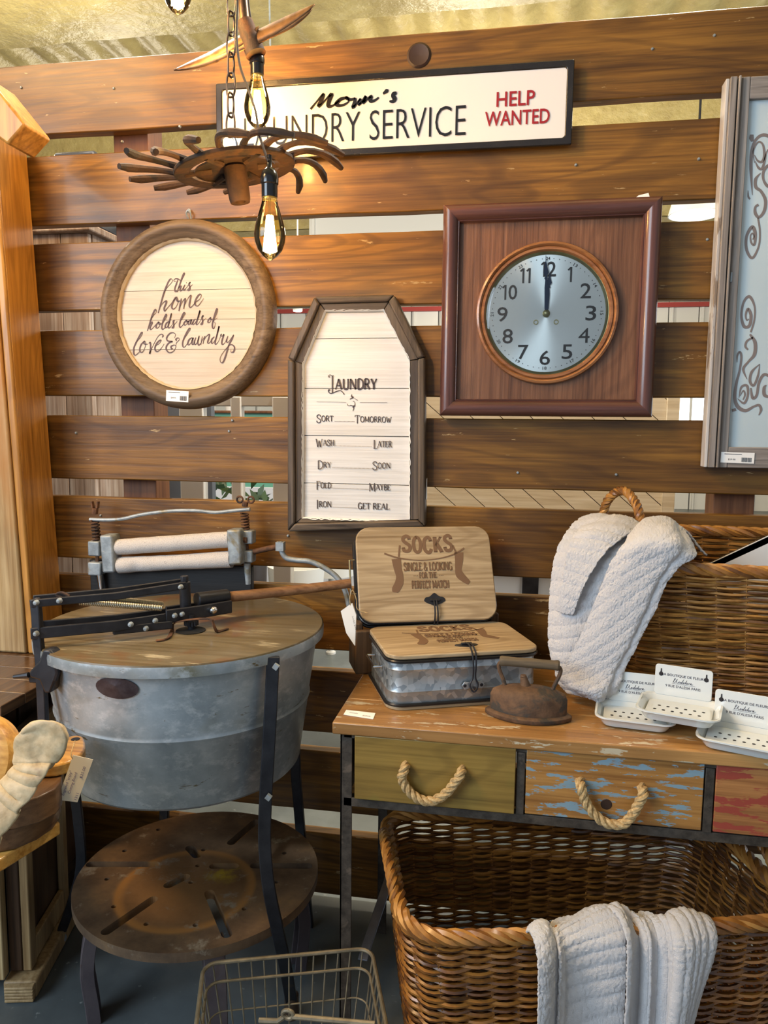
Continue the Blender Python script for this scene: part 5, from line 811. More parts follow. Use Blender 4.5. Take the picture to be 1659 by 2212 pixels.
m_ = M(); m_.tube([q[2], q[3]], .009, 8)
for s in (-1, 1):
    c = Vector(q[3])+Vector((s*.016, 0, .006)); m_.tube([c+Vector((.0085*math.cos(2*PI*k/14), 0, .0085*math.sin(2*PI*k/14))) for k in range(14)], .0032, 6, True)
m_.build('wing_nut', RUST, t, bevel=.001)
m_ = M(); m_.tube(smoothpts([(-1.1994,-0.06,1.1253),(-1.1477,-0.06,1.1256),(-1.0977,-0.06,1.1298),(-1.0338,-0.06,1.1449),(-0.95,-0.06,1.1566),(-0.8812,-0.06,1.1599),(-0.8201,-0.06,1.1565),(-0.7661,-0.06,1.1632),(-0.7194,-0.06,1.1684)], 5), .0052, 8); m_.build('top_bow_spring', CASTG, t, label='bowed grey spring bar')
m_ = M(); m_.tube([(-0.7081,-0.065,1.0516),(-0.6364,-0.065,1.0697)], .0078, 12); m_.build('crank_shaft', RUST, t)
m_ = M(); m_.tube(smoothpts([(-0.6308,-0.07,1.0834),(-0.627,-0.07,1.0581),(-0.614,-0.07,1.0395),(-0.5853,-0.07,1.0343),(-0.5528,-0.07,1.0331),(-0.5204,-0.07,1.023),(-0.4882,-0.07,1.0053),(-0.4664,-0.07,0.986),(-0.4496,-0.07,0.9576),(-0.4405,-0.07,0.9262),(-0.4326,-0.07,0.8884)], 4), .0072, 10); m_.box([(-0.6296,-0.07,1.0707)][0], (.022, .02, .024)); m_.build('crank_arm', CASTG, t, label='curved grey crank arm')
for u_ in (0, 1):
    q = ([(-1.1685,-0.068,0.9697),(-1.1644,-0.068,0.9214)], [(-0.726,-0.068,1.0204),(-0.7239,-0.068,0.9609)])[u_]; m_ = M(); m_.tube([q[0], q[1]], [.010, .007], 12); m_.build('clamp_bolt', SHINE if u_ == 0 else CASTG, t)
m_ = M(); x0_ = -1.21; x1_ = -0.72
for x in (x0_+.05, x1_-.05): m_.bb((x-.012, -.09, .80), (x+.012, -.045, .90))
m_.build('board_bracket', BLACK, t, bevel=.002)
# ------------------------------------------------------------------ rusty round table
t = thing('rusty_stool_table', 'low round rusty iron table with slotted top under the washing machine', 'table', (-.733, -.401, 0))
RUSTY = mat('rusted_plate', (.1, .06, .04), .55, .35); g = G(RUSTY); v = g.coord((1, 1, 1), 0)
c = g.ramp(g.noise(v, 9, 7, .65), [(.3, (.07, .045, .03)), (.55, (.17, .11, .065)), (.75, (.28, .17, .08))])
sx = g.n('ShaderNodeVectorMath', _operation='DISTANCE'); sx.inputs[1].default_value = (-.735, -.47, .32); g.l(v, sx.inputs[0])
rg_ = g.ramp(sx.outputs['Value'], [(.02, (.5, .5, .5)), (.135, (.25, .25, .25)), (.150, (.8, .8, .8)), (.156, (.8, .8, .8)), (.165, (0, 0, 0))])
c = g.mix(rg_, c, (.42, .21, .06)); c = g.mix(thr(g, g.noise(v, 14, 6, .7), .58, .68), c, (.30, .26, .20)); sy = g.n('ShaderNodeVectorMath', _operation='DISTANCE'); sy.inputs[1].default_value = [(-0.6716,-0.3999,0.32)][0]; g.l(v, sy.inputs[0]); c = g.mix(g.mix(1.0, g.ramp(sy.outputs['Value'], [(.005, (1, 1, 1)), (.05, (0, 0, 0))]), g.ramp(g.noise(v, 30, 3), [(.4, (0, 0, 0)), (.55, (1, 1, 1))]), 'MULTIPLY'), c, (.50, .36, .03)); g.col(c); g.bump(g.noise(v, 60, 5), .3, .001)
disc = M(); cx, cy, zt = -.733, -.401, .32
disc.prism([(cx+.287*math.cos(2*PI*k/96), cy+.287*math.sin(2*PI*k/96), zt-.022) for k in range(96)], (0, 0, .022)); do = disc.build('top', RUSTY, t, ang=30)
cut = M()
def slot(p, q, w_):
    p, q = Vector(p), Vector(q); d = (q-p); L = d.length; d.normalize(); s = Vector((-d.y, d.x, 0)); out = []
    for k in range(9): a = -PI/2+PI*k/8; out.append(q+d*math.cos(a)*w_+s*math.sin(a)*w_)
    for k in range(9): a = PI/2+PI*k/8; out.append(p+d*math.cos(a)*w_+s*math.sin(a)*w_)
    cut.prism([(o.x, o.y, zt-.05) for o in out], (0, 0, .1))
for a, b in ([(-1.0057,-0.4235,0.32),(-0.8512,-0.3934,0.32)], [(-0.8356,-0.644,0.32),(-0.7909,-0.5237,0.32)], [(-0.6745,-0.4766,0.32),(-0.5807,-0.604,0.32)], [(-0.7064,-0.3733,0.32),(-0.6575,-0.3637,0.32)], [(-0.7803,-0.4663,0.32),(-0.7563,-0.4279,0.32)], [(-0.6092,-0.3523,0.32),(-0.4814,-0.3294,0.32)], [(-0.7036,-0.2647,0.32),(-0.6779,-0.1535,0.32)], [(-0.7982,-0.3097,0.32),(-0.7668,-0.3378,0.32)]): slot(a, b, .0118)
for p in [(-0.9547,-0.3533,0.32),(-0.9343,-0.472,0.32),(-0.8643,-0.5634,0.32),(-0.7642,-0.6056,0.32),(-0.6588,-0.5884,0.32),(-0.5744,-0.5157,0.32),(-0.5358,-0.4059,0.32),(-0.5544,-0.2857,0.32),(-0.7612,-0.3111,0.32),(-0.7339,-0.4462,0.32),(-0.7462,-0.379,0.32),(-0.9184,-0.2422,0.32)]: cut.lathe([(.0001, -.05), (.0062, -.05), (.0062, .05), (.0001, .05)], p, 12)
co = cut.build('cutter', RUSTY); bo = do.modifiers.new('slots', 'BOOLEAN'); bo.operation = 'DIFFERENCE'; bo.object = co; bo.solver = 'EXACT'
dg = bpy.context.evaluated_depsgraph_get(); dg.update(); nm = bpy.data.meshes.new_from_object(do.evaluated_get(dg)); do.modifiers.clear(); do.data = nm; nm.polygons.foreach_set('use_smooth', [False]*len(nm.polygons)); bpy.data.objects.remove(co)
LEGM = metal('purple_grey_steel', (.09, .075, .085), (.14, .115, .12), .5, .5, 10, (.10, .05, .03), (.6, .68))
for k, a in enumerate((-2.62, -1.03, .54, 2.1)):
    ca, sa = math.cos(a), math.sin(a); P = [(cx+ca*r_, cy+sa*r_, z) for r_, z in ((.235, .302), (.245, .27), (.262, .20), (.270, .13), (.262, .05), (.258, .0))]
    strap(smoothpts(P, 3), .046, .008, 'leg', LEGM, t, wdir=(-sa, ca, 0)); 
    for s in (-1, 1): strap(smoothpts([(p[0]-sa*s*.021-ca*.014, p[1]+ca*s*.021-sa*.014, p[2]) for p in P], 3), .004, .026, 'leg_flange', LEGM, t, wdir=(-sa, ca, 0), bev=.001)
# ------------------------------------------------------------------ wire basket
t = thing('wire_basket', 'rusty beige wire basket standing on the floor at the bottom edge', 'basket', (-.36, -.83, 0))
WIRE = metal('beige_wire', (.16, .135, .09), (.27, .23, .155), .5, .5, 30)
P0 = Vector([(-0.6036,-0.6725,0.3)][0]); P1 = Vector([(-0.2757,-0.5617,0.3)][0]); exb = (P1-P0); WBW = exb.length; exb.normalize(); eyb = Vector((exb.y, -exb.x, 0))
if eyb.y > 0: eyb = -eyb
def wb(a, b, z, k=0): return P0+exb*(a+k)+eyb*b+Vector((0, 0, z-.30))
def wloop(z, ins, r_, m_, D=.30):
    pts = []; W = WBW-ins; 
    for (ca, cb, a0) in ((W-.03, .03+ins, -90), (W-.03, D-.03-ins, 0), (ins+.03, D-.03-ins, 90), (ins+.03, .03+ins, 180)):
        for q in range(7): a = math.radians(a0+15*q); pts.append(wb(ca+.03*math.cos(a), cb+.03*math.sin(a), z))
    m_.tube(pts, r_, 8, True)
m_ = M(); wloop(.30, 0, .0042, m_); m_.build('rim', WIRE, t)
m_ = M(); wloop(.262, .006, .0032, m_); m_.build('lower_ring', WIRE, t)
for z in (.20, .14, .08):
    m_ = M(); wloop(z, .012+(.2-z)*.1, .0018, m_); m_.build('side_wire', WIRE, t)
m_ = M(); wloop(.006, .045, .003, m_); m_.build('bottom_ring', WIRE, t)
n = 13
for k in range(n):
    f = (k+.7)/(n+.4); a = f*WBW; ab = .045+(WBW-.09)*f
    m_ = M(); m_.tube([wb(a, 0, .30), wb((a+ab)/2, .020, .15), wb(ab, .045, .006), wb(ab, .255, .006), wb((a+ab)/2, .285, .15), wb(a, .30, .30)], .0017, 6); m_.build('wire', WIRE, t)
for k in range(9):
    f = (k+.7)/(9.4); b = f*.30; bb_ = .045+.21*f
    m_ = M(); m_.tube([wb(0, b, .30), wb(.02, (b+bb_)/2, .15), wb(.045, bb_, .006), wb(WBW-.045, bb_, .006), wb(WBW-.02, (b+bb_)/2, .15), wb(WBW, b, .30)], .0017, 6); m_.build('wire', WIRE, t)
hp = wb(WBW*.52, .0, .30); m_ = M(); H0 = Vector([(-0.4396,-0.8,0.3067)][0]); H1 = Vector([(-0.2226,-0.8,0.3339)][0]); HM = Vector([(-0.3845,-0.8,0.3302)][0])
m_.tube([H0, Vector([(-0.404,-0.8,0.3105)][0]), Vector([(-0.3907,-0.8,0.3218)][0])], .005, 8); m_.tube([Vector([(-0.3757,-0.8,0.3242)][0]), H1], .005, 8)
m_.tube([HM+Vector((.010*math.cos(2*PI*k/18), 0, .008*math.sin(2*PI*k/18)-.003)) for k in range(18)], .004, 8, True); m_.build('bail_handle', WIRE, t)
# ------------------------------------------------------------------ drawer table
T = .79
TOPW = wood('distressed_table_top', (.16, .075, .022), (.36, .175, .05), (.50, .27, .09), 'X', 1.0, .35, figure=.3, coat=.25, blotch=.35, wear=(.50, .43, .30), wearamt=(.60, .625), wscale=13, bump=.3)
GRN = wood('olive_drawer_wood', (.10, .062, .014), (.22, .135, .028), (.31, .20, .045), 'X', 1.1, .35, figure=.3, coat=.2, blotch=.3, bump=.15, stain=(.17, .15, .03))
BLU = wood('blue_flaked_drawer_wood', (.13, .05, .012), (.36, .165, .04), (.52, .27, .075), 'X', 1.4, .35, coat=.2, wear=(.20, .30, .36), wearamt=(.53, .545), wscale=17, bump=.3, blotch=.4)
RED = wood('red_flaked_drawer_wood', (.14, .05, .02), (.36, .15, .045), (.46, .21, .07), 'X', 1.2, .4, wear=(.30, .055, .035), wearamt=(.50, .535), wscale=10, bump=.2, blotch=.3)
TIR = metal('dark_worn_iron', (.035, .028, .022), (.085, .07, .055), .6, .4, 40, (.13, .10, .075), (.62, .70), .5)
t = thing('drawer_table', 'distressed wooden console table with iron frame and painted rope-handled drawers', 'table', (.3, -.32, 0))
tx0, tx1, ty0, ty1 = -.362, 1.02, -.562, -.075
for i, (a, b) in enumerate(((ty0, -.42), (-.419, -.25), (-.249, ty1))):
    m_ = M(); m_.bb((tx0, a, T-.026), (tx1, b, T)); m_.build('top_board', TOPW, t, bevel=.003)
fz1, fz0 = T-.026, 0.6202
def dx(u): return u
DX = [(-0.3157, 0.0139), (0.033, 0.3696), (0.389, 0.389+.338)]
dzt, dzb = (0.7719+0.7563)/2, (0.6361+0.6186)/2
m_ = M(); m_.bb((tx0+.022, -.551, fz1-.010), (tx1-.03, -.53, fz1)); m_.build('upper_rail', TIR, t, bevel=.001)
m_ = M(); m_.bb((tx0+.022, -.551, dzb-.022), (tx1-.03, -.53, dzb-.003)); m_.build('lower_rail', TIR, t, bevel=.001)
for (a, b) in ((DX[0][1]+.0005, DX[1][0]-.0005), (DX[1][1]+.0005, DX[2][0]-.0005)):
    m_ = M(); m_.bb((a+.001, -.553, dzb-.003), (b-.001, -.53, fz1-.010)); m_.build('drawer_divider', TIR, t, bevel=.001)
for (x, y) in ((tx0+.015, -.551), (tx0+.015, -.10), (tx1-.045, -.551), (tx1-.045, -.10)):
    m_ = M(); m_.bb((x, y, 0), (x+.025, y+.004, fz1)); m_.bb((x, y, 0), (x+.004, y+.025, fz1)); m_.build('leg', TIR, t, bevel=.0008)
m_ = M(); m_.bb((tx0+.019, -.53, dzb-.02), (tx0+.023, -.08, fz1)); m_.build('side_panel', TIR, t)
m_ = M(); m_.bb((tx0+.03, -.10, dzb-.02), (tx1-.05, -.095, fz1)); m_.build('back_panel', TIR, t)
q = [(-0.2984,-0.13,0.2226),(-0.3285,-0.36,0.1416),(-0.3311,-0.38,0.1284)]; strap(q, .026, .004, 'diagonal_brace', metal('blue_grey_steel', (.10, .11, .13), (.16, .17, .20), .45, .7), t, wdir=(1, 0, .2))
ROPE = mat('jute_rope', (.48, .33, .15), .85); g = G(ROPE); g.col(g.ramp(g.noise(g.coord((1, 1, 1)), 160, 3), [(.3, (.30, .19, .075)), (.6, (.54, .38, .18)), (.8, (.66, .50, .27))])); g.bump(g.noise(g.coord((1, 1, 1)), 420, 3), .8, .001)
HND = [[(-0.2078,-0.575,0.7081),(-0.2132,-0.575,0.69),(-0.2015,-0.575,0.6665),(-0.1776,-0.575,0.6482),(-0.1493,-0.575,0.6471),(-0.1217,-0.575,0.6674),(-0.1063,-0.575,0.6904),(-0.0938,-0.575,0.71)], [(0.1389,-0.575,0.7044),(0.1459,-0.575,0.6815),(0.1626,-0.575,0.6547),(0.1895,-0.575,0.6357),(0.2197,-0.575,0.6371),(0.2369,-0.575,0.6577),(0.2477,-0.575,0.6823),(0.2553,-0.575,0.7027)]]
for i, (a, b) in enumerate(DX):
    m_ = M(); m_.bb((a+.001, -.560 if i == 0 else -.553, dzb), (b-.001, -.535, dzt)); m_.bb((a+.006, -.535, dzb+.005), (b-.006, -.16, dzt-.01))
    d = m_.build('drawer', (GRN, BLU, RED)[i], t, bevel=.0015, label=('olive green stained drawer front', 'brown drawer front with flaked blue paint', 'brown drawer front with worn red paint')[i])
    if i < 2:
        P = [Vector(p) for p in HND[i]]; P = [P[0]+Vector((0, .03, .002))]+P+[P[-1]+Vector((0, .03, .002))]
        m_ = M(); m_.rope(smoothpts(P, 8), .0052, .0052, 3, 5.5, 7)
        m_.build('rope_handle', ROPE, d)
m_ = M(); m_.lathe([(.0001, -.0006), (.010, -.0006), (.011, .0004)], (0.1906, -.5535, 0.6629), 20, 'Y'); m_.build('knot', mat('dark_knot', (.03, .012, .005), .6), t)
q = [Vector(p) for p in [(-0.3478,-0.4933,0.7906),(-0.283,-0.4988,0.7906),(-0.2815,-0.5325,0.7906),(-0.3477,-0.52,0.7906)]]; m_ = M(); m_.prism(q, (0, 0, .0008)); tg = m_.build('price_label', PAPER, t, label='cream price label on the left front corner')
m_ = M(); p_ = Plane(q[3]+Vector((0, 0, .001)), q[2]-q[3], Vector((0, 0, 1)).cross((q[2]-q[3]).normalized())); textmesh(m_, p_, '$129.95', .040, .006, .058, .0115, shear=.3, h=.0002); textmesh(m_, p_, 'Laundry', .008, .011, .028, .017, shear=.3, h=.0002); m_.build('print', INK, tg, smooth=False)
# ------------------------------------------------------------------ sock boxes
TEAK = wood('pale_box_wood', (.20, .13, .065), (.42, .31, .175), (.56, .44, .28), 'X', 1.3, .42, figure=.35, fscale=1.3, bump=.15, blotch=.45, coat=.1)
GALB = mat('bright_galvanized', (.4, .44, .47), .40, .75); g = G(GALB); vo = g.n('ShaderNodeTexVoronoi'); vo.inputs['Scale'].default_value = 70; vo.inputs['Randomness'].default_value = 1; g.l(g.coord((1, 1, 1)), vo.inputs['Vector']); sp_ = g.n('ShaderNodeSeparateColor'); g.l(vo.outputs['Color'], sp_.inputs[0]); g.col(g.ramp(sp_.outputs[0], [(.1, (.27, .31, .34)), (.5, (.38, .43, .46)), (.9, (.52, .57, .60))])); g.rough(sp_.outputs[1], .28, .5)
def rrect(w_, d_, r, k=6): return rr(0, 0, w_, d_, r, k)
def sockbox(loc, lab, yaw, lean, W, D, H, group):
    t = thing('sock_box', lab, 'box', (0, 0, 0), group)
    # local: x 0..W, y 0..D (depth), z 0..H up; lid on top
    o = rrect(W, D, .035)
    m_ = M(); m_.prism([(a, b, 0) for a, b in o], (0, 0, .008)); m_.build('base_board', TEAK, t, bevel=.002)
    m_ = M(); m_.prism([(a, b, H-.010) for a, b in rr(-.001, -.001, W+.001, D+.001, .036)], (0, 0, .010)); ld = m_.build('lid', TEAK, t, bevel=.0025, label='wooden lid burnt with a pair of hanging socks')
    vs = []; o2 = rr(.004, .004, W-.004, D-.004, .032, 8); n = len(o2); prof = [(0, .012), (0, H*.30), (-.0012, H*.32), (0, H*.34), (0, H*.70), (-.0012, H*.72), (0, H*.74), (0, H-.020)]
    m_ = M(); c = (W/2, D/2)
    for dd, z in prof:
        for a, b in o2: vs.append((a+(dd if a > c[0] else -dd)*-1*0-0+ (a-c[0])/W*2*-dd, b+(b-c[1])/D*2*-dd, z))
    m_.add(vs, [(i*n+k, i*n+(k+1) % n, (i+1)*n+(k+1) % n, (i+1)*n+k) for i in range(len(prof)-1) for k in range(n)]); m_.build('metal_body', GALB, t)
    RUBB = mat('black_band', (.010, .010, .012), .3) if 'black_band' not in bpy.data.materials else bpy.data.materials['black_band']
    for z in (.0115, H-.0145):
        m_ = M(); m_.tube([(a, b, z) for a, b in rr(.0, .0, W, D, .036, 8)], .0038, 8, True); m_.build('black_band', RUBB, t)
    # burnt design
    pl = Plane((0, 0, H+.0002), (1, 0, 0), (0, 1, 0)); m_ = M()
    def P(a, b): return (a*W, (1-b)*D)
    for i, ch in enumerate('SOCKS'):
        a = .335+.078*i; yb = .285-.0*i+.018*(1-((i-2)/2)**2)-.02; W_, st, sf = GL[ch]; sx = .067*W/W_; hh = D*.165
        for pts, wg in st: stroke(m_, pl, [(a*W+p[0]*sx, (1-yb)*D+p[1]*hh) for p in pts], hh*.22*wg, sm=5 if len(pts) > 3 else 0, h=.0003, lift=.0002)
        for (p, q) in sf: stroke(m_, pl, [(a*W+p*sx-.004, (1-yb)*D+q*hh+(.0008 if q < .5 else -.0008)), (a*W+p*sx+.004, (1-yb)*D+q*hh+(.0008 if q < .5 else -.0008))], .0024, sm=0, h=.0003, lift=.0002)
    stroke(m_, pl, [P(.20, .285), P(.30, .335), P(.45, .365), P(.60, .35), P(.72, .305), P(.80, .24)], [.0045, .004, .0025, .0025, .004, .0045], h=.0003, lift=.0002)
    stroke(m_, pl, [P(.305, .325), P(.318, .20)], .0045, sm=0, h=.0003, lift=.0002); stroke(m_, pl, [P(.735, .29), P(.715, .21)], .0045, sm=0, h=.0003, lift=.0002)
    for pts, w_ in (([P(.285, .345), P(.292, .45), P(.302, .53), P(.295, .60), P(.268, .67), P(.262, .70)], [.024, .020, .018, .021, .020, .012]), ([P(.755, .285), P(.752, .37), P(.740, .47), P(.748, .53), P(.780, .58), P(.812, .62)], [.024, .021, .016, .021, .017, .010])):
        stroke(m_, pl, pts, w_, h=.0003, lift=.0002)
    for s_, a, b, c_, d, wgt in (('SINGLE & LOOKING', .335, .475, .36, .085, .125), ('FOR THE', .445, .555, .13, .06, .13), ('PERFECT MATCH', .385, .665, .275, .08, .13)):
        serif(m_, pl, s_, a*W, (1-b)*D, c_*W, d*D, wgt, ser=.12)
    for k in (0, 1, 2):
        for a in (.405+.013*k, .592+.013*k): stroke(m_, pl, [(a*W, .47*D), (a*W+.0018, .47*D)], .0018, sm=0, h=.0003, lift=.0002)
    m_.build('burnt_design', BURN, ld, smooth=False)
    # latch
    lx = .545*W; ly = .05
    m_ = M(); pts = smoothpts([Vector((lx+a, ly+b, H)) for a, b in ((-.027, 0), (-.022, .008), (-.012, .010), (0, .019), (.012, .010), (.022, .008), (.027, 0), (.020, -.006), (.010, -.010), (0, -.014), (-.010, -.010), (-.020, -.006))], 3, True); m_.prism(pts, (0, 0, .0016)); m_.tube([(lx-.012, ly, H+.004), (lx+.012, ly, H+.004)], .0032, 8); m_.build('latch_plate', BLACK, t, bevel=.0005)
    m_ = M()
    for s in (-1, 1): m_.tube(smoothpts([(lx+s*.003, ly, H+.006), (lx+s*.0035, .02, H+.010), (lx+s*.004, -.004, H-.004), (lx+s*.003, -.010, H-.030), (lx+s*.003, -.008, H-.055), (lx+s*.009, -.008, H-.070), (lx+s*.006, -.009, H-.082), (lx, -.010, H-.087)], 5), .0019, 7)
    m_.build('wire_clasp', BLACK, t)
    m_ = M(); pts = [(lx+a, -.0015, H-.074+b) for a, b in ((-.026, 0), (-.020, .009), (-.008, .007), (0, .013), (.008, .007), (.020, .009), (.026, 0), (.020, -.009), (.008, -.007), (0, -.009), (-.008, -.007), (-.020, -.009))]; m_.prism(pts, (0, -.002, 0)); kp = m_.build('keeper_plate', GALB, t, bevel=.0005)
    m_ = M()
    for s in (-1, 1): m_.lathe([(.0001, -.0046), (.0035, -.0042), (.004, -.003)], (lx+s*.019, 0, H-.074), 12, 'Y')
    m_.tube([(lx, -.003, H-.078), (lx, -.012, H-.080), (lx, -.013, H-.074)], .002, 6); m_.build('rivets', BLACK, kp)
    m_ = M(); m_.tube([(.002, D*.32, H*.62), (-.016, D*.32, H*.62), (-.016, D*.68, H*.62), (.002, D*.68, H*.62)], .0026, 8); m_.build('side_handle', SHINE, t)
    t.rotation_euler = (lean, 0, yaw) if False else (Matrix.Rotation(yaw, 3, 'Z') @ Matrix.Rotation(lean, 3, 'X')).to_euler(); t.location = loc
    return t
sockbox((-.258, -.483, T), 'galvanized sock box with wooden lid sitting flat on the table', math.radians(22), 0, .346, .242, .122, 'sock storage boxes')
bl = Vector([(-0.3648,-0.272,0.925)][0])
# leaning box: the lid plane is at local z=H
W_, D_, H_ = .346, .242, .072; yaw, lean = math.radians(19), math.radians(64)
Rb = Matrix.Rotation(yaw, 3, 'Z') @ Matrix.Rotation(lean, 3, 'X')
Rb = Rb @ Matrix.Rotation(0, 3, 'Z'); org = bl - Rb @ Vector((0, 0, H_))
def rollm(): return Matrix.Rotation(math.radians(-1.5), 3, 'Y')
sockbox(org, 'galvanized sock box leaning upright against the slats on the wooden block', yaw, lean, W_, D_, H_, 'sock storage boxes')
BLK = wood('dark_block_wood', (.035, .018, .008), (.10, .055, .024), (.17, .10, .05), 'Z', 1.2, .5, bump=.4)
t = thing('wooden_mould_box', 'dark old wooden mould box holding up the leaning sock box', 'box', (-.37, -.255, T))
Rz = Matrix.Rotation(math.radians(22), 3, 'Z'); O = Vector((-.378, -.262, T))
def bpts(a0, b0, a1, b1, z0, z1): return [O+Rz@Vector((a, b, z)) for a, b, z in ((a0, b0, z0), (a1, b0, z0), (a1, b1, z0), (a0, b1, z0))]
for nm, (a0, b0, a1, b1, h) in (('front_wall', (0, 0, .375, .016, .110)), ('end_wall', (0, .0165, .022, .10, .125)), ('end_wall', (.353, .0165, .375, .10, .135)), ('back_wall', (.0225, .086, .3525, .10, .07)), ('bottom', (.0225, .017, .3525, .0855, .010))):
    m_ = M(); m_.prism(bpts(a0, b0, a1, b1, .0004, 0), (0, 0, h)); m_.build(nm, BLK, t, bevel=.004)
t = thing('hanging_tag', 'curled white paper tag tied with twine to the leaning sock box', 'tag', [(-0.3883,-0.3,0.9196)][0]); q = [Vector(p) for p in [(-0.4042,-0.31,0.9607),(-0.3795,-0.31,0.9788),(-0.3682,-0.31,0.9514),(-0.3678,-0.31,0.8806),(-0.3882,-0.31,0.911)]]
m_ = M(); m_.prism([p+Vector((0, .012*math.sin(i*1.3), 0)) for i, p in enumerate(q)], (.001, .002, 0)); m_.build('card', PAPER, t)
m_ = M(); m_.tube(smoothpts([Vector(p) for p in [(-0.3829,-0.3,0.9729),(-0.3841,-0.3,0.9931),(-0.3774,-0.3,1.0102),(-0.3683,-0.3,0.9871),(-0.3659,-0.3,0.9648),(-0.3401,-0.3,0.9572)]], 4), .0012, 6); m_.build('twine', ROPE, t)
m_ = M(); pt_ = Plane(Vector(q[2])+Vector((-.006, -.0045, .0)), (.25, 0, -1), (1, 0, .25)); textmesh(m_, pt_, 'Sock Box  $24.95', 0, -.002, .034, .002, h=.0003); m_.build('print', INK, t, smooth=False)
# ------------------------------------------------------------------ sad iron
IRN = metal('rusted_cast_iron', (.075, .042, .024), (.17, .095, .05), .75, .2, 35, (.055, .045, .035), (.55, .62), .8)
t = thing('sad_iron', 'rusty antique flat iron with worn wooden handle standing before the lower sock box', 'iron', (.036, -.455, T)); ic = Vector((.036, -.452, T)); iy = math.radians(-4)
def ov(L, W, n=48, p=1.35):
    out = []
    for k in range(n):
        a = 2*PI*k/n; c_, s_ = math.cos(a), math.sin(a); out.append((L/2*c_, W/2*s_*(1-abs(c_)**2.6*.35)))
    return out
def ovstack(lst, nm, mt, cap=True):
    m_ = M(); Ri = Matrix.Rotation(iy, 3, 'Z'); n = 48; vs = []
    for L, W, z in lst: vs += [ic+Ri@Vector((a, b, z)) for a, b in ov(L, W)]
    m_.add(vs, [(i*n+k, i*n+(k+1) % n, (i+1)*n+(k+1) % n, (i+1)*n+k) for i in range(len(lst)-1) for k in range(n)]+[tuple(range(n))[::-1], tuple((len(lst)-1)*n+k for k in range(n))]); return m_.build(nm, mt, t, ang=50)
ovstack([(.172, .092, .0003), (.180, .098, .003), (.181, .099, .010), (.170, .090, .014)], 'sole', IRN)
ovstack([(.160, .082, .0142), (.160, .082, .045), (.150, .074, .056), (.118, .052, .064), (.08, .03, .067)], 'body', IRN)
Ri = Matrix.Rotation(iy, 3, 'Z'); m_ = M(); m_.tube([ic+Ri@Vector((-.006, .005, .060)), ic+Ri@Vector((-.012, .005, .085))], [.012, .007], 12); m_.lathe([(.0001, .004), (.006, .003), (.007, 0)], ic+Ri@Vector((-.012, .005, .086)), 12); m_.build('catch_knob', IRN, t)
for s in (-1, 1):
    m_ = M(); m_.tube(smoothpts([ic+Ri@Vector((s*.048, 0, .058)), ic+Ri@Vector((s*.052, 0, .072)), ic+Ri@Vector((s*.063, 0, .100)), ic+Ri@Vector((s*.062, 0, .112)), ic+Ri@Vector((s*.050, 0, .1155))], 4), .0042, 8); m_.build('handle_post', IRN, t)
m_ = M(); A = ic+Ri@Vector((-.062, 0, .117)); B = ic+Ri@Vector((.062, 0, .117)); m_.tube([A+(B-A)*f for f in (0, .03, .1, .3, .5, .7, .9, .97, 1)], [.009, .011, .0105, .0098, .0105, .0098, .0100, .0112, .0088], 18); m_.build('handle', wood('sooty_handle', (.03, .024, .018), (.10, .075, .045), (.18, .13, .075), 'X', 1.5, .6, bump=.5), t, label='charred wooden grip')
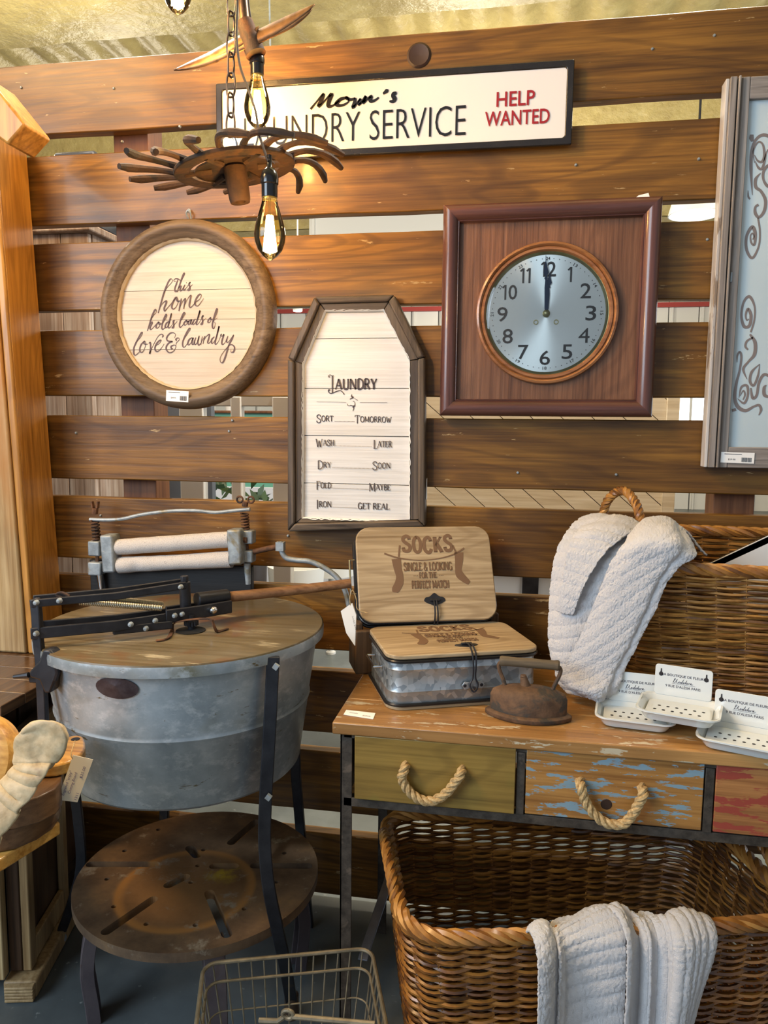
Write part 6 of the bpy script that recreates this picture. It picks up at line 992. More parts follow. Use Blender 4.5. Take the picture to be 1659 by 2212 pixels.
# ------------------------------------------------------------------ soap dishes
ENAM = mat('white_enamel_dish', (.66, .70, .70), .13); ENAM.node_tree.nodes['Principled BSDF'].inputs['Coat Weight'].default_value = .8
HOLE = mat('dark_hole', (.012, .010, .014), .7); TXI = mat('black_violet_print', (.03, .02, .04), .4)
def dish():
    t = thing('soap_dish', 'x', 'soap dish', (0, 0, 0), 'enamel soap dishes')
    W, D, h = .158, .126, .024; m_ = M(); vs = []; n = None
    prof = [(.006, h-.002), (0, h), (-.003, h-.0006), (-.007, h-.004), (-.011, .010), (-.018, .0045), (-.030, .004)]
    # outer shell and inner surface as nested rounded rectangles
    rings = [(.000, h-.003), (.000, h), (.004, h+.0003), (.008, h-.003), (.013, .012), (.018, .0065), (.026, .0055)]
    outer = [(.000, h-.003), (.006, h-.006), (.011, .010), (.016, .0025), (.022, .0015)]
    def ring(ins, z): return [(a-W/2, b-D/2, z) for a, b in rr(ins, ins, W-ins, D-ins, max(.028-ins*.5, .008), 6)]
    seq = [ring(*r) for r in outer[::-1]]+[ring(*r) for r in rings[1:]]; n = len(seq[0]); vs = [p for r in seq for p in r]
    m_.add(vs, [(i*n+k, i*n+(k+1) % n, (i+1)*n+(k+1) % n, (i+1)*n+k) for i in range(len(seq)-1) for k in range(n)]+[tuple(range(n))[::-1], tuple((len(seq)-1)*n+k for k in range(n))]); m_.build('tray', ENAM, t)
    # drain insert
    m_ = M(); m_.prism([(a-W/2, b-D/2, .0125) for a, b in rr(.017, .017, W-.017, D-.017, .012)], (0, 0, .0012)); ins = m_.build('drain_insert', ENAM, t, bevel=.0005); m_ = M()
    for i in range(6):
        for j in range(2): m_.lathe([(.0001, .0003), (.0032, .0003), (.0032, 0)], (-.042+.0168*i+(.003 if j else -.003), -.014+.024*j, .0139), 10)
    m_.build('drain_holes', HOLE, ins)['kind'] = 'stuff'
    bw, bh = .112, .064; yb = D/2-.006; pl = Plane((-bw/2, yb, h-.002), (1, 0, 0), (0, .10, 1))
    m_ = M(); m_.prism([pl(a, b, 0) for a, b in rr(0, 0, bw, bh, .007)], pl.n*.002); bp = m_.build('back_plate', ENAM, t, bevel=.0009)
    m_ = M(); P2 = Plane(pl(0, 0, .002), (1, 0, 0), (0, .10, 1)); textmesh(m_, P2, 'LA BOUTIQUE DE FLEURS', .014, .0405, .098, .0465, off=.008, h=.0002); textmesh(m_, P2, '9 RUE D\'ALESIA PARIS', .022, .0185, .090, .0240, off=.004, h=.0002)
    mad = [(0, 0), (1.5, 5), (3.5, 9), (2.5, 10), (1, 3), (3, 1), (6, 9), (5, 4), (6, 0), (8, 2), (9.5, 4), (8, 3), (8.5, .5), (10, 2), (12, 4), (10.8, 2), (11.5, .4), (15, 10), (12.5, 1.5), (13.5, .6), (16, 3), (15, 4), (14.5, 1.5), (16, .5), (19.5, 9), (17.5, 3), (18, .6), (20, 3), (19, 4), (18.8, 1), (20, .5), (21.5, 3.5), (21.2, .8), (23, 3.5), (24.5, 3), (23.6, .6), (26, 3), (25.2, 4), (24.8, 1), (26.5, .6), (28, 2)]
    stroke(m_, P2, [(.036+a*.0014, .0285+b*.00095) for a, b in mad], .0006, sm=3, h=.0002); stroke(m_, P2, [(.034, .0270), (.08, .0265)], .0004, sm=0, h=.0002)
    m_.build('lettering', TXI, bp, smooth=False)
    m_ = M()
    for s in (.012, bw-.012):
        m_.prism([P2(s+a, .045+b, .0001) for a, b in ((-.004, -.004), (-.0045, 0), (-.0015, .0035), (-.0012, .010), (.0012, .010), (.0015, .0035), (.0045, 0), (.004, -.004), (0, -.006))], P2.n*.0004)
    m_.build('keyholes', HOLE, bp, smooth=False)['kind'] = 'stuff'
    return t
d1 = dish(); d1['label'] = 'white enamel soap dish flat on the table, nearest the towel'; a = [(0.2543,-0.4369,0.805),(0.3529,-0.3877,0.805),(0.4402,-0.5214,0.805)]; a[1] = [(0.3345,-0.4682,0.836)][0]
d2 = dup(d1, (a[1][0], a[1][1], T+.030), math.radians(-17), 'white enamel soap dish perched on top of the two others'); d3 = dup(d1, (a[2][0], a[2][1], T+.0006), math.radians(-19), 'white enamel soap dish nearest the right edge of the table')
d1.location = (a[0][0], a[0][1], T+.0006); d1.rotation_euler = (0, 0, math.radians(-8)); d2.location.z = T+.030
# ------------------------------------------------------------------ wicker
def wick(name, cols):
    m = mat(name, cols[1], .38); g = G(m); gi = g.n('ShaderNodeNewGeometry'); v = g.coord((1, 1, 1)); n = g.noise(v, 28, 4, .6)
    ad = g.n('ShaderNodeMath', _operation='MULTIPLY_ADD'); g.l(gi.outputs['Random Per Island'], ad.inputs[0]); ad.inputs[1].default_value = .45; mm = g.n('ShaderNodeMath', _operation='MULTIPLY'); g.l(n, mm.inputs[0]); mm.inputs[1].default_value = .62; g.l(mm.outputs[0], ad.inputs[2])
    g.col(g.ramp(ad.outputs[0], [(.25, cols[0]), (.5, cols[1]), (.72, cols[2])])); g.b.inputs['Coat Weight'].default_value = .35; g.b.inputs['Coat Roughness'].default_value = .25; g.bump(g.noise(v, 300, 3), .3, .0006); return m
WK1 = wick('honey_willow', ((.055, .020, .006), (.20, .085, .018), (.40, .20, .05))); WK2 = wick('table_shaded_amber_willow', ((.035, .011, .003), (.14, .05, .009), (.32, .13, .022)))  # second willow is amber, with the table's shadow darkened into its colour
RIMM = wick('rim_willow', ((.09, .032, .007), (.26, .105, .02), (.42, .20, .045)))
def basket(name, lab, c, rot, B, Tt, z0, hfun, nst, rows, r, amp, mt, cr=.05, seed=1, group=None):
    t = thing(name, lab, 'basket', (c[0], c[1], z0), group); rnd = random.Random(seed); Rz = Matrix.Rotation(rot, 3, 'Z'); C0 = Vector((c[0], c[1], 0))
    def poly(w_, d_, r_):
        p = [Vector((a-w_/2, b-d_/2)) for a, b in rr(0, 0, w_, d_, r_, 10)]; L = [0]
        for i in range(len(p)): L.append(L[-1]+(p[(i+1) % len(p)]-p[i]).length)
        return p, L
    PB, PT = poly(B[0], B[1], cr*.8), poly(Tt[0], Tt[1], cr*1.3)
    def at(P, s):
        p, L = P; s = (s % 1.0)*L[-1]; lo = 0
        import bisect
        i = min(bisect.bisect_right(L, s)-1, len(p)-1); f = (s-L[i])/(L[i+1]-L[i]); return p[i]+(p[(i+1) % len(p)]-p[i])*f
    def pos(s, tt, off=0):
        a = at(PB, s); b = at(PT, s); q = a+(b-a)*(tt**.85); e = .004; q2 = at(PT, s+e)-at(PT, s-e); nn = Vector((q2.y, -q2.x)).normalized(); q = q+nn*off
        w3 = Rz@Vector((q.x, q.y, 0)); H = hfun(b.x/(Tt[0]/2), b.y/(Tt[1]/2)); return C0+w3+Vector((0, 0, z0+.004+tt*H))
    per = PT[1][-1]; m_ = M(); K = 4
    for j in range(rows):
        tt = (j+.5)/rows; st = 0; ph = rnd.randint(0, 3)
        while st < nst:
            ln = min(rnd.choice((4, 5, 6, 7)), nst-st); pts = []; jz = rnd.uniform(-.12, .12)/rows
            for i in range(ln*K+1):
                s = (st+i/K)/nst; o_ = amp*math.sin(PI*(st+i/K)+PI*j); pts.append(pos(s, min(1, max(0, tt+jz+.10/rows*math.sin(i*.8+j))), o_))
            rr_ = r*rnd.uniform(.85, 1.15); m_.tube(pts, [rr_*.8]+[rr_]*(len(pts)-2)+[rr_*.8], 5, cap=False); st += ln
    m_.build('woven_rods', mt, t)['kind'] = 'stuff'
    m_ = M()
    for k in range(nst):
        s = (k+.0)/nst; m_.tube([pos(s, f/6, 0) for f in range(7)], r*.72, 5)
    m_.build('stakes', mt, t)['kind'] = 'stuff'
    m_ = M(); N = 220; m_.rope([pos(k/N, 1.0, .001)+Vector((0, 0, .004)) for k in range(N)], r*2.2, r*1.95, 4, per/.115, 6, True); m_.build('braided_rim', RIMM, t)
    m_ = M(); m_.prism([pos(k/60, 0.012, -.002) for k in range(60)], (0, 0, .006)); m_.build('floor_panel', mt, t)
    return t, pos
ub, upos = basket('wicker_basket', 'honey brown wicker laundry basket on the table against the wall', (.66, -.185), 0, (.80, .215), (.90, .285), T, lambda a, b: .300+.048*(b+1)/2+.008*abs(a)**3, 36, 46, .0036, .0054, WK1, .05, 3, 'wicker laundry baskets')
hp = [Vector(p) for p in [(0.21,-0.09,1.1521),(0.212,-0.09,1.1847),(0.2194,-0.1,1.2205),(0.2379,-0.12,1.2444),(0.2567,-0.14,1.2476),(0.2732,-0.165,1.2281),(0.2823,-0.19,1.2003),(0.2859,-0.2,1.1581)]]
m_ = M(); m_.rope(smoothpts(hp, 7), .0058, .0062, 3, 7, 7); m_.build('twisted_handle', RIMM, ub)
m_ = M(); q = [Vector(p) for p in [(0.4495,-0.17,1.0863),(0.5715,-0.17,1.1552),(0.6297,-0.17,1.1872),(0.7612,-0.17,0.9781),(0.5641,-0.17,0.9674),(0.4787,-0.17,1.0403)]]; m_.prism(q, (0, .004, 0)); bdt = thing('framed_board', 'white board with black edge sticking out of the upper basket', 'board', q[0]); m_.build('white_panel', WHITEP, bdt)
m_ = M(); e = (q[2]-q[0]).normalized(); nn = Vector((-e.z, 0, e.x)); m_.prism([q[0]-e*.01, q[2], q[2]-nn*.016, q[0]-nn*.0155], (0, .012, 0)); m_.add([], []); m_.build('black_edge', BLACK, bdt, bevel=.001)
lb, lpos = basket('wicker_basket', 'large amber wicker laundry basket on the floor under the table', (.140, -.418), math.radians(15.1), (.68, .38), (.78, .45), .0, lambda a, b: .445+.010*abs(a)**4, 46, 60, .0040, .0060, WK2, .06, 7, 'wicker laundry baskets')
bpy.context.view_layer.update()
for sgn in (-1, 1):
    Rz = Matrix.Rotation(math.radians(15.1), 3, 'Z'); P = []
    for k in range(13):
        a = PI*k/12; P.append(Vector((.140, -.418, 0))+Rz@Vector((sgn*(.395+.012*math.sin(a)), .12*math.cos(a), .435+.075*math.sin(a)**.8)))
    m_ = M(); m_.rope(smoothpts(P, 4), .006, .0065, 3, 6, 7); m_.build('twisted_handle', RIMM, lb)
# ------------------------------------------------------------------ towels
TOW = mat('white_terry', (.80, .80, .83), .95); g = G(TOW); g.b.inputs['Sheen Weight'].default_value = .25; g.b.inputs['Sheen Roughness'].default_value = .5; v = g.coord((1, 1, 1)); g.bump(g.noise(v, 420, 5, .75), 1.0, .004)
def cr1(p0, p1, p2, p3, t): return .5*((2*p1)+(p2-p0)*t+(2*p0-5*p1+4*p2-p3)*t*t+(3*p1-p0-3*p2+p3)*t**3)
def patch(m, rows, nu, nv, rib, fuzz=.0014):
    A = np.array(rows, float); nr, nc = A.shape[:2]
    def samp(A, n):
        k = A.shape[0]; E = np.concatenate([2*A[:1]-A[1:2], A, 2*A[-1:]-A[-2:-1]]); out = []
        for i in range(n+1):
            f = i/n*(k-1); j = min(int(f), k-2); out.append(cr1(E[j], E[j+1], E[j+2], E[j+3], f-j))
        return np.array(out)
    S = samp(A, nv); S = np.swapaxes(samp(np.swapaxes(S, 0, 1), nu), 0, 1)      # nv+1 x nu+1 x 3
    du = np.gradient(S, axis=1); dv = np.gradient(S, axis=0); N = np.cross(du, dv); N /= np.linalg.norm(N, axis=2, keepdims=True)+1e-9
    if N[..., 1].mean() > 0: N = -N
    out = []
    for j in range(nv+1):
        for i in range(nu+1):
            p = Vector(S[j, i]); q = p*190; d = rib(i/nu, j/nv)+fuzz*noise.noise(q)+fuzz*noise.noise(q*2.3)+.004*noise.noise(p*14)
            p = p+Vector(N[j, i])*d
            if i in (0, nu) or j in (0, nv): p += Vector((noise.noise(q*1.7), 0, noise.noise(q*1.9+Vector((5, 5, 5)))))*.0025
            out.append(p)
    m.add(out, [(j*(nu+1)+i, j*(nu+1)+i+1, (j+1)*(nu+1)+i+1, (j+1)*(nu+1)+i) for j in range(nv) for i in range(nu)])
def sr(x): return abs(math.sin(PI*x))**.7
m_ = M()
R1 = [[(0.217,-0.03,1.1326),(0.2483,-0.06,1.12),(0.2889,-0.09,1.1201),(0.3387,-0.12,1.115)], [(0.1598,-0.17,1.181),(0.1981,-0.19,1.1889),(0.2483,-0.21,1.1798),(0.2957,-0.24,1.1638)], [(0.1168,-0.25,1.1612),(0.1581,-0.28,1.1487),(0.1982,-0.305,1.1383),(0.2359,-0.32,1.1318)], [(0.09,-0.285,1.1045),(0.1294,-0.315,1.0903),(0.1704,-0.33,1.0793),(0.211,-0.345,1.0738)], [(0.0814,-0.3,1.0377),(0.1209,-0.328,1.0245),(0.1553,-0.338,1.0181),(0.1887,-0.35,1.0122)], [(0.0804,-0.31,0.9651),(0.1149,-0.335,0.9576),(0.142,-0.35,0.9527),(0.1712,-0.355,0.9506)], [(0.0831,-0.32,0.9037),(0.1097,-0.342,0.8959),(0.134,-0.355,0.8909),(0.1584,-0.36,0.8888)], [(0.0962,-0.335,0.8609),(0.1138,-0.352,0.8496),(0.1405,-0.36,0.8404),(0.1703,-0.36,0.8373)], [(0.112,-0.33,0.8206),(0.1314,-0.36,0.8187),(0.1576,-0.37,0.8126),(0.1851,-0.37,0.8125)]]
patch(m_, R1, 110, 230, lambda u, v: .0034*sr(v*17+u*1.5)+.004*math.sin(u*5))
R3 = [[(0.1827,-0.19,1.1774),(0.2229,-0.2,1.1974),(0.2615,-0.2,1.1942),(0.2918,-0.21,1.1748)], [(0.1395,-0.275,1.1685),(0.1757,-0.295,1.1776),(0.2121,-0.3,1.1733),(0.2399,-0.295,1.1611)], [(0.1197,-0.312,1.1416),(0.1486,-0.325,1.1415),(0.1776,-0.332,1.1396),(0.1967,-0.338,1.1331)], [(0.1101,-0.328,1.1022),(0.1315,-0.338,1.0977),(0.1508,-0.345,1.0936),(0.1662,-0.35,1.0891)], [(0.1033,-0.338,1.055),(0.1188,-0.346,1.0512),(0.1343,-0.352,1.0491),(0.1458,-0.356,1.0464)], [(0.0974,-0.338,0.9942),(0.1072,-0.344,0.992),(0.1189,-0.348,0.9915),(0.1287,-0.35,0.9904)]]
patch(m_, R3, 70, 120, lambda u, v: .0030*sr(v*9))
R2 = [[(0.3107,-0.15,1.1521),(0.3483,-0.17,1.1693),(0.3861,-0.2,1.1594),(0.4147,-0.27,1.1182)], [(0.2732,-0.2,1.1631),(0.2993,-0.21,1.1901),(0.341,-0.23,1.198),(0.3713,-0.26,1.1692)], [(0.2344,-0.34,1.1501),(0.2735,-0.365,1.1702),(0.3221,-0.375,1.1684),(0.3735,-0.35,1.132)], [(0.2048,-0.36,1.1118),(0.2459,-0.378,1.1167),(0.2957,-0.382,1.1165),(0.3427,-0.368,1.116)], [(0.1857,-0.362,1.0557),(0.2216,-0.382,1.0566),(0.2679,-0.386,1.0597),(0.313,-0.37,1.0714)], [(0.1609,-0.366,0.989),(0.1994,-0.385,0.9908),(0.2444,-0.388,0.992),(0.2895,-0.372,1.0076)], [(0.1375,-0.37,0.9268),(0.1768,-0.388,0.9273),(0.2186,-0.39,0.9275),(0.2617,-0.375,0.9431)], [(0.1177,-0.37,0.8788),(0.1537,-0.388,0.8766),(0.1939,-0.392,0.8725),(0.2394,-0.375,0.8885)], [(0.1114,-0.36,0.8478),(0.1425,-0.4,0.8408),(0.18,-0.41,0.8399),(0.2252,-0.38,0.846)], [(0.1351,-0.35,0.8186),(0.1566,-0.38,0.8161),(0.1831,-0.39,0.8134),(0.2082,-0.37,0.8184)]]
patch(m_, R2, 130, 260, lambda u, v: .0020*sr(v*13+u*3.5)-.006*math.exp(-((u-.84-.05*v)/.05)**2)*min(1, v*3)+.003*math.sin(u*7+v*2))
tag(m_.build('towel', TOW, solid=.004), 'ribbed white towel draped over the left end of the upper basket', 'towel', 'white ribbed towels')
m_ = M()
RZ = Vector((.9655, .2605, 0)); RN = Vector((.2605, -.9655, 0))
def drape(top, bot, seed):      # list of rim points (over the rim) and lower px points
    rows = [[], [], [], [], [], [], []]
    for i, (p, b) in enumerate(zip(top, bot)):
        p = Vector(p); b = Vector(b); s = Vector((b.x-p.x, b.y-p.y, 0)); 
        rows[0].append(p-RN*.075+Vector((0, 0, -.10))); rows[1].append(p-RN*.040+Vector((0, 0, -.022))); rows[2].append(p-RN*.008); rows[3].append(p+RN*.024+Vector((0, 0, -.020))+s*.05); rows[4].append(p+RN*.034+Vector((0, 0, -.07))+s*.3); rows[5].append(p+RN*.036+Vector((0, 0, -.14))+s*.7); rows[6].append(p+RN*.034+Vector((0, 0, -.25))+s*1.1)
    return rows
TA = [Vector(p)-RN*.012 for p in [(0.0547,-0.7311,0.476),(0.0674,-0.7161,0.476),(0.0845,-0.6975,0.476),(0.0992,-0.7024,0.476),(0.1117,-0.6845,0.476),(0.1467,-0.6618,0.476),(0.1814,-0.6484,0.476),(0.2151,-0.6392,0.476)]]
BA = [p-Vector((0, 0, .15)) for p in TA]
patch(m_, drape(TA, BA, 1), 130, 150, lambda u, v: .0030*sr(v*13+u*2.0)*(1 if u > .42 else .4)+.012*math.sin(u*PI*2.6+.3)*(v > .2)*.8-.02*math.exp(-((u-.36)/.05)**2)*(v > .28))
TB = [Vector(p)-RN*.012 for p in [(0.2104,-0.6553,0.48),(0.2211,-0.6371,0.48),(0.2413,-0.6359,0.48),(0.2635,-0.6424,0.48),(0.2751,-0.6321,0.48),(0.2975,-0.6359,0.48),(0.3136,-0.6461,0.48),(0.3378,-0.6308,0.48),(0.3617,-0.6222,0.48),(0.3909,-0.6125,0.48)]]
BB = [p-Vector((0, 0, .15))-RZ*(.05*max(0, i-5)/4) for i, p in enumerate(TB)]
patch(m_, drape(TB, BB, 2), 190, 130, lambda u, v: .0035*sr(u*13)*(1 if v > .25 else .6)+.010*math.sin(u*9+1)*(v > .2)-.018*math.exp(-((u-.22)/.05)**2)*(v > .3))
tag(m_.build('towel', TOW, solid=.004), 'ribbed white towel hanging over the front rim of the floor basket', 'towel', 'white ribbed towels')
# ------------------------------------------------------------------ left side: tall cabinet, dresser
VARN = wood('varnished_cabinet', (.17, .07, .012), (.42, .19, .035), (.60, .31, .07), 'Z', .8, .38, figure=.3, coat=.15, bump=.15, blotch=.25)
CRM = wood('cream_worn_wood', (.15, .075, .02), (.40, .26, .10), (.62, .48, .26), 'Z', .9, .45, coat=.2, bump=.3, blotch=.6)
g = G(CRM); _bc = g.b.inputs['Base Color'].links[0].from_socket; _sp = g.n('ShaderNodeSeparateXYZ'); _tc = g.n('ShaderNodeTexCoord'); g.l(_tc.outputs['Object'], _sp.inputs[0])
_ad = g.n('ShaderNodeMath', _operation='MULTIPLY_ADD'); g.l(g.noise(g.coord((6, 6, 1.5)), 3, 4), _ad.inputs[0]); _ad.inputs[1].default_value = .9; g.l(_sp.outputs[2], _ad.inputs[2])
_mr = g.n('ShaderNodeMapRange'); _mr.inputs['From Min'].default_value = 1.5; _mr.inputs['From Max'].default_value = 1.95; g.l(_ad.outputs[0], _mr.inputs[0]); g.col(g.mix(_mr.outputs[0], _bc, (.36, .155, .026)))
t = thing('corner_cupboard', 'tall varnished cupboard with cream-worn edge at the left, on the dark dresser', 'cupboard', (-1.4, -.12, .75))
zb = .752; fx = Vector([(-1.32,-0.1596,0.752)][0]); bx2 = Vector([(-1.3198,-0.1002,0.752)][0]); mx = Vector([(-1.3653,-0.1647,0.752)][0])
def slab(P, nm, mt, h=1.42, z=None, bev=.004): m_ = M(); m_.prism(P, (-.055*h/1.3, 0, h)); return m_.build(nm, mt, t, bevel=bev)
bk = Vector((bx2.x-.004, -.012, zb)); fy = fx.y
slab([(fx.x-.34, fy+.012, zb), (fx.x-.002, fy+.012, zb), (bk.x, bk.y, zb), (fx.x-.34, -.012, zb)], 'carcass', VARN)
slab([(fx.x-.022, fy-.001, zb), (fx.x+.001, fy-.001, zb), (fx.x+.001, fy+.011, zb), (fx.x-.022, fy+.011, zb)], 'corner_stile', VARN, bev=.005)
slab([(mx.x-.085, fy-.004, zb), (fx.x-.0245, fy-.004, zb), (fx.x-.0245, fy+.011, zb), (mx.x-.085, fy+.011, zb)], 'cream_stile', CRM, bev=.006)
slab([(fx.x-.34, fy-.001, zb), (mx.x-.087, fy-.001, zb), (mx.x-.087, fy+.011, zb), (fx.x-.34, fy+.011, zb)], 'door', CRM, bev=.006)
q = [Vector(p) for p in [(-1.3134,-0.262,2.2446),(-1.2121,-0.262,2.1243),(-1.2636,-0.262,2.0794),(-1.376,-0.262,2.1587)]]; m_ = M(); m_.prism(q, (0, .106, 0)); o_ = m_.build('cornice_corner', VARN, t, bevel=.006, label='glossy orange slanted cornice corner')
DRK = wood('dark_dresser_wood', (.02, .010, .005), (.075, .035, .015), (.15, .08, .035), 'Y', 1.2, .28, coat=.4, blotch=.4)
DRKZ = wood('dark_dresser_side', (.015, .008, .004), (.055, .026, .012), (.11, .06, .03), 'Z', 1, .45)
t = thing('dark_dresser', 'dark brown plank-topped dresser under the tall cupboard', 'dresser', (-1.45, -.3, 0))
for i in range(6): m_ = M(); y0 = -.53+.087*i; m_.bb((-1.75, y0, .725), (-1.150, y0+.0855, .7515)); m_.build('top_board', DRK, t, bevel=.002)
m_ = M(); m_.bb((-1.73, -.44, .06), (-1.285, -.02, .7245)); m_.build('body', DRKZ, t, bevel=.003)
for k in range(3): m_ = M(); m_.bb((-1.286, -.43+.135*k, .10), (-1.276, -.31+.135*k, .70)); m_.build('side_panel', DRKZ, t, bevel=.003)
for (x, y) in ((-1.71, -.42), (-1.32, -.42), (-1.71, -.06), (-1.32, -.06)): m_ = M(); m_.bb((x, y, 0), (x+.03, y+.03, .06)); m_.build('foot', DRKZ, t)
# ------------------------------------------------------------------ left front: trestle table base, plank, boards, carved plaque
LWD = wood('light_brown_base', (.13, .075, .03), (.30, .19, .08), (.46, .33, .17), 'Z', .9, .5, bump=.4, blotch=.4)
LZ = .60
t = thing('pedestal_table', 'thick oak-topped table at the left edge on a panelled wooden pedestal', 'table', (-1.25, -.6, 0))
OAKT = wood('golden_oak_slab', (.22, .085, .012), (.55, .26, .045), (.72, .42, .11), 'X', 1.0, .35, coat=.3, bump=.2, blotch=.25)
q = [Vector(p) for p in [(-0.8182,-0.815,0.66),(-0.8751,-0.7846,0.66)]]+[Vector((-1.02, -.66, .66)), Vector((-1.20, -.50, .66)), Vector((-1.60, -.60, .66))]+[Vector(p) for p in [(-1.1134,-1.0547,0.66),(-0.9214,-1.1442,0.66),(-0.8464,-0.9437,0.66)]]; m_ = M(); m_.prism(q, (0, 0, -.024)); m_.build('oak_top', OAKT, t, bevel=.003)
PB = [Vector(p) for p in [(-1.1265,-0.444,0),(-1.2127,-0.205,0)]]
m_ = M(); m_.prism([(-1.135, -.455, 0), (-1.235, -.20, 0), (-1.60, -.30, 0), (-1.50, -.60, 0)], (0, 0, .11)); 
SP = Vector((-1.155, -.47, 0)); SQ = Vector((-1.22, -.20, 0)); dS = (SQ-SP).normalized(); nS = Vector((-dS.y, dS.x, 0))*-1
if nS.x < 0: nS = -nS
def side(a0, a1, z0, z1, o0, o1, nm, mt=LWD, b=.003): m_ = M(); A = SP+dS*a0; B = SP+dS*a1; m_.prism([A+nS*o0+Vector((0, 0, z0)), B+nS*o0+Vector((0, 0, z0)), B+nS*o1+Vector((0, 0, z0)), A+nS*o1+Vector((0, 0, z0))], (0, 0, z1-z0)); m_.build(nm, mt, t, bevel=b)
side(0, .27, .05, .636, -.045, -.014, 'pedestal_body', DRKZ); side(.0, .035, .05, .636, -.013, .008, 'corner_post'); side(.24, .27, .05, .636, -.013, .006, 'corner_post'); side(.036, .239, .05, .11, -.013, .004, 'bottom_rail'); side(.036, .239, .50, .636, -.013, .004, 'top_rail')
side(-.03, .30, 0, .045, -.05, .030, 'base_moulding', LWD, .006)
for k in range(5): side(-.048, -.031, .004+.008*k, .011+.008*k, -.04, .028, 'carved_foot_ridge', LWD, .002)
side(-.031, -.002, .05, .636, -.34, -.045, 'front_panel', CRM)
m_ = M(); m_.bb((-1.32, -.72, .52), (-1.26, -.40, .6355)); m_.build('bearer', DRKZ, t)
def cb(nm, lab, pts, z, th, mt, hole=None):
    t = thing(nm, lab, 'cutting board', Vector(pts[0])); m_ = M(); P = [Vector(p) for p in pts]
    if hole is not None:
        hx, hr = hole; n = len(P); H = []
        for p in P:
            d = p-hx; d.z = 0; d.normalize(); H.append(Vector((hx.x, hx.y, p.z))+d*hr)
        m_.ringprism(P, H, (0, 0, -th))
    else: m_.prism(P, (0, 0, -th))
    m_.build('board', mt, t, bevel=.0025); return t
DARKB = wood('walnut_board', (.05, .022, .010), (.14, .07, .03), (.22, .12, .055), 'Y', 1, .35, coat=.2)
ZB = (.655, .678, .71)
cb('cutting_board', 'dark walnut cutting board lowest in the stack on the oak table', smoothpts([Vector(p) for p in [(-0.8376,-0.7828,0.7),(-0.8582,-0.7604,0.7),(-0.8767,-0.7679,0.7),(-0.9253,-0.7965,0.7),(-1.0143,-0.8681,0.7),(-0.929,-0.9482,0.7),(-0.8389,-0.9152,0.7),(-0.8152,-0.8425,0.7)]], 2, True), .70, .0385, DARKB)
cb('cutting_board', 'dark rounded cutting board in the middle of the stack on the oak table', smoothpts([Vector(p) for p in [(-0.8162,-0.8066,0.75),(-0.8416,-0.7824,0.75),(-0.8712,-0.7843,0.75),(-0.9262,-0.8053,0.75),(-1.0166,-0.8618,0.75),(-0.9378,-0.9339,0.75),(-0.8321,-0.9212,0.75),(-0.7951,-0.8613,0.75)]], 2, True), .750, .048, DARKB)
t = thing('cutting_board', 'light cutting board with holed handle, topmost of the stack, carrying a paper tag', 'cutting board', [(-0.8335,-0.7389,0.775)][0])
m_ = M(); P = smoothpts([Vector(p) for p in [(-0.8268,-0.713,0.775),(-0.8457,-0.6939,0.775),(-0.8632,-0.6951,0.775),(-0.8822,-0.7128,0.775),(-0.9486,-0.717,0.775),(-1.0403,-0.7584,0.775),(-1.0652,-0.8483,0.775),(-0.9398,-0.8846,0.775),(-0.8625,-0.8391,0.775),(-0.8179,-0.8224,0.775),(-0.7999,-0.7951,0.775),(-0.8025,-0.7542,0.775)]], 3, True); m_.prism(P, (0, 0, -.0235)); bo_ = m_.build('board', OAKT, t, bevel=.004)
m_ = M(); m_.lathe([(.0001, .0006), (.0085, .0006), (.0085, -.0002)], [(-0.8471,-0.7126,0.775)][0], 20); m_.build('handle_hole', HOLE, t)
t = thing('price_tag', 'cream handwritten price tag hanging from the cutting board handle', 'tag', [(-0.8241,-0.755,0.7549)][0]); q = [Vector(p) for p in [(-0.7866,-0.815,0.7931),(-0.7502,-0.81,0.7853),(-0.7753,-0.825,0.7084),(-0.8118,-0.83,0.7117)]]
m_ = M(); m_.prism(q, (0, .0008, 0)); m_.build('card', mat('cream_card', (.74, .70, .58), .7), t)
ex_ = (q[0]-q[3]).normalized(); ey_ = (q[3]-q[2]).normalized(); pc = Plane(q[2]+Vector((0, -.0008, 0)), ex_, (q[3]-q[2])); m_ = M(); BI = mat('blue_pen', (.07, .07, .25), .6)
textmesh(m_, pc, 'Engraved "enjoy"', .010, .026, .058, .033, shear=.3, h=.0002); textmesh(m_, pc, 'Cutting Board', .015, .016, .056, .023, shear=.3, h=.0002); textmesh(m_, pc, '$35.00', .045, .005, .068, .011, shear=.3, h=.0002); textmesh(m_, pc, '1311', .004, .002, .018, .007, shear=.2, h=.0002); m_.build('handwriting', BI, t, smooth=False)
m_ = M(); m_.tube(smoothpts([Vector(p) for p in [(-0.7869,-0.815,0.7851),(-0.7912,-0.815,0.7936),(-0.7968,-0.8,0.799),(-0.8142,-0.765,0.797)]], 4), .0012, 6); m_.build('string', ROPE, t)
q = [Vector(p) for p in [(-0.8609,-0.75,0.7022),(-0.8514,-0.75,0.6937),(-0.8695,-0.75,0.6397),(-0.8827,-0.75,0.6574)]]; m_ = M(); m_.prism(q, (0, .0008, 0)); tag(m_.build('paper_tag', PAPER), 'small white paper tag half hidden behind the handwritten tag', 'tag')
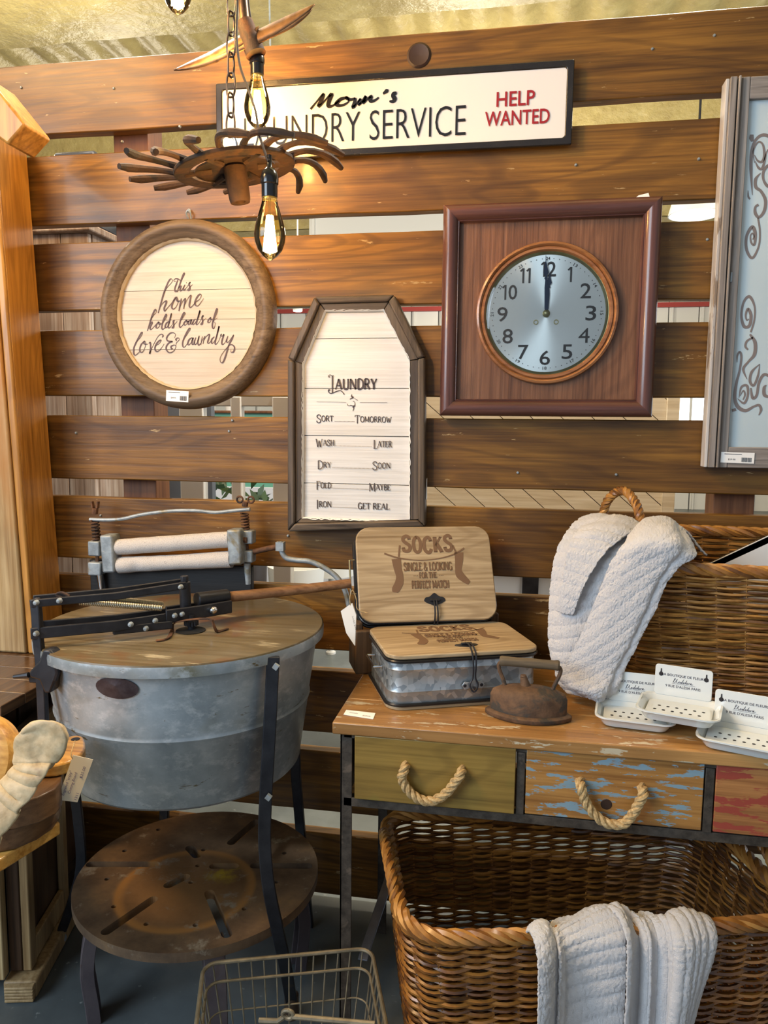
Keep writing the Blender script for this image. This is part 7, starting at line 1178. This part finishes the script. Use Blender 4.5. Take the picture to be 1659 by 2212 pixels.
# carved plaque
CARV = metal('cream_carved_wood', (.38, .28, .15), (.60, .48, .30), .55, 0, 22, (.20, .12, .06), (.56, .66), .8)
t = thing('carved_plaque', 'cream carved wooden shell plaque with scalloped lobes lying at the left edge', 'plaque', [(-0.7905,-0.94,0.7923)][0])
def cap3(fn, nu, nv, nm, mt, sol=.010): m_ = M(); m_.grid(fn, nu, nv); return m_.build(nm, mt, t, solid=sol, ang=70, weld=True)
BO = [Vector(p) for p in [(-0.7826,-0.945,0.8852),(-0.773,-0.948,0.8999),(-0.756,-0.95,0.9131),(-0.7316,-0.95,0.9197),(-0.7078,-0.95,0.9154),(-0.697,-0.95,0.8976),(-0.7011,-0.95,0.8769),(-0.7134,-0.95,0.8585),(-0.7257,-0.952,0.8512),(-0.727,-0.953,0.8428),(-0.7343,-0.958,0.8287),(-0.7471,-0.962,0.8159),(-0.7461,-0.964,0.8083),(-0.7574,-0.968,0.7918),(-0.7704,-0.974,0.7793),(-0.7711,-0.976,0.7707),(-0.7809,-0.982,0.7539),(-0.7931,-0.988,0.7401),(-0.7964,-0.99,0.7282),(-0.8133,-0.998,0.7039),(-0.8372,-1.01,0.6774)]]
BI_ = [Vector(p) for p in [(-0.795,-0.94,0.8773),(-0.7986,-0.94,0.8722),(-0.8008,-0.942,0.868),(-0.8013,-0.944,0.864),(-0.8007,-0.945,0.8597),(-0.8002,-0.946,0.8554),(-0.8022,-0.946,0.8504),(-0.8018,-0.948,0.8457),(-0.8015,-0.95,0.8411),(-0.7951,-0.952,0.8378),(-0.8,-0.955,0.8323),(-0.8048,-0.958,0.8269),(-0.8087,-0.96,0.8211),(-0.8146,-0.964,0.8144),(-0.8204,-0.968,0.8078),(-0.826,-0.97,0.8019),(-0.8327,-0.975,0.7958),(-0.8393,-0.98,0.7897),(-0.8459,-0.985,0.7836),(-0.8576,-0.992,0.7765),(-0.8734,-1,0.7696)]]
def bandf(u, v):
    n = len(BO)-1; f = u*n; i = min(int(f), n-1); w_ = f-i
    A = cr1(BI_[max(i-1, 0)], BI_[i], BI_[i+1], BI_[min(i+2, n)], w_); B = cr1(BO[max(i-1, 0)], BO[i], BO[i+1], BO[min(i+2, n)], w_); p = A+(B-A)*v
    h = .013*math.sin(min(1, v*.97)*PI)**.45+.006*v
    if f < 8: h += .004*math.sin(f*PI/8)-.006*math.exp(-((v-.62)/.20)**2)*math.sin(f*PI/8)
    else:
        ph = ((f-8)/3.4) % 1.0; h += .007*math.sin(PI*ph)**.5*v**.5-.005*math.exp(-((ph-.55)/.08)**2)*math.sin(v*PI)
    h -= .010*math.exp(-((f-8.2)/.5)**2)*v
    h += .0025*noise.noise(p*38)+.0012*noise.noise(p*90)
    return p+Vector((0, -h, h*.15))
cap3(bandf, 150, 30, 'scalloped_shell', CARV)
m_ = M(); cc_ = [(-0.8929,-0.92,0.8226)][0]; m_.lathe([(.0001, -.034), (.055, -.034), (.072, -.028), (.078, -.014), (.074, .010), (.0001, .012)], cc_, 56, 'Y', Matrix.Rotation(math.radians(-20), 3, 'X')); m_.build('round_centre', OAKT, t)
m_ = M(); A = [Vector(p) for p in [(-0.9569,-0.925,0.8524),(-0.8238,-0.925,0.8605),(-0.7715,-0.925,0.8722),(-0.7549,-0.925,0.8615),(-0.7735,-0.925,0.8275),(-0.8102,-0.925,0.7831),(-0.8573,-0.925,0.7202),(-0.9696,-0.925,0.6484)]]; m_.prism(A, (0, .025, 0)); m_.build('backboard', CARV, t, bevel=.004)
